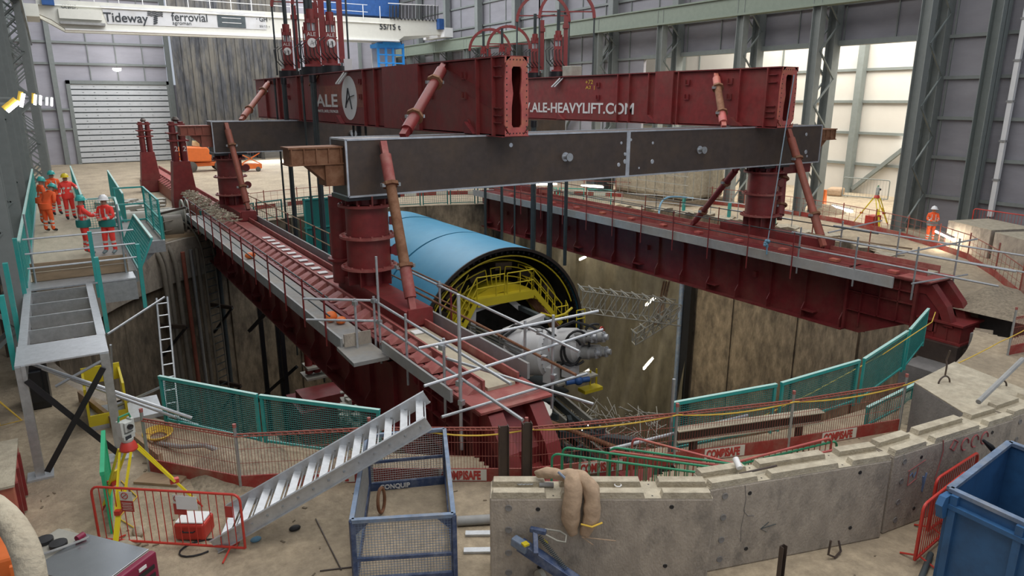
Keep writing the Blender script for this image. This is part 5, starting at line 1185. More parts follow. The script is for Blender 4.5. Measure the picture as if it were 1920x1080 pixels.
for x, w_, m in ((.62, .22, 'cream'), (.62, .22, 'text_red'), (1.52, .2, 'cream'), (1.52, .2, 'text_red'), (1.62, .36, 'white'), (2.35, .13, 'text_red')):
    if m == 'cream': MB().box((x, -.035, .98), (w_, .006, .16)).build('notice', M_[m], cbm, smooth=False); MB().path([(x - .02 + .055 * math.cos(a), -.041, .99 + .055 * math.sin(a)) for a in [k * math.pi / 8 for k in range(16)]], .008, 4, closed=True).bar((x - .06, -.041, .96), (x + .02, -.041, 1.02), .012).build('notice_symbol', M_['text_red'], cbm)
    elif m == 'white': MB().box((x + .04, -.05, .93), (w_, .006, .24), .0).build('notice', M_[m], cbm, smooth=False)
    else: MB().box((x, -.035, .80), (w_, .006, .20)).build('notice', M_[m], cbm, smooth=False)
nt = MB()
for k in range(5): nt.box((.62, -.040, .735 + k * .03), (.17 - .02 * (k % 2), .002, .008))
nt.build('notice_print', M_['cream'], cbm, smooth=False)
crowd_barrier((10.62, 4.62, 0), (12.3, 4.78, 0), 'red crowd barrier standing between the barrier blocks and the blue skip, front one', 'red_bright', 1.1, .024); crowd_barrier((11.6, 4.92, 0), (13.2, 5.0, 0), 'red crowd barrier behind the front one beside the blue skip', 'red_bright', 1.1, .024)
# stacked barriers leaning behind the blocks
def leaning(px0, py0, px1, py1, z0, z1, y_, col, label):
    a = G(px0, py0, z0); b = G(px1, py1, z1); crowd_barrier((a.x, a.y, a.z - 1.0), (b.x, b.y, b.z - 1.0), label, col, 1.0, .022, nbar=17)
leaning(1035, 850, 1340, 890, 1.05, 1.00, 0, 'green', 'front green crowd barrier behind the first barrier block')
leaning(1055, 838, 1365, 880, 1.05, 1.05, 0, 'green', 'second green crowd barrier behind the first barrier block')
leaning(1140, 845, 1420, 882, 1.0, 1.0, 0, 'red_pale', 'faded red crowd barrier between the green ones')
leaning(1145, 838, 1430, 878, 1.05, 1.05, 0, 'green', 'third green crowd barrier, its top rail running towards the second block')
leaning(1186, 820, 1440, 886, 1.15, .95, 0, 'red_pale', 'tilted faded red crowd barrier rising above the green ones')
leaning(1375, 868, 1560, 820, 1.0, 1.1, 0, 'red_pale', 'faded red crowd barrier behind the second barrier block, upper rail')
leaning(1380, 872, 1570, 826, .95, 1.0, 0, 'green', 'green crowd barrier behind the second barrier block')
leaning(1400, 882, 1600, 835, .9, .95, 0, 'red_pale', 'faded red crowd barrier lowest behind the second barrier block')
crowd_barrier((50.6, 31.5, 0), (51.3, 28.3, 0), 'dark grey crowd barrier standing far off in the annex', 'steel_grey2', 1.5, .04, nbar=15)
crowd_barrier((39.9, 17.4, .0), (39.3, 13.6, .0), 'long red barred barrier behind the pale concrete blocks', 'red_bright', 1.75, .03, nbar=24)
# ---------------------------------------------------------------- raised walkway on the left
WZ = 2.35
rwk = thing('raised_walkway', 'raised boarded walkway on the left that the workers stand on', 'walkway', (0, 23, WZ))
def wp(name, mb, m, **k): return mb.build(name, M_[m], rwk, smooth=False, world=True, **k)
wp('deck', MB().bb(-1.05, .62, 22.9, 47, WZ - .12, WZ), 'deck_dusty'); wp('deck', MB().bb(.64, 1.55, 22.9, 31.5, WZ - .12, WZ), 'deck'); wp('landing_deck', MB().bb(1.55, 2.9, 27.6, 32.5, WZ - .14, WZ), 'deck')
wp('edge_beam', MB().bb(1.55, 2.9, 27.5, 27.6, WZ - .42, WZ), 'galv'); wp('edge_beam', MB().bb(1.5, 1.58, 22.9, 27.6, WZ - .35, WZ - .02), 'galv'); wp('edge_beam', MB().bb(-1.1, -1.03, 15.4, 47, WZ - .3, WZ - .01), 'galv')
wp('landing_bracket', MB().prism([(1.6, WZ - .42), (2.6, WZ - .42), (1.6, WZ - 1.3)], 27.7, 28.2, 'y'), 'galv')
for (x, y) in ((-1.9, 24), (-1.8, 30), (-.95, 36), (-.95, 42), (.5, 42)): wp('support_post', MB().bb(x - .08, x + .08, y - .08, y + .08, 0, WZ - .12), 'dark_steel')
for z in (WZ + .14, WZ + .40): wp('toe_plank', MB().bb(-1.0, 1.35, 22.80, 22.85, z - .12, z + .12), 'timber')
wp('end_plate', MB().bb(-1.15, 1.45, 21.9, 22.8, WZ - .04, WZ), 'galv_light'); wp('end_beam', MB().bb(.55, 1.45, 21.88, 21.95, WZ - .62, WZ - .05), 'galv')
wp('front_plate', MB().bb(-1.2, .36, 15.45, 16.75, WZ - .03, WZ), 'galv_light')
wp('side_stringer', MB().bb(-1.18, -1.02, 16.7, 21.9, WZ - .25, WZ), 'galv_light'); wp('side_stringer', MB().bb(.22, .38, 16.7, 21.9, WZ - .25, WZ), 'galv_light')
for y in (17.9, 19.1, 20.3, 21.6): wp('joist', MB().bb(-1.02, .22, y, y + .06, WZ - .32, WZ - .02), 'galv')
for x in (-1.12, .28): wp('front_leg', MB().bb(x - .08, x + .08, 15.42, 15.58, .03, WZ - .03), 'galv'); wp('foot_plate', MB().bb(x - .22, x + .22, 15.3, 15.7, 0, .04), 'galv_light')
wp('cross_brace', MB().bar((-1.05, 15.40, WZ - .3), (.26, 15.40, .12), .02, .11), 'black_steel'); wp('cross_brace', MB().bar((.22, 15.37, WZ - .3), (-1.0, 15.37, .12), .02, .11), 'black_steel')
for z in (WZ + .62, WZ + 1.02, WZ + 1.42): wp('end_rail', MB().tube((-1.05, 22.6, z - .18), (1.6, 22.55, z - .16), .026, 8), 'galv_light')
for x in (-.92, 1.28): wp('rail_post', MB().tube((x, 22.7, WZ), (x, 22.72, WZ + 2.0 if x > 0 else WZ + 1.9), .028, 8), 'galv')
# teal posts and mesh screens
def teal_post(x, y, z0, z1, label, dx=0): return tag(MB().bar((x, y, z0), (x + dx, y, z1), .14, .10, (1, 0, 0)).build('guard_post', M_['teal'], smooth=False), label, 'post')
teal_post(-1.32, 17.2, 1.75, 3.35, 'teal post at the far left, lowest of three beside the open stair frame'); teal_post(-1.30, 19.4, 1.7, 3.6, 'teal post second of three on the left of the stair frame'); teal_post(-1.16, 21.6, 1.6, 3.8, 'teal post at the near end of the left mesh screen')
teal_post(.52, 20.3, 1.35, 3.35, 'teal post on the right of the open stair frame, the lower one'); teal_post(.50, 22.0, 1.9, 3.75, 'teal post just behind the lower one on the right of the stair frame'); teal_post(1.58, 21.9, 1.45, 3.3, 'teal post under the outward leaning mesh screen', .02)
def screen(a, b, z0, z1, label, lean=(0, 0), mesh=.09, cap=True):
    t = thing('mesh_screen', label, 'fence', (a[0], a[1], z0)); a0, b0 = Vector((a[0], a[1], z0)), Vector((b[0], b[1], z0)); up = Vector((lean[0], lean[1], z1 - z0))
    def B(n, mb, m): return mb.build(n, M_[m], t, smooth=False, world=True)
    B('frame', MB().bar(a0, a0 + up, .06).bar(b0, b0 + up, .06).bar(a0, b0, .05), 'teal'); B('top_rail', MB().bar(a0 + up, b0 + up, .07), 'teal_pale' if cap else 'teal')
    L = (b0 - a0).length; B('mesh', MB().grid(a0, b0 - a0, up, int(L / mesh), int(up.length / mesh), .012), 'teal'); return t
screen((-1.12, 22.2), (-1.12, 46), WZ, WZ + 1.25, 'long teal mesh screen along the left of the walkway', mesh=.11)
screen((.66, 31.6), (.66, 47), WZ, WZ + 1.25, 'long teal mesh screen right of the group of four workers', mesh=.11)
screen((.70, 31.6), (1.75, 31.6), WZ, WZ + 1.15, 'short teal mesh screen behind the two nearest workers'); screen((1.6, 22.3), (1.6, 27.4), WZ + .1, WZ + 1.0, 'teal mesh screen beside the white helmeted worker, leaning outwards', (.42, 0))
screen((1.6, 27.5), (1.75, 31.5), WZ, WZ + 1.15, 'teal mesh screen linking the leaning screen to the landing'); screen((2.4, 46), (2.2, 34), WZ - .4, WZ + 1.0, 'teal mesh screen farther back, left of the red jack towers')
gt = thing('landing_cage', 'teal framed gate cage round the side landing of the walkway', 'railing', (2.2, 28, WZ))
for (x, y) in ((1.8, 32.4), (2.85, 32.4), (2.85, 27.7), (2.85, 30)): MB().tube((x, y, WZ - .1), (x, y, WZ + 1.45), .045, 6).build('post', M_['teal'], gt, world=True)
for z in (WZ + .1, WZ + .75, WZ + 1.42): MB().bar((1.8, 32.4, z), (2.85, 32.4, z), .06).bar((2.85, 32.4, z), (2.85, 27.7, z), .06).build('rail', M_['teal'], gt, smooth=False, world=True)
MB().grid((2.85, 27.7, WZ + .1), (0, 4.7, 0), (0, 0, 1.3), 24, 10, .01).build('mesh', M_['teal'], gt, smooth=False, world=True)
# rails below the landing
lr = thing('rim_handrail', 'teal and tan handrail running below the side landing at the shaft rim', 'railing', (1.5, 26, 0))
for z in (.45, .95): MB().path([onwall(162 - 3 * i, z, -.4) for i in range(12)], .03, 6).build('rail', M_['hose'], lr, world=True)
for f in (157, 147, 138, 132): p = onwall(f, 0, -.4); MB().bb(p.x - .1, p.x + .1, p.y - .05, p.y + .05, -.2, 1.3).build('post', M_['teal'], lr, smooth=False, world=True)
# kerb planks and clutter under the walkway
kp = [G(200, 765), G(385, 910)]
tag(MB().prism([(-.35, 19.2), (-.27, 19.25), (.98, 14.65), (.90, 14.6)], 0, .28, 'z').build('kerb_plank', M_['timber'], smooth=False), 'long brown kerb plank on the ground under the stair frame', 'plank')
sf = thing('scaffold_props', 'galvanised scaffold tubes propping the walkway above the shaft rim', 'scaffolding', (.5, 18, 0))
for a, b, r in (((-1.0, 16.6, 2.0), (1.75, 15.9, .35), .04), ((-.9, 18.0, 1.4), (1.9, 16.2, 0), .035), ((-.7, 17.5, 1.1), (.3, 17.6, 1.5), .035), ((.4, 17.5, .35), (1.35, 16.9, .85), .03), ((.45, 18.2, 1.9), (1.9, 19.8, 2.2), .03), ((.25, 17.6, 0), (.25, 17.6, 2.2), .03), ((.33, 17.8, .1), (.45, 17.0, 2.0), .025)): MB().tube(a, b, r, 8).build('tube', M_['galv_light' if r > .03 else 'galv'], sf, world=True)
al = thing('scaffold_ladder', 'narrow aluminium ladder beam standing at the shaft rim right of the stair frame', 'ladder', (1.4, 18.5, 0))
a, b = Vector((1.28, 17.0, -1.6)), Vector((1.75, 20.2, 2.1)); s = Vector((.26, 0, 0))
for q in (Vector(), s): MB().tube(a + q, b + q, .028, 6).build('side_rail', M_['galv'], al, world=True)
for i in range(14): p = a.lerp(b, (i + .5) / 14); MB().tube(p, p + s, .018, 6).build('rung', M_['galv'], al, world=True)
ym = thing('yellow_machine', 'yellow guarded machine tray under the walkway', 'machine', (.3, 20, 0))
MB().bb(-.2, .6, 17.2, 17.25, .1, .35).bb(.55, .6, 17.2, 18.4, .1, 1.0).bb(-.2, -.15, 17.2, 18.4, .1, 1.0).bb(-.2, .6, 18.4, 18.45, .7, 1.1).build('guard', M_['yellow'], ym, smooth=False, world=True); MB().bb(-.2, 1.3, 17.2, 18.4, 0, .1).build('tray', M_['galv_light'], ym, smooth=False, world=True)
tag(MB().bb(-1.5, -.9, 19.2, 20.0, 0, 1.2).bb(-1.4, -1.0, 19.1, 19.2, .2, 1.0).build('dark_cabinet', M_['black_steel'], smooth=False, bevel=.03), 'dark cabinet standing in shadow under the walkway', 'cabinet')
cc = MB()
for k in range(7): cc.path([(1.05 + (.18 + .02 * k) * math.cos(a), 16.0 + (.24 + .02 * k) * math.sin(a), .06 + .015 * k) for a in [j * math.pi / 8 + k for j in range(16)]], .018, 5)
tag(cc.build('cable_coil', M_['wire_yellow']), 'loose coil of yellow cable on the ground behind the right leg of the stair frame', 'cable')
tag(MB().path([G(290, 830), G(340, 838, .15), G(385, 835, .2), G(420, 850, .2), G(440, 868, .1)], .05, 8).build('grey_hose', M_['plastic_grey']), 'grey ribbed hose lying behind the near left barrier', 'hose')
tag(MB().path([Vector((-2.0, 19, 2.8)), Vector((-1.95, 18.7, 1.2)), Vector((-1.9, 18.4, .1)), Vector((-1.5, 18.6, .05)), Vector((-1.9, 19.0, .5))], .02, 6).build('yellow_lead', M_['wire_yellow']), 'yellow lead hanging down the left columns', 'cable')

# winding drum beyond the walkway
DX, DY = .75, 5.6
wd = thing('winding_drum', 'large dusty cable winding drum standing left of the red jack tower', 'winch', (3.8 + DX, 38 + DY, 0))
RX2 = Matrix.Rotation(math.pi / 2, 3, 'Y')
MB().lathe([(.45, -1.6), (.45, 1.3)], (3.6 + DX, 37 + DY, .95), RX2, 28).build('barrel', M_['dusty_metal'], wd, world=True)
MB().lathe([(.62, .0), (.62, .9)], (3.7 + DX, 36.2 + DY, .55), RX2, 28).build('cable_wrap', M_['hose'], wd, world=True)
for x in (4.75, 5.0): MB().lathe([(.95, 0), (.95, .08), (.78, .08), (.78, 0), (.95, 0)], (x + DX, 36.8 + DY, .95), RX2, 32).build('flange', M_['dusty_metal'], wd, world=True)
MB().bb(2.2 + DX, 5.4 + DX, 35.6 + DY, 38 + DY, -.02, .18).build('bed', M_['timber'], wd, smooth=False, world=True); MB().bar((3.0 + DX, 36 + DY, 1.2), (4.8 + DX, 35.6 + DY, 1.6), .1, .12).build('arm', M_['dark_steel'], wd, smooth=False, world=True)
tag(MB().bb(5.6, 6.3, 42.6, 43.4, 0, .5).ball((5.9, 43.2, .6), .4).ball((6.1, 42.8, .5), .3).build('motor_unit', M_['black_steel']), 'dark greasy motor unit between winding drum and left girder', 'motor')
tag(MB().bb(3.0, 3.5, 44, 44.5, 0, .7).bb(2.9, 3.6, 43.9, 44.6, .7, .78).build('tan_bin', M_['rust'], smooth=False), 'small tan box beyond the two nearest workers', 'box')
mb = MB()
for i in range(50): mb.box((random.uniform(2.2, 6), random.uniform(46, 56), random.uniform(.1, .4)), (random.uniform(.3, 1.6), random.uniform(.3, 1), random.uniform(.1, .6)), random.uniform(0, 3))
tag(mb.build('stored_steelwork', M_['dusty_metal'], smooth=False), 'pile of dusty steelwork beyond the side landing', 'steelwork', kind='stuff')
tag(MB().box((3.6, 44, .5), (1.6, 3.2, .5), .3).build('blue_tarp', M_['blue_worn'], smooth=False, bevel=.1), 'blue grey sheeted bundle beyond the landing cage', 'bundle')

# ---------------------------------------------------------------- overhead crane
CYc = 75.0
cr = thing('bridge_crane', 'cream overhead bridge crane with dark lettering spanning the hall', 'crane', (20, CYc, 13))
def cp_(name, mb, m, s=False): return mb.build(name, M_[m], cr, smooth=s, world=True)
x0c, x1c = .5, 39.0
zb0, zt0 = 13.15, 15.5
cp_('main_girder', MB().prism([(x0c, 14.3), (x0c + .9, 13.9), (x0c + 1.9, zb0), (33.5, zb0 + .35), (34.2, 14.0), (x1c, 14.4), (x1c, 15.9), (34, zt0 + .25), (x0c, zt0)], CYc, CYc + .9, 'y'), 'cream')
cp_('main_girder', MB().prism([(x0c, 14.3), (x0c + 1.9, zb0), (33.5, zb0 + .35), (x1c, 14.4), (x1c, 15.9), (x0c, zt0)], CYc + 3, CYc + 3.9, 'y'), 'cream')
cp_('bottom_flange', MB().bar((x0c + 1.8, CYc + .45, zb0), (33.6, CYc + .45, zb0 + .35), 1.3, .12), 'white')  # white coat stands for bounce light on the girder underside
cp_('end_carriage', MB().bb(x1c - .2, x1c + .9, CYc - .8, CYc + 4.6, 14.1, 15.1), 'white'); cp_('end_carriage', MB().bb(-.6, .6, CYc - .8, CYc + 4.6, 14.0, 15.0), 'cream'); cp_('end_motor', MB().bb(38.2, 38.8, CYc - .8, CYc - .1, 14.9, 16.0), 'blue_dark'); cp_('end_motor', MB().bb(.9, 1.8, CYc - .6, CYc, 15.0, 15.6), 'blue_dark')
cp_('top_pipe', MB().tube((x0c, CYc - .1, 15.05), (33, CYc - .1, 15.2), .06, 6), 'cream')
cp_('service_box', MB().bb(2.0, 5.2, CYc - .35, CYc, 14.0, 14.8), 'cream'); cp_('service_step', MB().bb(2.0, 5.4, CYc - .5, CYc, 13.55, 13.75), 'plastic_grey')
x = 1.0
while x < 33:
    cp_('rail_post', MB().bb(x - .03, x + .03, CYc - .3, CYc - .24, 15.5, 16.9), 'white'); x += 1.9
for z in (16.2, 16.9, 17.5): cp_('walkway_rail', MB().bb(.5, 30, CYc - .3, CYc - .25, z, z + .05), 'white')
sp = cp_('sign_board', MB().prism([(5.6, 13.75), (5.25, 15.25), (19.4, 15.45), (19.4, 13.95)], CYc - .05, CYc, 'y'), 'white_paint')
def ctext(s, px, py, h, w_, m='text_dark', off=.012):
    p = GY(px, py, CYc - .08); o = text(s, 1.0, 'lettering', M_[m], cr, None, off=off); me = o.data; xs_ = [v.co.x for v in me.vertices]; ys_ = [v.co.y for v in me.vertices]
    me.transform(Matrix.Diagonal((w_ / (max(xs_) - min(xs_)), h / (max(ys_) - min(ys_)), 1, 1)) @ Matrix.Translation((-min(xs_), -min(ys_), 0))); me.transform(frame((p.x, CYc - .08, p.z), (1, 0, .02), (0, 0, 1))); o.matrix_parent_inverse = Matrix.Translation(-Vector(cr.location))
def wpx(a, b, y): return (GY(b, y, CYc) - GY(a, y, CYc)).length
ctext('Tideway', 196, 46, GY(200, 24, CYc).z - GY(200, 47, CYc).z, wpx(196, 279, 35)); ctext('ferrovial', 322, 39, GY(200, 22, CYc).z - GY(200, 39, CYc).z, wpx(322, 389, 35), off=.01); ctext('agroman', 324, 48, GY(200, 41, CYc).z - GY(200, 48, CYc).z, wpx(324, 359, 45), off=0)
ctext('CE 2017', 115, 15, .28, wpx(115, 143, 12)); ctext('Nº 501916', 113, 21, .28, wpx(113, 147, 20)); ctext('· GH ·', 481, 40, GY(500, 31, CYc).z - GY(500, 40, CYc).z, wpx(481, 507, 35)); ctext('55/15 t', 712, 55, GY(712, 44, CYc).z - GY(712, 55, CYc).z, wpx(712, 751, 50), off=.02)
ctext('55/15 t', 487, 51, .2, wpx(487, 506, 50), off=0)
a = GY(406, 25, CYc); b = GY(461, 53, CYc); cp_('dark_sign', MB().bb(a.x, b.x, CYc - .1, CYc - .04, b.z, a.z), 'graphite'); ctext('LAING O’ROURKE', 414, 43, .18, wpx(414, 454, 40), 'text_white', 0)
for z in (.32, .68): cp_('sign_line', MB().bb(a.x + .4, b.x - .4, CYc - .12, CYc - .1, b.z + (a.z - b.z) * z, b.z + (a.z - b.z) * z + .05), 'text_white')
for k in range(3):
    pts = [(GY(276 + i * 3.6, 22 + k * 3.2, CYc).x, CYc - .1, GY(276, 22 + k * 3.2, CYc).z + .05 * math.sin(i * 2.1)) for i in range(9)]; cp_('wave_mark', MB().path(pts, .035, 5), 'text_dark')
for k in range(4): p = GY(288, 33 + k * 4, CYc); q = GY(295, 30 + k * 4, CYc); cp_('twist_mark', MB().bar((p.x, CYc - .1, p.z), (q.x, CYc - .1, q.z), .03, .12), 'text_dark')
cp_('trolley', MB().bb(26, 34, CYc + .5, CYc + 3.5, 16.0, 18.6), 'blue_dark')
for k in range(14):
    p = GY(733 + k * 6.6, 10, CYc - .2); q = GY(733 + k * 6.6, 36 + k * .3, CYc - .2); cp_('festoon_loop', MB().path([(p.x - .12, CYc - .2, p.z), (q.x - .12, CYc - .2, q.z + .2), (q.x, CYc - .2, q.z), (q.x + .14, CYc - .2, q.z + .2), (p.x + .14, CYc - .2, p.z)], .06, 6), 'black')
cp_('festoon_rail', MB().bar(GY(728, 6, CYc - .2), GY(822, 11, CYc - .2), .08), 'white')
# blue cab and platform far behind
cb_ = thing('operator_cab', 'bright blue cab hanging under the far crane', 'cab', (29.8, 74, 10))
a, b = GY(709, 132, 76.0), GY(755, 82, 76.0)
for x in (a.x, a.x + .9, b.x - .1, (a.x + b.x) / 2 + .2): MB().bb(x, x + .22, 75.9, 76.1, a.z - 1.5, b.z).build('post', M_['blue_bright'], cb_, smooth=False, world=True)
MB().bb(a.x, b.x, 75.8, 78, b.z - .5, b.z - .1).bb(a.x + .6, b.x - .3, 75.8, 78, b.z - .1, 13.4).build('roof', M_['blue_bright'], cb_, smooth=False, world=True)
for f in (.25, .55): MB().bb(a.x, b.x, 75.85, 75.95, a.z + (b.z - a.z) * f, a.z + (b.z - a.z) * f + .14).build('rail', M_['blue_bright'], cb_, smooth=False, world=True)
MB().bb(a.x + .1, b.x - .1, 77.8, 77.9, a.z - 1.5, b.z - .4).build('back_glass', M_['white_paint'], cb_, smooth=False, world=True); MB().bb(a.x, b.x, 75.8, 78, a.z - 1.7, a.z - 1.5).build('floor_plate', M_['blue_bright'], cb_, smooth=False, world=True)
# lattice tower post beside and pale shutter beyond
tag(MB().bb(36, 41.8, Y1 - .9, Y1 - .7, 7.5, 12.6).build('pale_shutter', M_['shutter'], smooth=False), 'pale shutter panel high on the far right wall behind the jacks', 'shutter')

# lamps on the left columns
for i, (px, py, x_, l_) in enumerate(((25, 200, -.4, 'nearest wall lantern with a glowing tube on the left columns'), (42, 188, -.4, 'second wall lantern on the left columns, tilted'), (66, 187, -.35, 'third wall lantern on the left columns'), (76, 188, -.35, 'fourth wall lantern on the left columns'), (88, 190, -.3, 'fifth small lantern on the left columns'), (97, 191, -.3, 'farthest small lantern on the left columns'))):
    y_ = (12, 17.0, 24, 30, 36, 42)[i]; p = GY(px, py, y_); s_ = (.10, .13, .14, .16, .16, .2)[i]
    t = thing('wall_lantern', l_, 'light', p)
    d = Vector((.9, 0, .75)) if i == 0 else Vector((.5, 0, 1.6)) if i == 1 else Vector((.2, 0, 1.1)); d = d.normalized() * s_
    MB().bar(-d, d, s_ * .45, s_ * .25, up=(0, 1, 0)).build('glowing_tube', M_['glow_white'], t, smooth=False); MB().bar(-d + Vector((-.04, 0.03, .04)), d + Vector((-.04, 0.03, .04)), s_ * .6, s_ * .5, up=(0, 1, 0)).build('housing', M_['wire_yellow' if i < 3 else 'galv'], t, smooth=False)
    MB().bar((-.04, .03, .04), (-.7, .05, .05), .03).build('arm', M_['steel_grey'], t, smooth=False)
tag(MB().lathe([(.001, 0), (.45, .0), (.4, .25), (.1, .35)], GY(219, 128, 95), Matrix.Rotation(math.pi, 3, 'X'), 16).build('high_bay_lamp', M_['glow_white']), 'small bright lamp above the roller door', 'light')

# ---------------------------------------------------------------- far floor vehicles
def wheel(mb, c, r, w_): mb.lathe([(.001, -w_ / 2), (r * .8, -w_ / 2), (r, -w_ / 3), (r, w_ / 3), (r * .8, w_ / 2), (.001, w_ / 2)], c, Matrix.Rotation(math.pi / 2, 3, 'X'), 18); return mb
bl = thing('boom_lift', 'orange and cream boom lift parked near the roller door', 'lift', (12.6, 80, 0))
for x, y in ((-.9, -.9), (1.9, -.9), (-.9, .9), (1.9, .9)): wheel(MB(), (x, y, .55), .55, .4).build('wheel', M_['rubber'], bl)
MB().box((.5, 0, .75), (3.2, 1.4, .4)).build('chassis', M_['orange'], bl, smooth=False, bevel=.05)
MB().prism([(-2.0, 1.1), (1.1, 1.0), (1.2, 1.9), (.8, 2.5), (-1.6, 2.6), (-2.0, 2.2)], -1.0, 1.0, 'y').build('turret', M_['orange'], bl, smooth=False, bevel=.12)
MB().bar((-.4, .2, 2.9), (4.6, .2, 2.2), .5, .5).bar((-.2, -.5, 3.25), (4.2, -.5, 3.15), .35, .35).build('boom', M_['cream_boom'], bl, smooth=False); MB().box((2.0, 0, 1.5), (1.6, 1.0, .7)).build('engine_cover', M_['graphite'], bl, smooth=False)
MB().path([(-1.9 + .25 * math.cos(a), -1.02, 1.9 + .25 * math.sin(a)) for a in [k * math.pi / 8 for k in range(16)]], .04, 5, closed=True).build('ring_mark', M_['text_dark'], bl)
b2 = thing('scissor_lift', 'small orange scissor lift behind the far left tower', 'lift', (17.0, 77, 0))
MB().box((0, 0, .55), (2.2, 1.2, .5)).build('chassis', M_['orange'], b2, smooth=False); MB().box((0, 0, 2.0), (2.2, 1.2, .08)).build('platform', M_['red_brown'], b2, smooth=False)
MB().bar((-1, -.5, .8), (1, -.5, 1.9), .1).bar((1, -.5, .8), (-1, -.5, 1.9), .1).build('scissor_arm_pair', M_['orange'], b2, smooth=False)
mb = MB()
for x in (-1.05, 0, 1.05): mb.tube((x, -.55, 2), (x, -.55, 3.1), .04, 5)
for z in (2.5, 3.1): mb.tube((-1.05, -.55, z), (1.05, -.55, z), .04, 5)
mb.build('guard_rail', M_['red_brown'], b2); 
for x in (-.7, .7): wheel(MB(), (x, -.6, .25), .25, .2).build('wheel', M_['rubber'], b2)
ld = thing('wheel_loader', 'yellow wheel loader parked at the far end between the strand cables', 'loader', (26.0, 86, 0))
for x, y in ((-1.3, -.9), (1.5, -.9), (-1.3, .9), (1.5, .9)): wheel(MB(), (x, y, .7), .7, .5).build('wheel', M_['wire_yellow'], ld)
MB().box((.4, 0, 1.6), (3.0, 1.6, 1.0)).prism([(-2.2, 1.2), (-1.1, 1.0), (-1.1, 2.6), (-2.0, 2.9)], -.8, .8, 'y').build('body', M_['yellow'], ld, smooth=False, bevel=.08); MB().box((.3, 0, 2.6), (1.4, 1.4, 1.2)).build('cab', M_['graphite'], ld, smooth=False)
for k, (px, py) in enumerate(((540, 302), (547, 303))): p = G(px, py); tag(MB().lathe([(.35, 0), (.3, .1), (.12, 1.0), (.05, 1.1)], (p.x, p.y, 0), n=12).build('traffic_cone', M_['white']), ('left', 'right')[k] + ' one of two pale cones by the wheel loader', 'cone')
# right background: sheeted concrete mass, bins, tube lights, blue hose
mx = thing('sheeted_mass', 'big pale plastic sheeted mass with scaffold tubes behind the right girder', 'structure', (37, 38, 0))
MB().bb(36.6, 40.8, 34.6, 42.0, .35, 3.4).build('sheeted_body', M_['concrete_top'], mx, smooth=False, bevel=.3, world=True); MB().bb(36.3, 41, 34.2, 42.4, 0, .35).build('plinth', M_['earth'], mx, smooth=False, world=True)
mb = MB()
for k in range(9): mb.tube((36.4, 34.4 + k * .95, 0), (36.4, 34.4 + k * .95, 3.8), .035, 5)
for z in (.9, 1.5, 2.1, 2.7, 3.3): mb.tube((36.35, 34, z), (36.35, 42.5, z), .03, 5)
for k in range(6): mb.tube((36.4 + k * .8, 34.3, 0), (36.4 + k * .8, 34.3, 3.8), .035, 5)
mb.build('scaffold_tubes', M_['dusty_metal'], mx, world=True)
for k, (px, py, m, l_) in enumerate(((1178, 360, 'wire_yellow', 'tall ochre bin beyond the right girder, leftmost'), (1206, 362, 'wire_yellow', 'low ochre bin beyond the right girder, middle'), (1248, 360, 'yellow', 'yellow wheeled bin beyond the right girder, rightmost'))):
    p = G(px, py); t = thing('bin', l_, 'bin', (p.x, p.y, 0)); h = (2.2, 1.2, 1.9)[k]; MB().prism([(-.45, 0), (.45, 0), (.55, h), (-.55, h)], -.5, .5, 'y').build('body', M_[m], t, smooth=False); MB().box((0, 0, h + .06), (1.2, 1.1, .12)).build('lid', M_[m], t, smooth=False)
p = G(1160, 360); tag(MB().bb(p.x - 2.6, p.x - .6, p.y, p.y + 1, 0, 2.6).build('dark_container', M_['graphite'], smooth=False), 'dark cabinet left of the ochre bins beyond the right girder', 'cabinet')
tubelight(G(1002, 346, 1.6), G(1044, 345, 1.6), 'lit tube light beyond the right girder, the left of two', 80); tubelight(G(1090, 348, 1.6), G(1131, 351, 1.6), 'lit tube light beyond the right girder, the right of two', 80)
tubelight(G(1560, 386, .1), G(1598, 396, .1), 'bright lamp lying on the floor in the annex opening', 70, 'glow_white'); tubelight(G(1755, 434, .7), G(1786, 449, .7), 'bright tube light low beside the lone worker', 45, 'glow_white')
tag(MB().path(bez(G(1236, 410, .2), G(1232, 360, 1.2), G(1262, 368, 1.3), G(1300, 372, .9)), .06, 8).build('blue_hose', M_['rope_blue']), 'pale blue hose arching over the far right rim', 'hose')
tag(MB().box((41.5, 30.5, .3), (1.4, 1.1, .6), .4).build('wrapped_bale', M_['sack'], smooth=False, bevel=.15), 'brown wrapped bale in the annex by the wall column', 'bale')
bpy.data.objects['wrapped_bale'].location = Vector((51.0 - 41.5, 32.3 - 30.5, 0))
mb = MB()
for k in range(16): mb.ball((48.4 + random.uniform(-1, 1.5), 34 + random.uniform(-1, 1), .2), .3, 6, 4)
mb.f = mb.f; p = G(1545, 392); tag(MB().prism([(p.x - .2, 0), (p.x + .25, 0), (p.x + .1, 1.3), (p.x - .05, 1.3)], p.y, p.y + .3, 'y').build('orange_board', M_['orange'], smooth=False), 'orange board leaning in the annex opening', 'board')

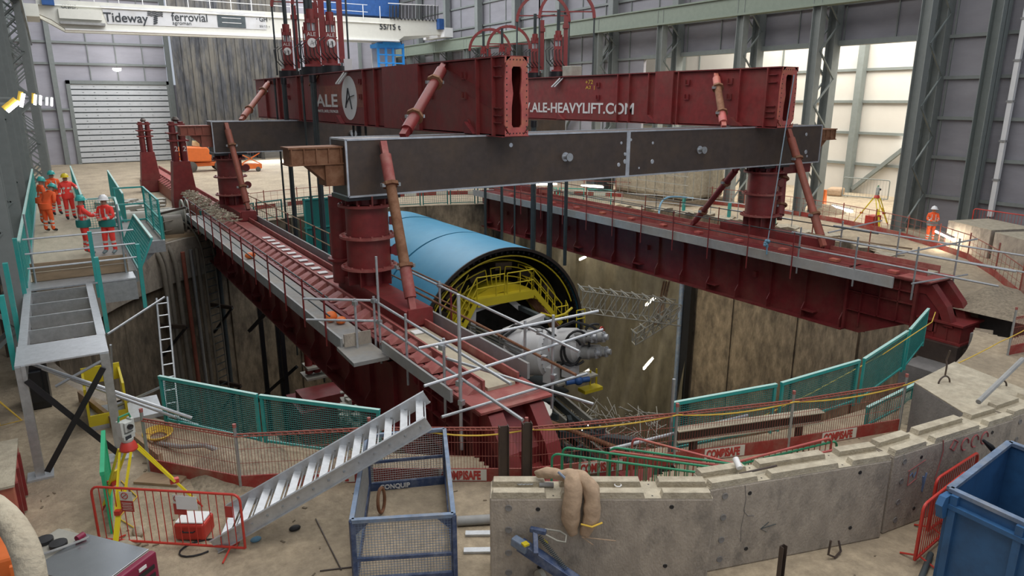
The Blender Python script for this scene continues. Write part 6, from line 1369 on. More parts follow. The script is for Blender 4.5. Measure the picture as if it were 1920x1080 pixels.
# ---------------------------------------------------------------- survey tripods
def tripod(loc, rz, label, s=1.0, ruler=True):
    t = thing('survey_tripod', label, 'tripod', loc, rz)
    H_ = 1.15 * s
    for k in range(3):
        a = math.radians(90 + 120 * k); f = Vector((.78 * s * math.cos(a), .78 * s * math.sin(a), .02)); tp_ = Vector((.10 * s * math.cos(a), .10 * s * math.sin(a), H_)); sd = Vector((-math.sin(a), math.cos(a), 0)) * .05 * s
        mid = tp_.lerp(f, .55); leg = MB().bar(tp_ + sd * 1.4, mid + sd * .8, .022 * s, .03 * s).bar(tp_ - sd * 1.4, mid - sd * .8, .022 * s, .03 * s).bar(tp_.lerp(f, .35), tp_.lerp(f, .9), .06 * s, .025 * s).build('leg', M_['tripod_yellow'], t, smooth=False)
        MB().box(mid, (.11 * s, .07 * s, .06 * s), a).build('leg_clamp', M_['red_bright'], leg, smooth=False); MB().tube(tp_.lerp(f, .88), f + Vector((0, 0, 0)), .025 * s, 8, .008 * s).build('foot', M_['red_bright'], leg)
    MB().lathe([(.10 * s, 0), (.11 * s, .03), (.09 * s, .09 * s), (.07 * s, .12 * s)], (0, 0, H_ - .02), n=18).build('head_plate', M_['red_bright'], t)
    z = H_ + .10 * s; q = thing
    b = MB().lathe([(.06 * s, 0), (.075 * s, .03 * s), (.075 * s, .06 * s)], (0, 0, z), n=16).bb(-.08 * s, .08 * s, -.055 * s, .055 * s, z + .05 * s, z + .13 * s).bb(-.095 * s, -.06 * s, -.05 * s, .05 * s, z + .1 * s, z + .31 * s).bb(.06 * s, .095 * s, -.05 * s, .05 * s, z + .1 * s, z + .31 * s).build('instrument_body', M_['survey_grey'], t, bevel=.006)
    MB().bb(-.055 * s, .055 * s, -.075 * s, .06 * s, z + .16 * s, z + .29 * s).build('telescope', M_['survey_grey'], t, smooth=False, bevel=.008); MB().lathe([(.032 * s, 0), (.036 * s, .04 * s), (.001, .02 * s)], (0, -.072 * s, z + .23 * s), Matrix.Rotation(math.pi / 2, 3, 'X'), 16).build('lens', M_['black'], t)
    MB().path([(-.085 * s, 0, z + .30 * s), (-.07 * s, 0, z + .37 * s), (.07 * s, 0, z + .37 * s), (.085 * s, 0, z + .30 * s)], .013 * s, 8).build('carry_handle', M_['green'], t); MB().box((-.02 * s, -.06 * s, z + .08 * s), (.08 * s, .01, .05 * s)).build('display', M_['text_dark'], t, smooth=False)
    return t
tp1 = tripod((.36, 12.55, 0), .55, 'yellow legged survey tripod with a pale total station behind the red barrier', 1.3)
tripod((39.8, 22.6, 0), .3, 'far yellow survey tripod standing in the annex opening', 1.5)
q = GY(1640, 412, 22.4); tag(MB().bb(q.x - .5, q.x + .3, 22.2, 22.7, 0, .75).build('red_case', M_['red_bright'], smooth=False), 'red instrument case beside the far survey tripod', 'case')
ic = thing('instrument_case', 'red instrument case with a white paper on its lid, under the near tripod', 'case', (1.12, 11.75, 0), -.6)
MB().box((0, 0, .17), (.52, .40, .30)).build('body', M_['red_bright'], ic, smooth=False, bevel=.04); MB().box((0, 0, .34), (.46, .34, .02)).build('paper', M_['white'], ic, smooth=False); MB().path([(-.1, -.2, .2), (-.1, -.26, .22), (.1, -.26, .22), (.1, -.2, .2)], .012, 6).build('handle', M_['black'], ic)
tag(MB().path([(1.1 + .3 * math.cos(a), 11.3 + .2 * math.sin(a), .02) for a in [k * math.pi / 8 for k in range(14)]], .015, 6).build('black_cable', M_['black']), 'loop of black cable on the ground below the red instrument case', 'cable')
rag = MB(); rag.ball((.12, 12.0, .06), .17, 10, 6, (1.4, .9, .5)).ball((.3, 12.25, .08), .12, 8, 6, (1, 1.2, .8)); tag(rag.build('white_rag', M_['concrete_top'], sub=1), 'crumpled pale rag beneath the near survey tripod', 'rag')
gm = teal_panel((-.08, 12.55), (.04, 14.3), 1.15, 'green mesh fence panel standing end-on left of the survey tripod', 'green_bright', mesh=.06, top=None)
tag(MB().path([Vector((.2, 11.7, .02)), Vector((.3, 12.4, .02)), Vector((.05, 13, .02)), Vector((.4, 13.6, .02)), Vector((.2, 14.4, .02))], .012, 5).build('thin_cable', M_['wire_yellow']), 'thin tan cable snaking under the near survey tripod', 'cable')
tag(MB().box((.85, 14.0, .03), (.9, .35, .05), -.7).build('plank', M_['timber'], smooth=False), 'short grey brown plank lying behind the near survey tripod', 'plank')

# ---------------------------------------------------------------- aluminium stair lying across the cage
sr = thing('aluminium_stair', 'long aluminium stair flight lying tilted against the blue cage', 'stair', (1.37, 11.11, 0))
A0 = Vector((1.30, 11.05, .12)); B0 = G(803, 792, 2.10); D = B0 - A0; Dn = D.normalized(); Wd = Vector((Dn.y * -1, Dn.x, 0)).normalized() * 1.02; Nn = Dn.cross(Wd.normalized())
for o_, q in ((Vector(), -1), (Wd, 1)):
    mb = MB().bar(A0 + o_, B0 + o_, .012, .24); mb.bar(A0 + o_ + Nn * .12 + Wd.normalized() * q * .025, B0 + o_ + Nn * .12 + Wd.normalized() * q * .025, .055, .012).bar(A0 + o_ - Nn * .12 + Wd.normalized() * q * .025, B0 + o_ - Nn * .12 + Wd.normalized() * q * .025, .055, .012)
    mb.build('stringer', M_['galv_light'], sr, smooth=False, world=True)
    for i in range(14): MB().box(A0.lerp(B0, (i + .5) / 14) + o_ - Wd.normalized() * .012 * 1, (.03, .03, .03)).build('bolt', M_['galv'], sr, smooth=False, world=True)
for i in range(13):
    c = A0.lerp(B0, (i + .5) / 13); up = (Nn * .80 + Dn * .60).normalized()
    MB().bar(c + up * .0, c + Wd, .125, .025, up=tuple(up)).bar(c - up.cross(Wd.normalized()) * .1 - up * .05, c - up.cross(Wd.normalized()) * .1 + Wd - up * .05, .02, .08, up=tuple(up)).build('tread', M_['galv_light'], sr, smooth=False, world=True)

# ---------------------------------------------------------------- blue mesh cage
cg = thing('mesh_cage', 'worn blue steel cage with wire mesh sides standing open on the ground', 'cage', (4.2, 9.9, 0))
K = [Vector((2.95, 8.98, 0)), Vector((4.30, 8.30, 0)), Vector((5.5, 10.9, 0)), Vector((4.15, 11.45, 0))]; hh = 1.15
for i, p in enumerate(K): MB().bar(p, p + Vector((0, 0, hh)), .07, .07, up=(1, 0, 0)).build('corner_post', M_['blue_cage'], cg, smooth=False, world=True)
for i in range(4):
    a, b = K[i], K[(i + 1) % 4]; u = Vector((0, 0, hh)); MB().bar(a + u, b + u, .07, .06).build('top_rail', M_['blue_worn'], cg, smooth=False, world=True); MB().bar(a + u * .07, b + u * .07, .05, .16).build('bottom_rail', M_['blue_cage'], cg, smooth=False, world=True)
    if i in (0, 2): MB().bar(a + u * (.42 if i == 0 else .52), b + u * (.42 if i == 0 else .52), .05, .05).build('mid_rail', M_['blue_cage'], cg, smooth=False, world=True)
    MB().grid(a + u * .08, b - a, u * .9, int((b - a).length / .045), 23, .0055).build('mesh', M_['blue_worn' if i in (0,) else 'galv'], cg, smooth=False, world=True)
    d = (b - a).normalized()
    for e, s_ in ((a, 1), (b, -1)):
        if i == 0: MB().add([e + u, e + u + d * .3 * s_, e + u * .75], [(0, 1, 2)]).add([e + u + Vector((0, .004, 0)), e + u + d * .3 * s_ + Vector((0, .004, 0)), e + u * .75 + Vector((0, .004, 0))], [(2, 1, 0)]).build('corner_gusset', M_['blue_cage'], cg, smooth=False, world=True)
p = K[3] + (K[2] - K[3]) * .12 + Vector((0, -.05, .05)); text('CONQUIP', .13, 'lettering', M_['white_paint'], cg, Matrix.Translation(-Vector(cg.location)) @ frame((p.x, p.y - .01, .04), (K[2] - K[3]), (0, 0, 1)), off=.004, sx=.95)
tag(MB().path([(4.05 + .16 * math.cos(a) * .6, 10.6 + .08 * math.cos(a), .28 + .24 * math.sin(a)) for a in [k * math.pi / 10 for k in range(20)]], .03, 8, closed=True).build('brown_hoop', M_['rust']), 'brown hoop leaning inside the blue cage', 'hoop')

# ---------------------------------------------------------------- precast barrier blocks
def lblock(p, q, label, h=1.57, th=.50, drop=True, seed=1):
    """front top edge p..q; block extends away from the camera"""
    random.seed(seed); p, q = Vector((p[0], p[1], 0)), Vector((q[0], q[1], 0)); L = q - p; l = L.length; t = thing('barrier_block', label, 'concrete block', p, math.atan2(L.y, L.x))
    b = MB().bb(0, l, 0, th, 0, h - .10)
    b.build('body', M_['concrete'], t, smooth=False, bevel=.025)
    # raised top pads either side of a groove, with cross notches
    for (y0, y1) in ((0.0, th * .33), (th * .62, th)):
        for (x0, x1) in ((0.0, l * .26), (l * .31, l * .70), (l * .76, l)):
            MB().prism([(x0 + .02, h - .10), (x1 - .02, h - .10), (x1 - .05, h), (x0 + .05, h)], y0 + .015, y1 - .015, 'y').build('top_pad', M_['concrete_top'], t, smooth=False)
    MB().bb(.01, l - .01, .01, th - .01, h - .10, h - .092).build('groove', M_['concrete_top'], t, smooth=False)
    for x, z in ((.28, 1.32), (.28, .95), (.28, .55), (.28, .2)): MB().lathe([(.055, 0), (.05, .012), (.001, .003)], (x, -.002, z), Matrix.Rotation(math.pi / 2, 3, 'X'), 16).build('lifting_socket', M_['concrete_dark'], t)
    for x, z in ((.72, 1.30), (l - .62, 1.34), (l - .66, .32), (.75, .3)): MB().lathe([(.035, 0), (.03, .008), (.001, .002)], (x, -.002, z), Matrix.Rotation(math.pi / 2, 3, 'X'), 14).build('bolt_hole', M_['black'], t)
    for x in (l * .285, l * .73): 
        for y in (.1, .5): MB().lathe([(.015, 0), (.001, .002)], (x, y * th / .62, h - .091), n=8).build('top_hole', M_['black'], t)
    return t
b1 = lblock((4.72, 7.93), (7.52, 6.12), 'precast concrete barrier block draped with a brown sack, nearest the cage', seed=2)
b2_ = lblock((7.66, 6.33), (10.90, 5.33), 'middle precast concrete barrier block with a spray painted arrow', seed=3)
b3_ = lblock((11.03, 5.37), (14.3, 4.95), 'third precast concrete barrier block with red graffiti beside the blue skip', seed=4)
b4_ = lblock((14.38, 5.0), (17.6, 4.7), 'farthest precast concrete barrier block at the right edge', seed=5)
MB().bar((.98, -.004, .62), (1.26, -.004, .66), .004, .018, (0, 1, 0)).bar((.98, -.004, .62), (1.12, -.004, .72), .004, .018, (0, 1, 0)).bar((.98, -.004, .62), (1.10, -.004, .54), .004, .018, (0, 1, 0)).build('painted_arrow', M_['graphite'], b2_, smooth=False)
MB().path([(.62, -.003, 1.45), (.66, -.003, 1.2), (.64, -.003, 1.0), (.72, -.003, .9), (.84, -.003, .88)], .006, 4).path([(.66, -.003, 1.02), (.62, -.003, .7), (.64, -.003, .45)], .004, 4).build('crack', M_['concrete_dark'], b2_)
def scrawl(pts, m, par, r=.014): MB().path([(x, -.004, z) for x, z in pts], r, 4).build('graffiti', M_[m], par)
scrawl([(1.55, 1.42), (1.48, 1.3), (1.6, 1.22), (1.68, 1.38), (1.56, 1.44)], 'graffiti', b3_); scrawl([(1.2, .75), (1.25, 1.0), (1.3, 1.28), (1.25, 1.5)], 'graffiti', b3_, .01); scrawl([(.42, 1.1), (.85, 1.22)], 'graffiti', b3_, .008); scrawl([(.46, 1.08), (.46, .82), (.66, .9), (.68, 1.12)], 'graffiti', b3_, .009); scrawl([(.48, 1.0), (.54, 1.05), (.58, .95), (.64, 1.04)], 'graffiti_blue', b3_, .01); scrawl([(.86, .9), (.88, .6), (.93, .95)], 'graffiti_blue', b3_, .02)
for k in range(3): scrawl([(1.9 + k * .28 + .1 * math.cos(a), 1.28 + .12 * math.sin(a)) for a in [j * math.pi / 5 for j in range(9)]], 'graffiti', b3_, .016)
# brown sack draped over the first block
sk = thing('draped_sack', 'brown cloth sandbag draped over the first barrier block', 'sack', (5.7, 7.3, 1.6))
dirf = Vector((.842, -.54, 0)); nf = Vector((-.54, -.842, 0))
base = Vector((4.72, 7.93, 0)) + dirf * 1.12
def S(u, n_, z): return base + dirf * u + nf * n_ + Vector((0, 0, z))
MB().path(*dense([S(-.42, -.42, 1.64), S(-.25, -.32, 1.72), S(-.05, -.22, 1.74), S(.1, -.1, 1.80), S(.12, .02, 1.72), S(.10, .10, 1.5), S(.08, .12, 1.2), S(.12, .10, .95)], [.05, .09, .09, .11, .14, .14, .135, .07]), 16).rough(.035, 9).build('sack_leg', M_['sack'], sk, world=True, sub=1)
MB().path(*dense([S(.05, -.15, 1.80), S(.25, -.08, 1.77), S(.38, .04, 1.65), S(.40, .10, 1.4), S(.36, .12, 1.15), S(.28, .10, .92)], [.07, .11, .13, .13, .12, .06]), 16).rough(.035, 9).build('sack_leg', M_['sack'], sk, world=True, sub=1)
MB().path([S(.22, .235, 1.2), S(.38, .26, 1.17), S(.54, .20, 1.2)], .014, 6).build('yellow_tie', M_['wire_yellow'], sk, world=True); MB().path([S(-.10, -.10, 1.86), S(.0, -.02, 1.80), S(.02, .10, 1.74)], .02, 6).build('blue_strap', M_['blue_worn'], sk, world=True)
MB().tube(S(.25, .16, .93), S(.75, .18, .88), .008, 6).tube(S(.25, .16, .93), S(.42, .16, .8), .008, 6).build('tail_string', M_['sack'], sk, world=True)
p = Vector((4.72, 7.93, 1.52)) + dirf * .75 - nf * .32; tag(MB().tube(p, p + dirf * .22, .04, 10).build('spray_can', M_['plastic_grey']), 'grey spray can lying on top of the first barrier block', 'can')
p = Vector((4.72, 7.93, 1.52)) + dirf * .45 - nf * .34; mb = MB()
for k in range(4): mb.path([(p.x + k * .05 + .04 * math.cos(a), p.y - k * .03 + .04 * math.sin(a), 1.53) for a in [j * math.pi / 4 for j in range(8)]], .008, 5, closed=True)
tag(mb.build('shackle_pile', M_['galv']), 'few small shackles lying on the first barrier block', 'shackles', kind='stuff')
p = Vector((4.72, 7.93, 1.52)) + dirf * 1.95 - nf * .3; tag(MB().path([(p.x + .05 * math.cos(a), p.y + .05 * math.sin(a), 1.525) for a in [j * math.pi / 8 for j in range(16)]], .010, 6, closed=True).build('white_ring', M_['white']), 'small white ring on top of the first barrier block', 'ring')
p = Vector((7.62, 6.30, 1.60)) + Vector((.95, .25, 0)); tag(MB().tube((8.35, 6.35, 1.62), (8.42, 6.5, 1.70), .05, 12).build('white_cup', M_['white']), 'white paper cup on top of the middle barrier block', 'cup')
tag(MB().tube((8.3, 6.3, 1.56), (9.0, 6.15, 1.56), .018, 6).build('short_rod', M_['dark_steel']), 'short dark rod lying in the groove of the middle barrier block', 'rod')
tag(MB().tube((14.1, 5.5, 1.66), (16.0, 5.6, 2.1), .05, 8).build('loose_tube', M_['plastic_grey']), 'grey tube resting across the farthest barrier block', 'tube')
tag(MB().path([(12.6, 4.75, 1.62), (12.7, 4.65, 1.5), (12.85, 4.6, 1.35), (12.8, 4.6, 1.25)], [.02, .05, .05, .02], 8).build('black_glove', M_['black']), 'black glove stuck on the rim of the blue skip', 'glove')

# ground litter
tag(MB().tube((5.02, 9.55, .09), (5.9, 9.1, .09), .085, 16).build('grey_pipe', M_['plastic_grey']), 'short grey plastic pipe lying behind the first barrier block', 'pipe')
g1 = G(900, 1003); g2 = G(898, 1035)
tag(MB().box((g1.x, g1.y, .03), (.5, .12, .04), -.55).build('steel_channel', M_['galv_light'], smooth=False), 'galvanised channel offcut on the ground left of the first block, upper piece', 'offcut'); tag(MB().box((g2.x, g2.y, .03), (.5, .12, .04), -.55).build('steel_channel', M_['galv_light'], smooth=False), 'slotted galvanised channel offcut below the other, by the first block', 'offcut')
p = G(1147, 1068); lt_ = thing('dusty_lantern', 'small dusty lantern standing at the foot of the first barrier block', 'lantern', (p.x, p.y + .1, 0)); MB().lathe([(.09, 0), (.1, .22), (.08, .26), (.001, .27)], n=14).build('body', M_['sack'], lt_); MB().path([(-.08, 0, .25), (-.06, 0, .34), (.06, 0, .34), (.08, 0, .25)], .012, 6).build('handle', M_['black'], lt_)
for (px, py, l_, lab) in ((640, 1070, .5, 'thin dark rod on the ground left of the cage'), (600, 1072, .4, 'short thin dark rod at the bottom edge left of the cage')):
    p = G(px, py); tag(MB().tube((p.x, p.y, .015), (p.x + (.1 if l_ == .5 else .5), p.y + (1.6 if l_ == .5 else -.2), .015), .012, 6).build('thin_rod', M_['dark_steel']), lab, 'rod')
p = G(553, 993); tag(MB().ball((p.x, p.y, .03), .10, 8, 5, (1.2, .8, .5)).build('black_glove', M_['black'], sub=1), 'black glove dropped on the ground below the aluminium stair', 'glove')
p = G(480, 1015); tag(MB().ball((p.x, p.y, .04), .09, 8, 5, (1.2, .6, .6)).build('blue_glove', M_['rope_blue'], sub=1), 'blue glove on the ground at the foot of the aluminium stair', 'glove')
mb = MB(); random.seed(77)
for k in range(260):
    x, y = random.uniform(-1.5, 16), random.uniform(4.5, 15)
    if math.hypot(x - SX, y - SY) < SR + .5 or (2.9 < x < 5.5 and 8.3 < y < 11.4): continue
    mb.box((x, y, .008), (random.uniform(.02, .1), random.uniform(.01, .05), .014), random.uniform(0, 3))
tag(mb.build('ground_litter', M_['earth'], smooth=False), 'small crumbs of debris scattered over the near floor', 'debris', kind='stuff')
p = G(1560, 1045); tag(MB().path([(p.x - .1, p.y, .35), (p.x - .12, p.y, .1), (p.x, p.y - .05, .03), (p.x + .2, p.y - .02, .05), (p.x + .22, p.y + .05, .2)], .02, 6).build('bent_rebar', M_['dark_steel']), 'bent steel bar on the ground before the middle barrier block', 'bar')
p = G(1460, 1075, .2); t = thing('channel_stub', 'upright dark steel channel stub at the bottom edge', 'stub', (p.x, p.y, 0)); MB().box((0, 0, .35), (.09, .01, .7)).box((-.045, -.03, .35), (.01, .07, .7)).box((.045, -.03, .35), (.01, .07, .7)).build('body', M_['dark_steel'], t, smooth=False)
for i, (x, y, l_) in enumerate(((10.3, 4.35, 'dark grey pipe on the floor by the front red barrier, the near one'), (10.75, 4.25, 'pale grey pipe on the floor by the front red barrier, the far one'))): tag(MB().tube((x, y, .05), (x + .8, y + .25, .05), .045, 12).build('floor_pipe', M_['plastic_grey' if i else 'graphite']), l_, 'pipe')

# ---------------------------------------------------------------- blue skip
sp_ = thing('skip_container', 'big open blue steel skip in the bottom right corner', 'skip', (10.9, 4.1, 0))
o = Vector((10.62, 4.30, 0)); e1 = Vector((2.4, .20, 0)); e2 = Vector((-.10, -2.0, 0)); hz = 1.55
def sk_(name, mb, m): return mb.build(name, M_[m], sp_, smooth=False, world=True)
c0_, c1_, c2_, c3_ = o, o + e1, o + e1 + e2, o + e2
def wallp(a, b, name, m='blue_skip'): 
    d = (b - a).normalized(); n_ = Vector((d.y, -d.x, 0)) * .02
    return sk_(name, MB().add([a + n_, b + n_, b + n_ + Vector((0, 0, hz)), a + n_ + Vector((0, 0, hz)), a - n_, b - n_, b - n_ + Vector((0, 0, hz)), a - n_ + Vector((0, 0, hz))], [(0, 1, 2, 3), (7, 6, 5, 4), (0, 4, 5, 1), (3, 2, 6, 7), (0, 3, 7, 4), (1, 5, 6, 2)]), m)
wallp(c0_, c1_, 'back_wall'); wallp(c3_, c0_, 'end_wall'); wallp(c1_, c2_, 'right_wall'); wallp(c2_, c3_, 'front_wall'); sk_('floor_plate', MB().add([tuple(c + Vector((0, 0, .12))) for c in (c0_, c1_, c2_, c3_)], [(3, 2, 1, 0)]), 'black_steel')
Z_ = Vector((0, 0, hz))
for a, b in ((c0_, c1_), (c3_, c0_), (c1_, c2_), (c2_, c3_)): sk_('rim', MB().bar(a + Z_, b + Z_, .10, .06), 'blue_worn')
out = Vector((-1, .05, 0)) * .06
sk_('waist_rail', MB().bar(c0_ + out + Z_ * .86, c3_ + out + Z_ * .86, .12, .07), 'blue_skip')
for f in (.06, .5, .94): q = c0_.lerp(c3_, f) + out; sk_('end_rib', MB().bar(q, q + Z_ * .98, .10, .09, up=(1, 0, 0)), 'blue_skip')
sk_('lifting_ear', MB().prism([(c0_.x - .22, 1.15), (c0_.x, 1.15), (c0_.x, 1.5), (c0_.x - .22, 1.5), (c0_.x - .3, 1.38)], c0_.y - .06, c0_.y + .04, 'y'), 'blue_skip')

# ---------------------------------------------------------------- generator, machine parts at bottom left
gn = thing('generator', 'steel topped generator with a dark red louvred end, bottom left', 'generator', (-.2, 10.7, 0))
ga, gb = G(150, 995, .82), G(283, 1028, .82); gdx = (gb - ga); gdx.z = 0; gx = gdx.normalized(); gy = Vector((gx.y, -gx.x, 0))
g0 = ga.copy(); g0.z = 0; L_ = gdx.length; W_ = .62
def quad(u0, u1, v0, v1, z0, z1):
    c = g0 + gx * (u0 + u1) / 2 + gy * (v0 + v1) / 2 + Vector((0, 0, (z0 + z1) / 2)); return MB().box(c, (abs(u1 - u0), abs(v1 - v0), z1 - z0), math.atan2(gx.y, gx.x))
quad(-.45, L_ - .02, 0, W_ + .3, .05, .78).build('body', M_['dusty_metal'], gn, smooth=False, bevel=.03, world=True); quad(.12, L_ - .04, 0, W_ + .28, .78, .80).build('lid', M_['sheet_metal'], gn, smooth=False, bevel=.005, world=True)
quad(L_ - .02, L_ + .10, 0, W_ + .3, .05, .80).build('end_panel', M_['magenta'], gn, smooth=False, bevel=.03, world=True)
for k in range(4): quad(L_ + .10, L_ + .115, .08, W_ + .22, .18 + k * .13, .24 + k * .13).build('louvre', M_['black'], gn, smooth=False, world=True)
q = g0 + gx * (L_ + .11) + gy * .28 + Vector((0, 0, .70)); MB().box(q, (.012, .13, .05), math.atan2(gx.y, gx.x)).build('badge', M_['white'], gn, smooth=False, world=True)
for u in (-.3, -.02): q = g0 + gx * u + gy * .35 + Vector((0, 0, .79)); MB().lathe([(.12, 0), (.12, .05), (.001, .06)], q, n=14).build('dark_cap', M_['black'], gn, world=True)
q = g0 + gx * .2 + gy * .1 + Vector((0, 0, .86)); MB().tube(q, q + gy * .12, .05, 10).build('red_knob', M_['magenta'], gn, world=True)
for k in range(2): MB().path([g0 + gx * .3 + gy * (.1 + .04 * k) + Vector((0, 0, .84)), g0 + gx * .15 + gy * (.4 + .04 * k) + Vector((0, 0, .84)), g0 + gx * -.1 + gy * (.75 + .04 * k) + Vector((0, 0, .82)), g0 + gx * -.2 + gy * (.95 + .04 * k) + Vector((0, 0, .5))], .014, 6).build('lead', M_['plastic_grey'], gn, world=True)
bgs = MB().ball((-.98, 12.1, .16), .26, 10, 7, (1.2, 1, .8)).ball((-.75, 12.4, .22), .2, 10, 7, (1, .8, 1.0)); tag(bgs.build('cloth_bag', M_['concrete_top'], sub=1), 'crumpled cream cloth bag on the floor behind the generator', 'bag')
tag(MB().box((-.85, 11.7, .45), (.5, .5, .06), .7).box((-.8, 11.6, .5), (.35, .4, .03), .5).build('wrapped_packs', M_['galv'], smooth=False, bevel=.02), 'shiny wrapped packs lying beside the generator', 'packs')
rc = thing('red_cabinet', 'dusty topped red steel cabinet at the left edge', 'cabinet', (-1.8, 14.3, 0))
MB().bb(-2.4, -1.36, 13.3, 15.2, 0, .96).build('body', M_['red_pale'], rc, smooth=False, world=True, bevel=.02); MB().bb(-2.4, -1.34, 13.25, 15.25, .96, 1.0).build('top', M_['concrete_top'], rc, smooth=False, world=True)
for y in (13.5, 14.1, 14.7): MB().bb(-1.36, -1.31, y, y + .08, .05, .9).build('rib', M_['red'], rc, smooth=False, world=True)
om = thing('orange_machine', 'orange framed machine at the bottom left corner', 'machine', (-.9, 10.9, 0))
q = G(20, 1030, .9); MB().bb(q.x - .6, q.x + .05, q.y - .3, q.y + .5, .55, .95).build('hood', M_['orange'], om, smooth=False, bevel=.05, world=True); MB().bb(q.x - .6, q.x, q.y - .5, q.y + .4, 0, .55).build('engine', M_['graphite'], om, smooth=False, world=True); MB().bb(q.x, q.x + .07, q.y - .5, q.y - .43, 0, .9).build('frame_post', M_['orange'], om, smooth=False, world=True)
# near handrail of the viewing platform, out of focus in the photo
nh = thing('curved_handrail', 'pale curved steel handrail end close at the bottom left corner', 'handrail', (-.4, 3, 5)); 
pts = [G(-90, 930, 5.9), G(-30, 935, 5.9), G(10, 965, 5.9), G(42, 1010, 5.88), G(58, 1060, 5.84), G(66, 1130, 5.75), G(70, 1220, 5.6)]
MB().path(pts, .042, 16).build('tube', M_['concrete_top'], nh, world=True, sub=1)
# blue pallet truck handle
pt = thing('pallet_truck', 'blue hydraulic truck arm with a looped steel handle before the first block', 'truck', (5.2, 7.0, 0))
def PT(px, py, z): return G(px, py, z)
A_, B_, C_, D_ = PT(1085, 1095, .42), PT(975, 1020, .80), PT(1003, 1030, .85), PT(1003, 990, 1.06)
MB().bar(A_, B_, .15, .17).build('arm', M_['blue_cage'], pt, smooth=False, bevel=.012, world=True); MB().bar(PT(990, 1030, .80), PT(962, 1012, .84), .13, .14).build('head', M_['blue_worn'], pt, smooth=False, bevel=.02, world=True)
MB().box(PT(985, 1020, .90), (.09, .09, .03)).build('yellow_sticker', M_['yellow'], pt, smooth=False, world=True); MB().bar(PT(1005, 1040, .80), PT(1003, 990, 1.02), .075, .10).bar(PT(994, 992, 1.03), PT(1024, 998, 1.03), .075, .07).build('lever', M_['blue_cage'], pt, smooth=False, bevel=.01, world=True)
MB().path([PT(1022, 992, 1.03), PT(1050, 996, 1.02), PT(1062, 1004, 1.0), PT(1060, 1017, .98), PT(1045, 1014, .98), PT(1024, 1003, 1.0)], .014, 8).build('loop_handle', M_['dusty_metal'], pt, world=True)
sp0, sp1 = PT(1010, 1005, .96), PT(1062, 1068, .60); mb = MB(); n = 150; u_ = (sp1 - sp0).normalized(); a_ = u_.cross(Vector((0, 0, 1))).normalized(); b_ = u_.cross(a_)
mb.path([sp0.lerp(sp1, i / n) + (a_ * math.cos(i * .9) + b_ * math.sin(i * .9)) * .034 for i in range(n + 1)], .006, 5); mb.build('spring', M_['graphite'], pt, world=True)
MB().bar(PT(1020, 1012, .92), PT(1027, 1018, .86), .04, .01).build('yellow_tag', M_['yellow'], pt, smooth=False, world=True)
MB().lathe([(.12, 0), (.12, .08), (.05, .09)], PT(1010, 1085, .2), Matrix.Rotation(math.pi / 2, 3, 'Y'), 18).build('wheel', M_['dusty_metal'], pt, world=True)
MB().bb(A_.x - .5, A_.x + .2, A_.y - .6, A_.y + .1, .05, .14).build('base_plate', M_['blue_cage'], pt, smooth=False, world=True); MB().bar(A_, (A_.x - .1, A_.y - .2, .1), .10, .10).build('arm_root', M_['blue_cage'], pt, smooth=False, world=True)
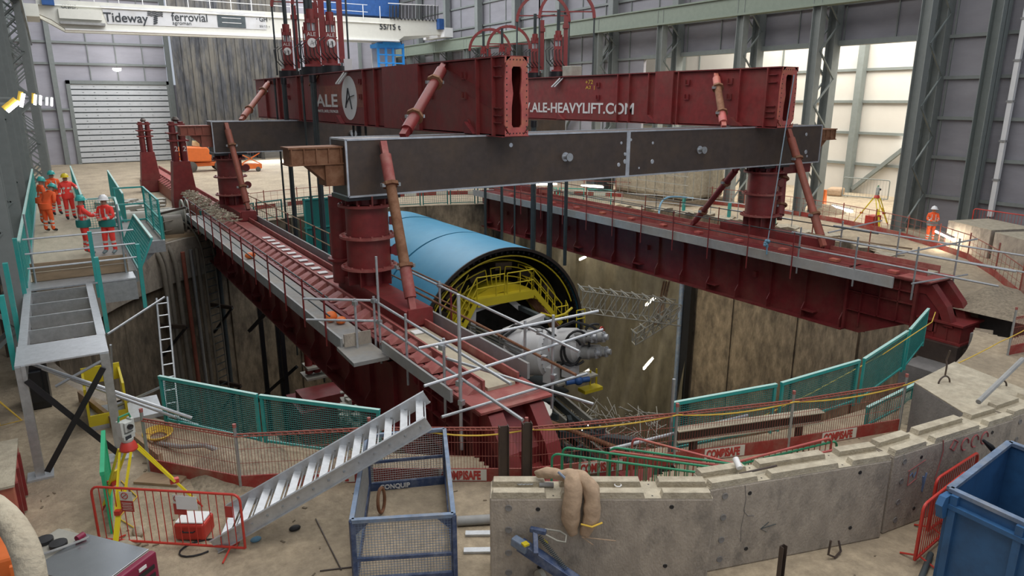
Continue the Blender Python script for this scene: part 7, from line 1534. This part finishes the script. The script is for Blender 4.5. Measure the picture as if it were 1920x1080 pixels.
# ---------------------------------------------------------------- people
def person(loc, rz, label, jacket, trousers, helmet, lean=0.0, arms='rest', group=None, turn=0.0, stance=.11, bag=None, boots='black'):
    """local frame faces -y; feet on z=0"""
    t = thing('person', label, 'person', loc, rz, group); t.scale = (1.06, 1.06, 1.06)
    V = Vector; cl, sl = math.cos(lean), math.sin(lean)
    def up(x, y, z):            # lean upper body forward about the hips
        dz = z - .95; return V((x, y * cl - dz * sl, .95 + dz * cl + y * sl))
    J = {'pelvis': V((0, 0, .95)), 'spine': up(0, -.01, 1.15), 'chest': up(0, 0, 1.36), 'neck': up(0, .01, 1.50), 'head': up(0, -.02, 1.60), 'crown': up(0, -.015, 1.72)}
    R_ = {'pelvis': .155, 'spine': .15, 'chest': .17, 'neck': .062, 'head': .088, 'crown': .075}
    B = [('pelvis', 'spine', 'J'), ('spine', 'chest', 'J'), ('chest', 'neck', 'J'), ('neck', 'head', 'S'), ('head', 'crown', 'S')]
    for s, n in ((-1, 'l'), (1, 'r')):
        J['hip' + n] = V((s * .095, 0, .88)); R_['hip' + n] = .115; J['knee' + n] = V((s * stance, -.03 + s * .02, .49)); R_['knee' + n] = .078
        J['ankle' + n] = V((s * (stance + .02), s * .03, .11)); R_['ankle' + n] = .062; J['toe' + n] = V((s * (stance + .03), s * .03 - .17, .055)); R_['toe' + n] = .045
        J['sh' + n] = up(s * .19, .0, 1.41); R_['sh' + n] = .082
        if arms == 'reach': e = up(s * .22, -.20, 1.20); w_ = up(s * .12, -.44, 1.22)
        elif arms == 'front': e = up(s * .25, -.04, 1.15); w_ = up(s * .06, -.26, 1.12)
        elif arms == 'hips': e = up(s * .34, .05, 1.17); w_ = up(s * .20, -.12, 1.02)
        elif arms == 'point' and s > 0: e = up(s * .30, -.15, 1.28); w_ = up(s * .26, -.42, 1.25)
        else: e = up(s * .26, .02, 1.14); w_ = up(s * .27, -.12, .92)
        d = (w_ - e).normalized(); h = w_ + d * .09
        J['el' + n] = e; R_['el' + n] = .062; J['wr' + n] = w_; R_['wr' + n] = .045; J['hand' + n] = h; R_['hand' + n] = .036
        B += [('pelvis', 'hip' + n, 'T'), ('hip' + n, 'knee' + n, 'T'), ('knee' + n, 'ankle' + n, 'T2'), ('ankle' + n, 'toe' + n, 'B'), ('chest', 'sh' + n, 'J'), ('sh' + n, 'el' + n, 'J'), ('el' + n, 'wr' + n, 'J2'), ('wr' + n, 'hand' + n, 'S')]
        sd = d.cross(V((0, 0, 1))).normalized(); dn = d.cross(sd)
        for k in range(4):
            r0 = h + sd * (k - 1.5) * .019; q = r0 + d * (.045 + .008 * (1 - abs(k - 1.5))) - dn * .0; q2 = q + (d * .5 + V((0, 0, -.8))).normalized() * .03
            J['f%s%d' % (n, k)] = q; R_['f%s%d' % (n, k)] = .009; J['g%s%d' % (n, k)] = q2; R_['g%s%d' % (n, k)] = .008; B += [('hand' + n, 'f%s%d' % (n, k), 'S'), ('f%s%d' % (n, k), 'g%s%d' % (n, k), 'S')]
        J['th' + n] = w_ + d * .07 + sd * (-s) * .045; R_['th' + n] = .011; B.append(('wr' + n, 'th' + n, 'S'))
    keys = list(J); idx = {k: i for i, k in enumerate(keys)}
    me = bpy.data.meshes.new('body'); me.from_pydata([J[k] for k in keys], [(idx[a], idx[b]) for a, b, _ in B], []); o = bpy.data.objects.new('body', me); COL.objects.link(o)
    sk = o.modifiers.new('skin', 'SKIN'); sk.use_smooth_shade = True
    for i, k in enumerate(keys):
        sv = me.skin_vertices[0].data[i]; r = R_[k]; sv.radius = (r, r) if k not in ('chest', 'spine', 'pelvis') else (r * 1.12, r * .78)
        sv.use_root = (k == 'pelvis')
    o.modifiers.new('sub', 'SUBSURF').levels = 2
    bpy.context.view_layer.update(); m2 = bpy.data.meshes.new_from_object(o.evaluated_get(bpy.context.evaluated_depsgraph_get())); bpy.data.objects.remove(o)
    for mm in (jacket, trousers, 'skin', boots, 'reflective'): m2.materials.append(M_[mm])
    segs = [(J[a], J[b], k) for a, b, k in B]
    for p in m2.polygons:
        c = p.center; best = (9, 'J', 0)
        for a, b, k in segs:
            ab = b - a; tt = max(0, min(1, (c - a).dot(ab) / ab.length_squared)); dd = (c - (a + ab * tt)).length
            if dd < best[0]: best = (dd, k, tt)
        k, tt = best[1], best[2]; mi = {'J': 0, 'J2': 0, 'T': 1, 'T2': 1, 'S': 2, 'B': 3}[k]
        if k == 'J2' and .35 < tt < .62: mi = 4
        if k == 'T2' and (.15 < tt < .33 or .5 < tt < .66): mi = 4
        z = c.z
        if k == 'J' and (1.07 < z < 1.12 or 1.22 < z < 1.265) and abs(c.x) < .24 and lean < .3: mi = 4
        p.material_index = mi; p.use_smooth = True
    ob = bpy.data.objects.new('body', m2); COL.objects.link(ob); ob.parent = t
    hd = J['head']; cr_ = J['crown']; upv = (cr_ - hd).normalized(); fwd = V((0, -1, 0)) ; fwd = (fwd - upv * fwd.dot(upv)).normalized(); rt = fwd.cross(upv)
    Rh = Matrix((rt, fwd, upv)).transposed()
    hc = hd + upv * .07
    hm = MB().lathe([(.135, -.01), (.138, .02), (.128, .07), (.10, .12), (.055, .148), (.001, .156)], hc, Rh, 24).build('helmet', M_[helmet], t)
    bmh = MB().lathe([(.17, -.005), (.172, .004), (.12, .012)], hc + fwd * .02, Rh, 24); bmh.tube(hc + upv * .15 - fwd * .1, hc + upv * .15 + fwd * .1, .012, 6); bmh.build('brim', M_[helmet], t)
    f = MB(); f.ball(hd + fwd * .098 - upv * .005, .016, 8, 6, (.8, 1, 1.4)); f.build('nose', M_['skin'], t)
    for s in (-1, 1): MB().ball(hd + fwd * .082 + rt * s * .033 + upv * .02, .010, 8, 6).build('eye', M_['black'], t)
    mth = MB().box(hd + fwd * .088 - upv * .045, (.04, .012, .008)).build('mouth', M_['red_brown'], t, smooth=False)
    for s in (-1, 1): MB().ball(hd + rt * s * .088, .022, 8, 6, (.4, .8, 1.2)).build('ear', M_['skin'], t)
    MB().lathe([(.105, 0), (.11, .03), (.085, .055)], J['neck'] - upv * .035, Rh, 18).build('collar', M_[jacket], t)
    if bag:
        MB().lathe([(.235, 0), (.25, .1), (.235, .22)], (0, 0, .86), Matrix.Diagonal((1, .82, 1)), 20).build('jacket_skirt', M_[bag], t)
    else: MB().lathe([(.225, 0), (.215, .1), (.20, .2)], (0, 0, .84), Matrix.Diagonal((1, .8, 1)), 20).build('jacket_skirt', M_[jacket], t)
    if arms in ('hips', 'rest', 'front') and lean < .3:
        for x in (-.09, .09): MB().bar(up(x, -.155, 1.05), up(x * .9, -.13, 1.42), .03, .012).build('reflective_brace', M_['reflective'], t, smooth=False)
    return t
person((.47, 26.2, WZ), math.pi / 2 + .1, 'worker in red jacket and teal helmet reaching towards the white helmeted worker', 'hivis_red', 'hivis_red', 'helmet_teal', arms='reach', bag='teal_dark', boots='grey_cloth')
person((1.12, 25.9, WZ), -math.pi / 2 + .9, 'worker in red jacket and white helmet beside the leaning teal screen', 'hivis_red', 'hivis_red', 'helmet_white', arms='front', bag='teal_dark', boots='grey_cloth')
person((-.55, 31.6, WZ), math.pi * .75, 'stooping worker in orange with a teal helmet, nearest of the group of four', 'hivis_orange', 'hivis_orange', 'helmet_teal', lean=.55, arms='front')
person((-.72, 33.6, WZ), math.pi * .6, 'worker in orange with a teal helmet, behind the stooping one against the screen', 'hivis_orange', 'hivis_orange', 'helmet_teal', lean=.15, arms='front')
person((-.25, 36.3, WZ), .3, 'worker in orange with a teal helmet, farthest of the group of four', 'hivis_orange', 'hivis_red', 'helmet_teal', arms='front')
person((.22, 34.6, WZ), .2, 'worker in red with a yellow helmet standing in the group of four', 'hivis_red', 'hivis_red', 'helmet_yellow', arms='point')
person((37.83, 18.37, 0), -.85, 'lone worker in orange with a white helmet standing by the right barrier', 'hivis_orange', 'hivis_orange', 'helmet_white', arms='front', bag='grey_cloth', stance=.12)
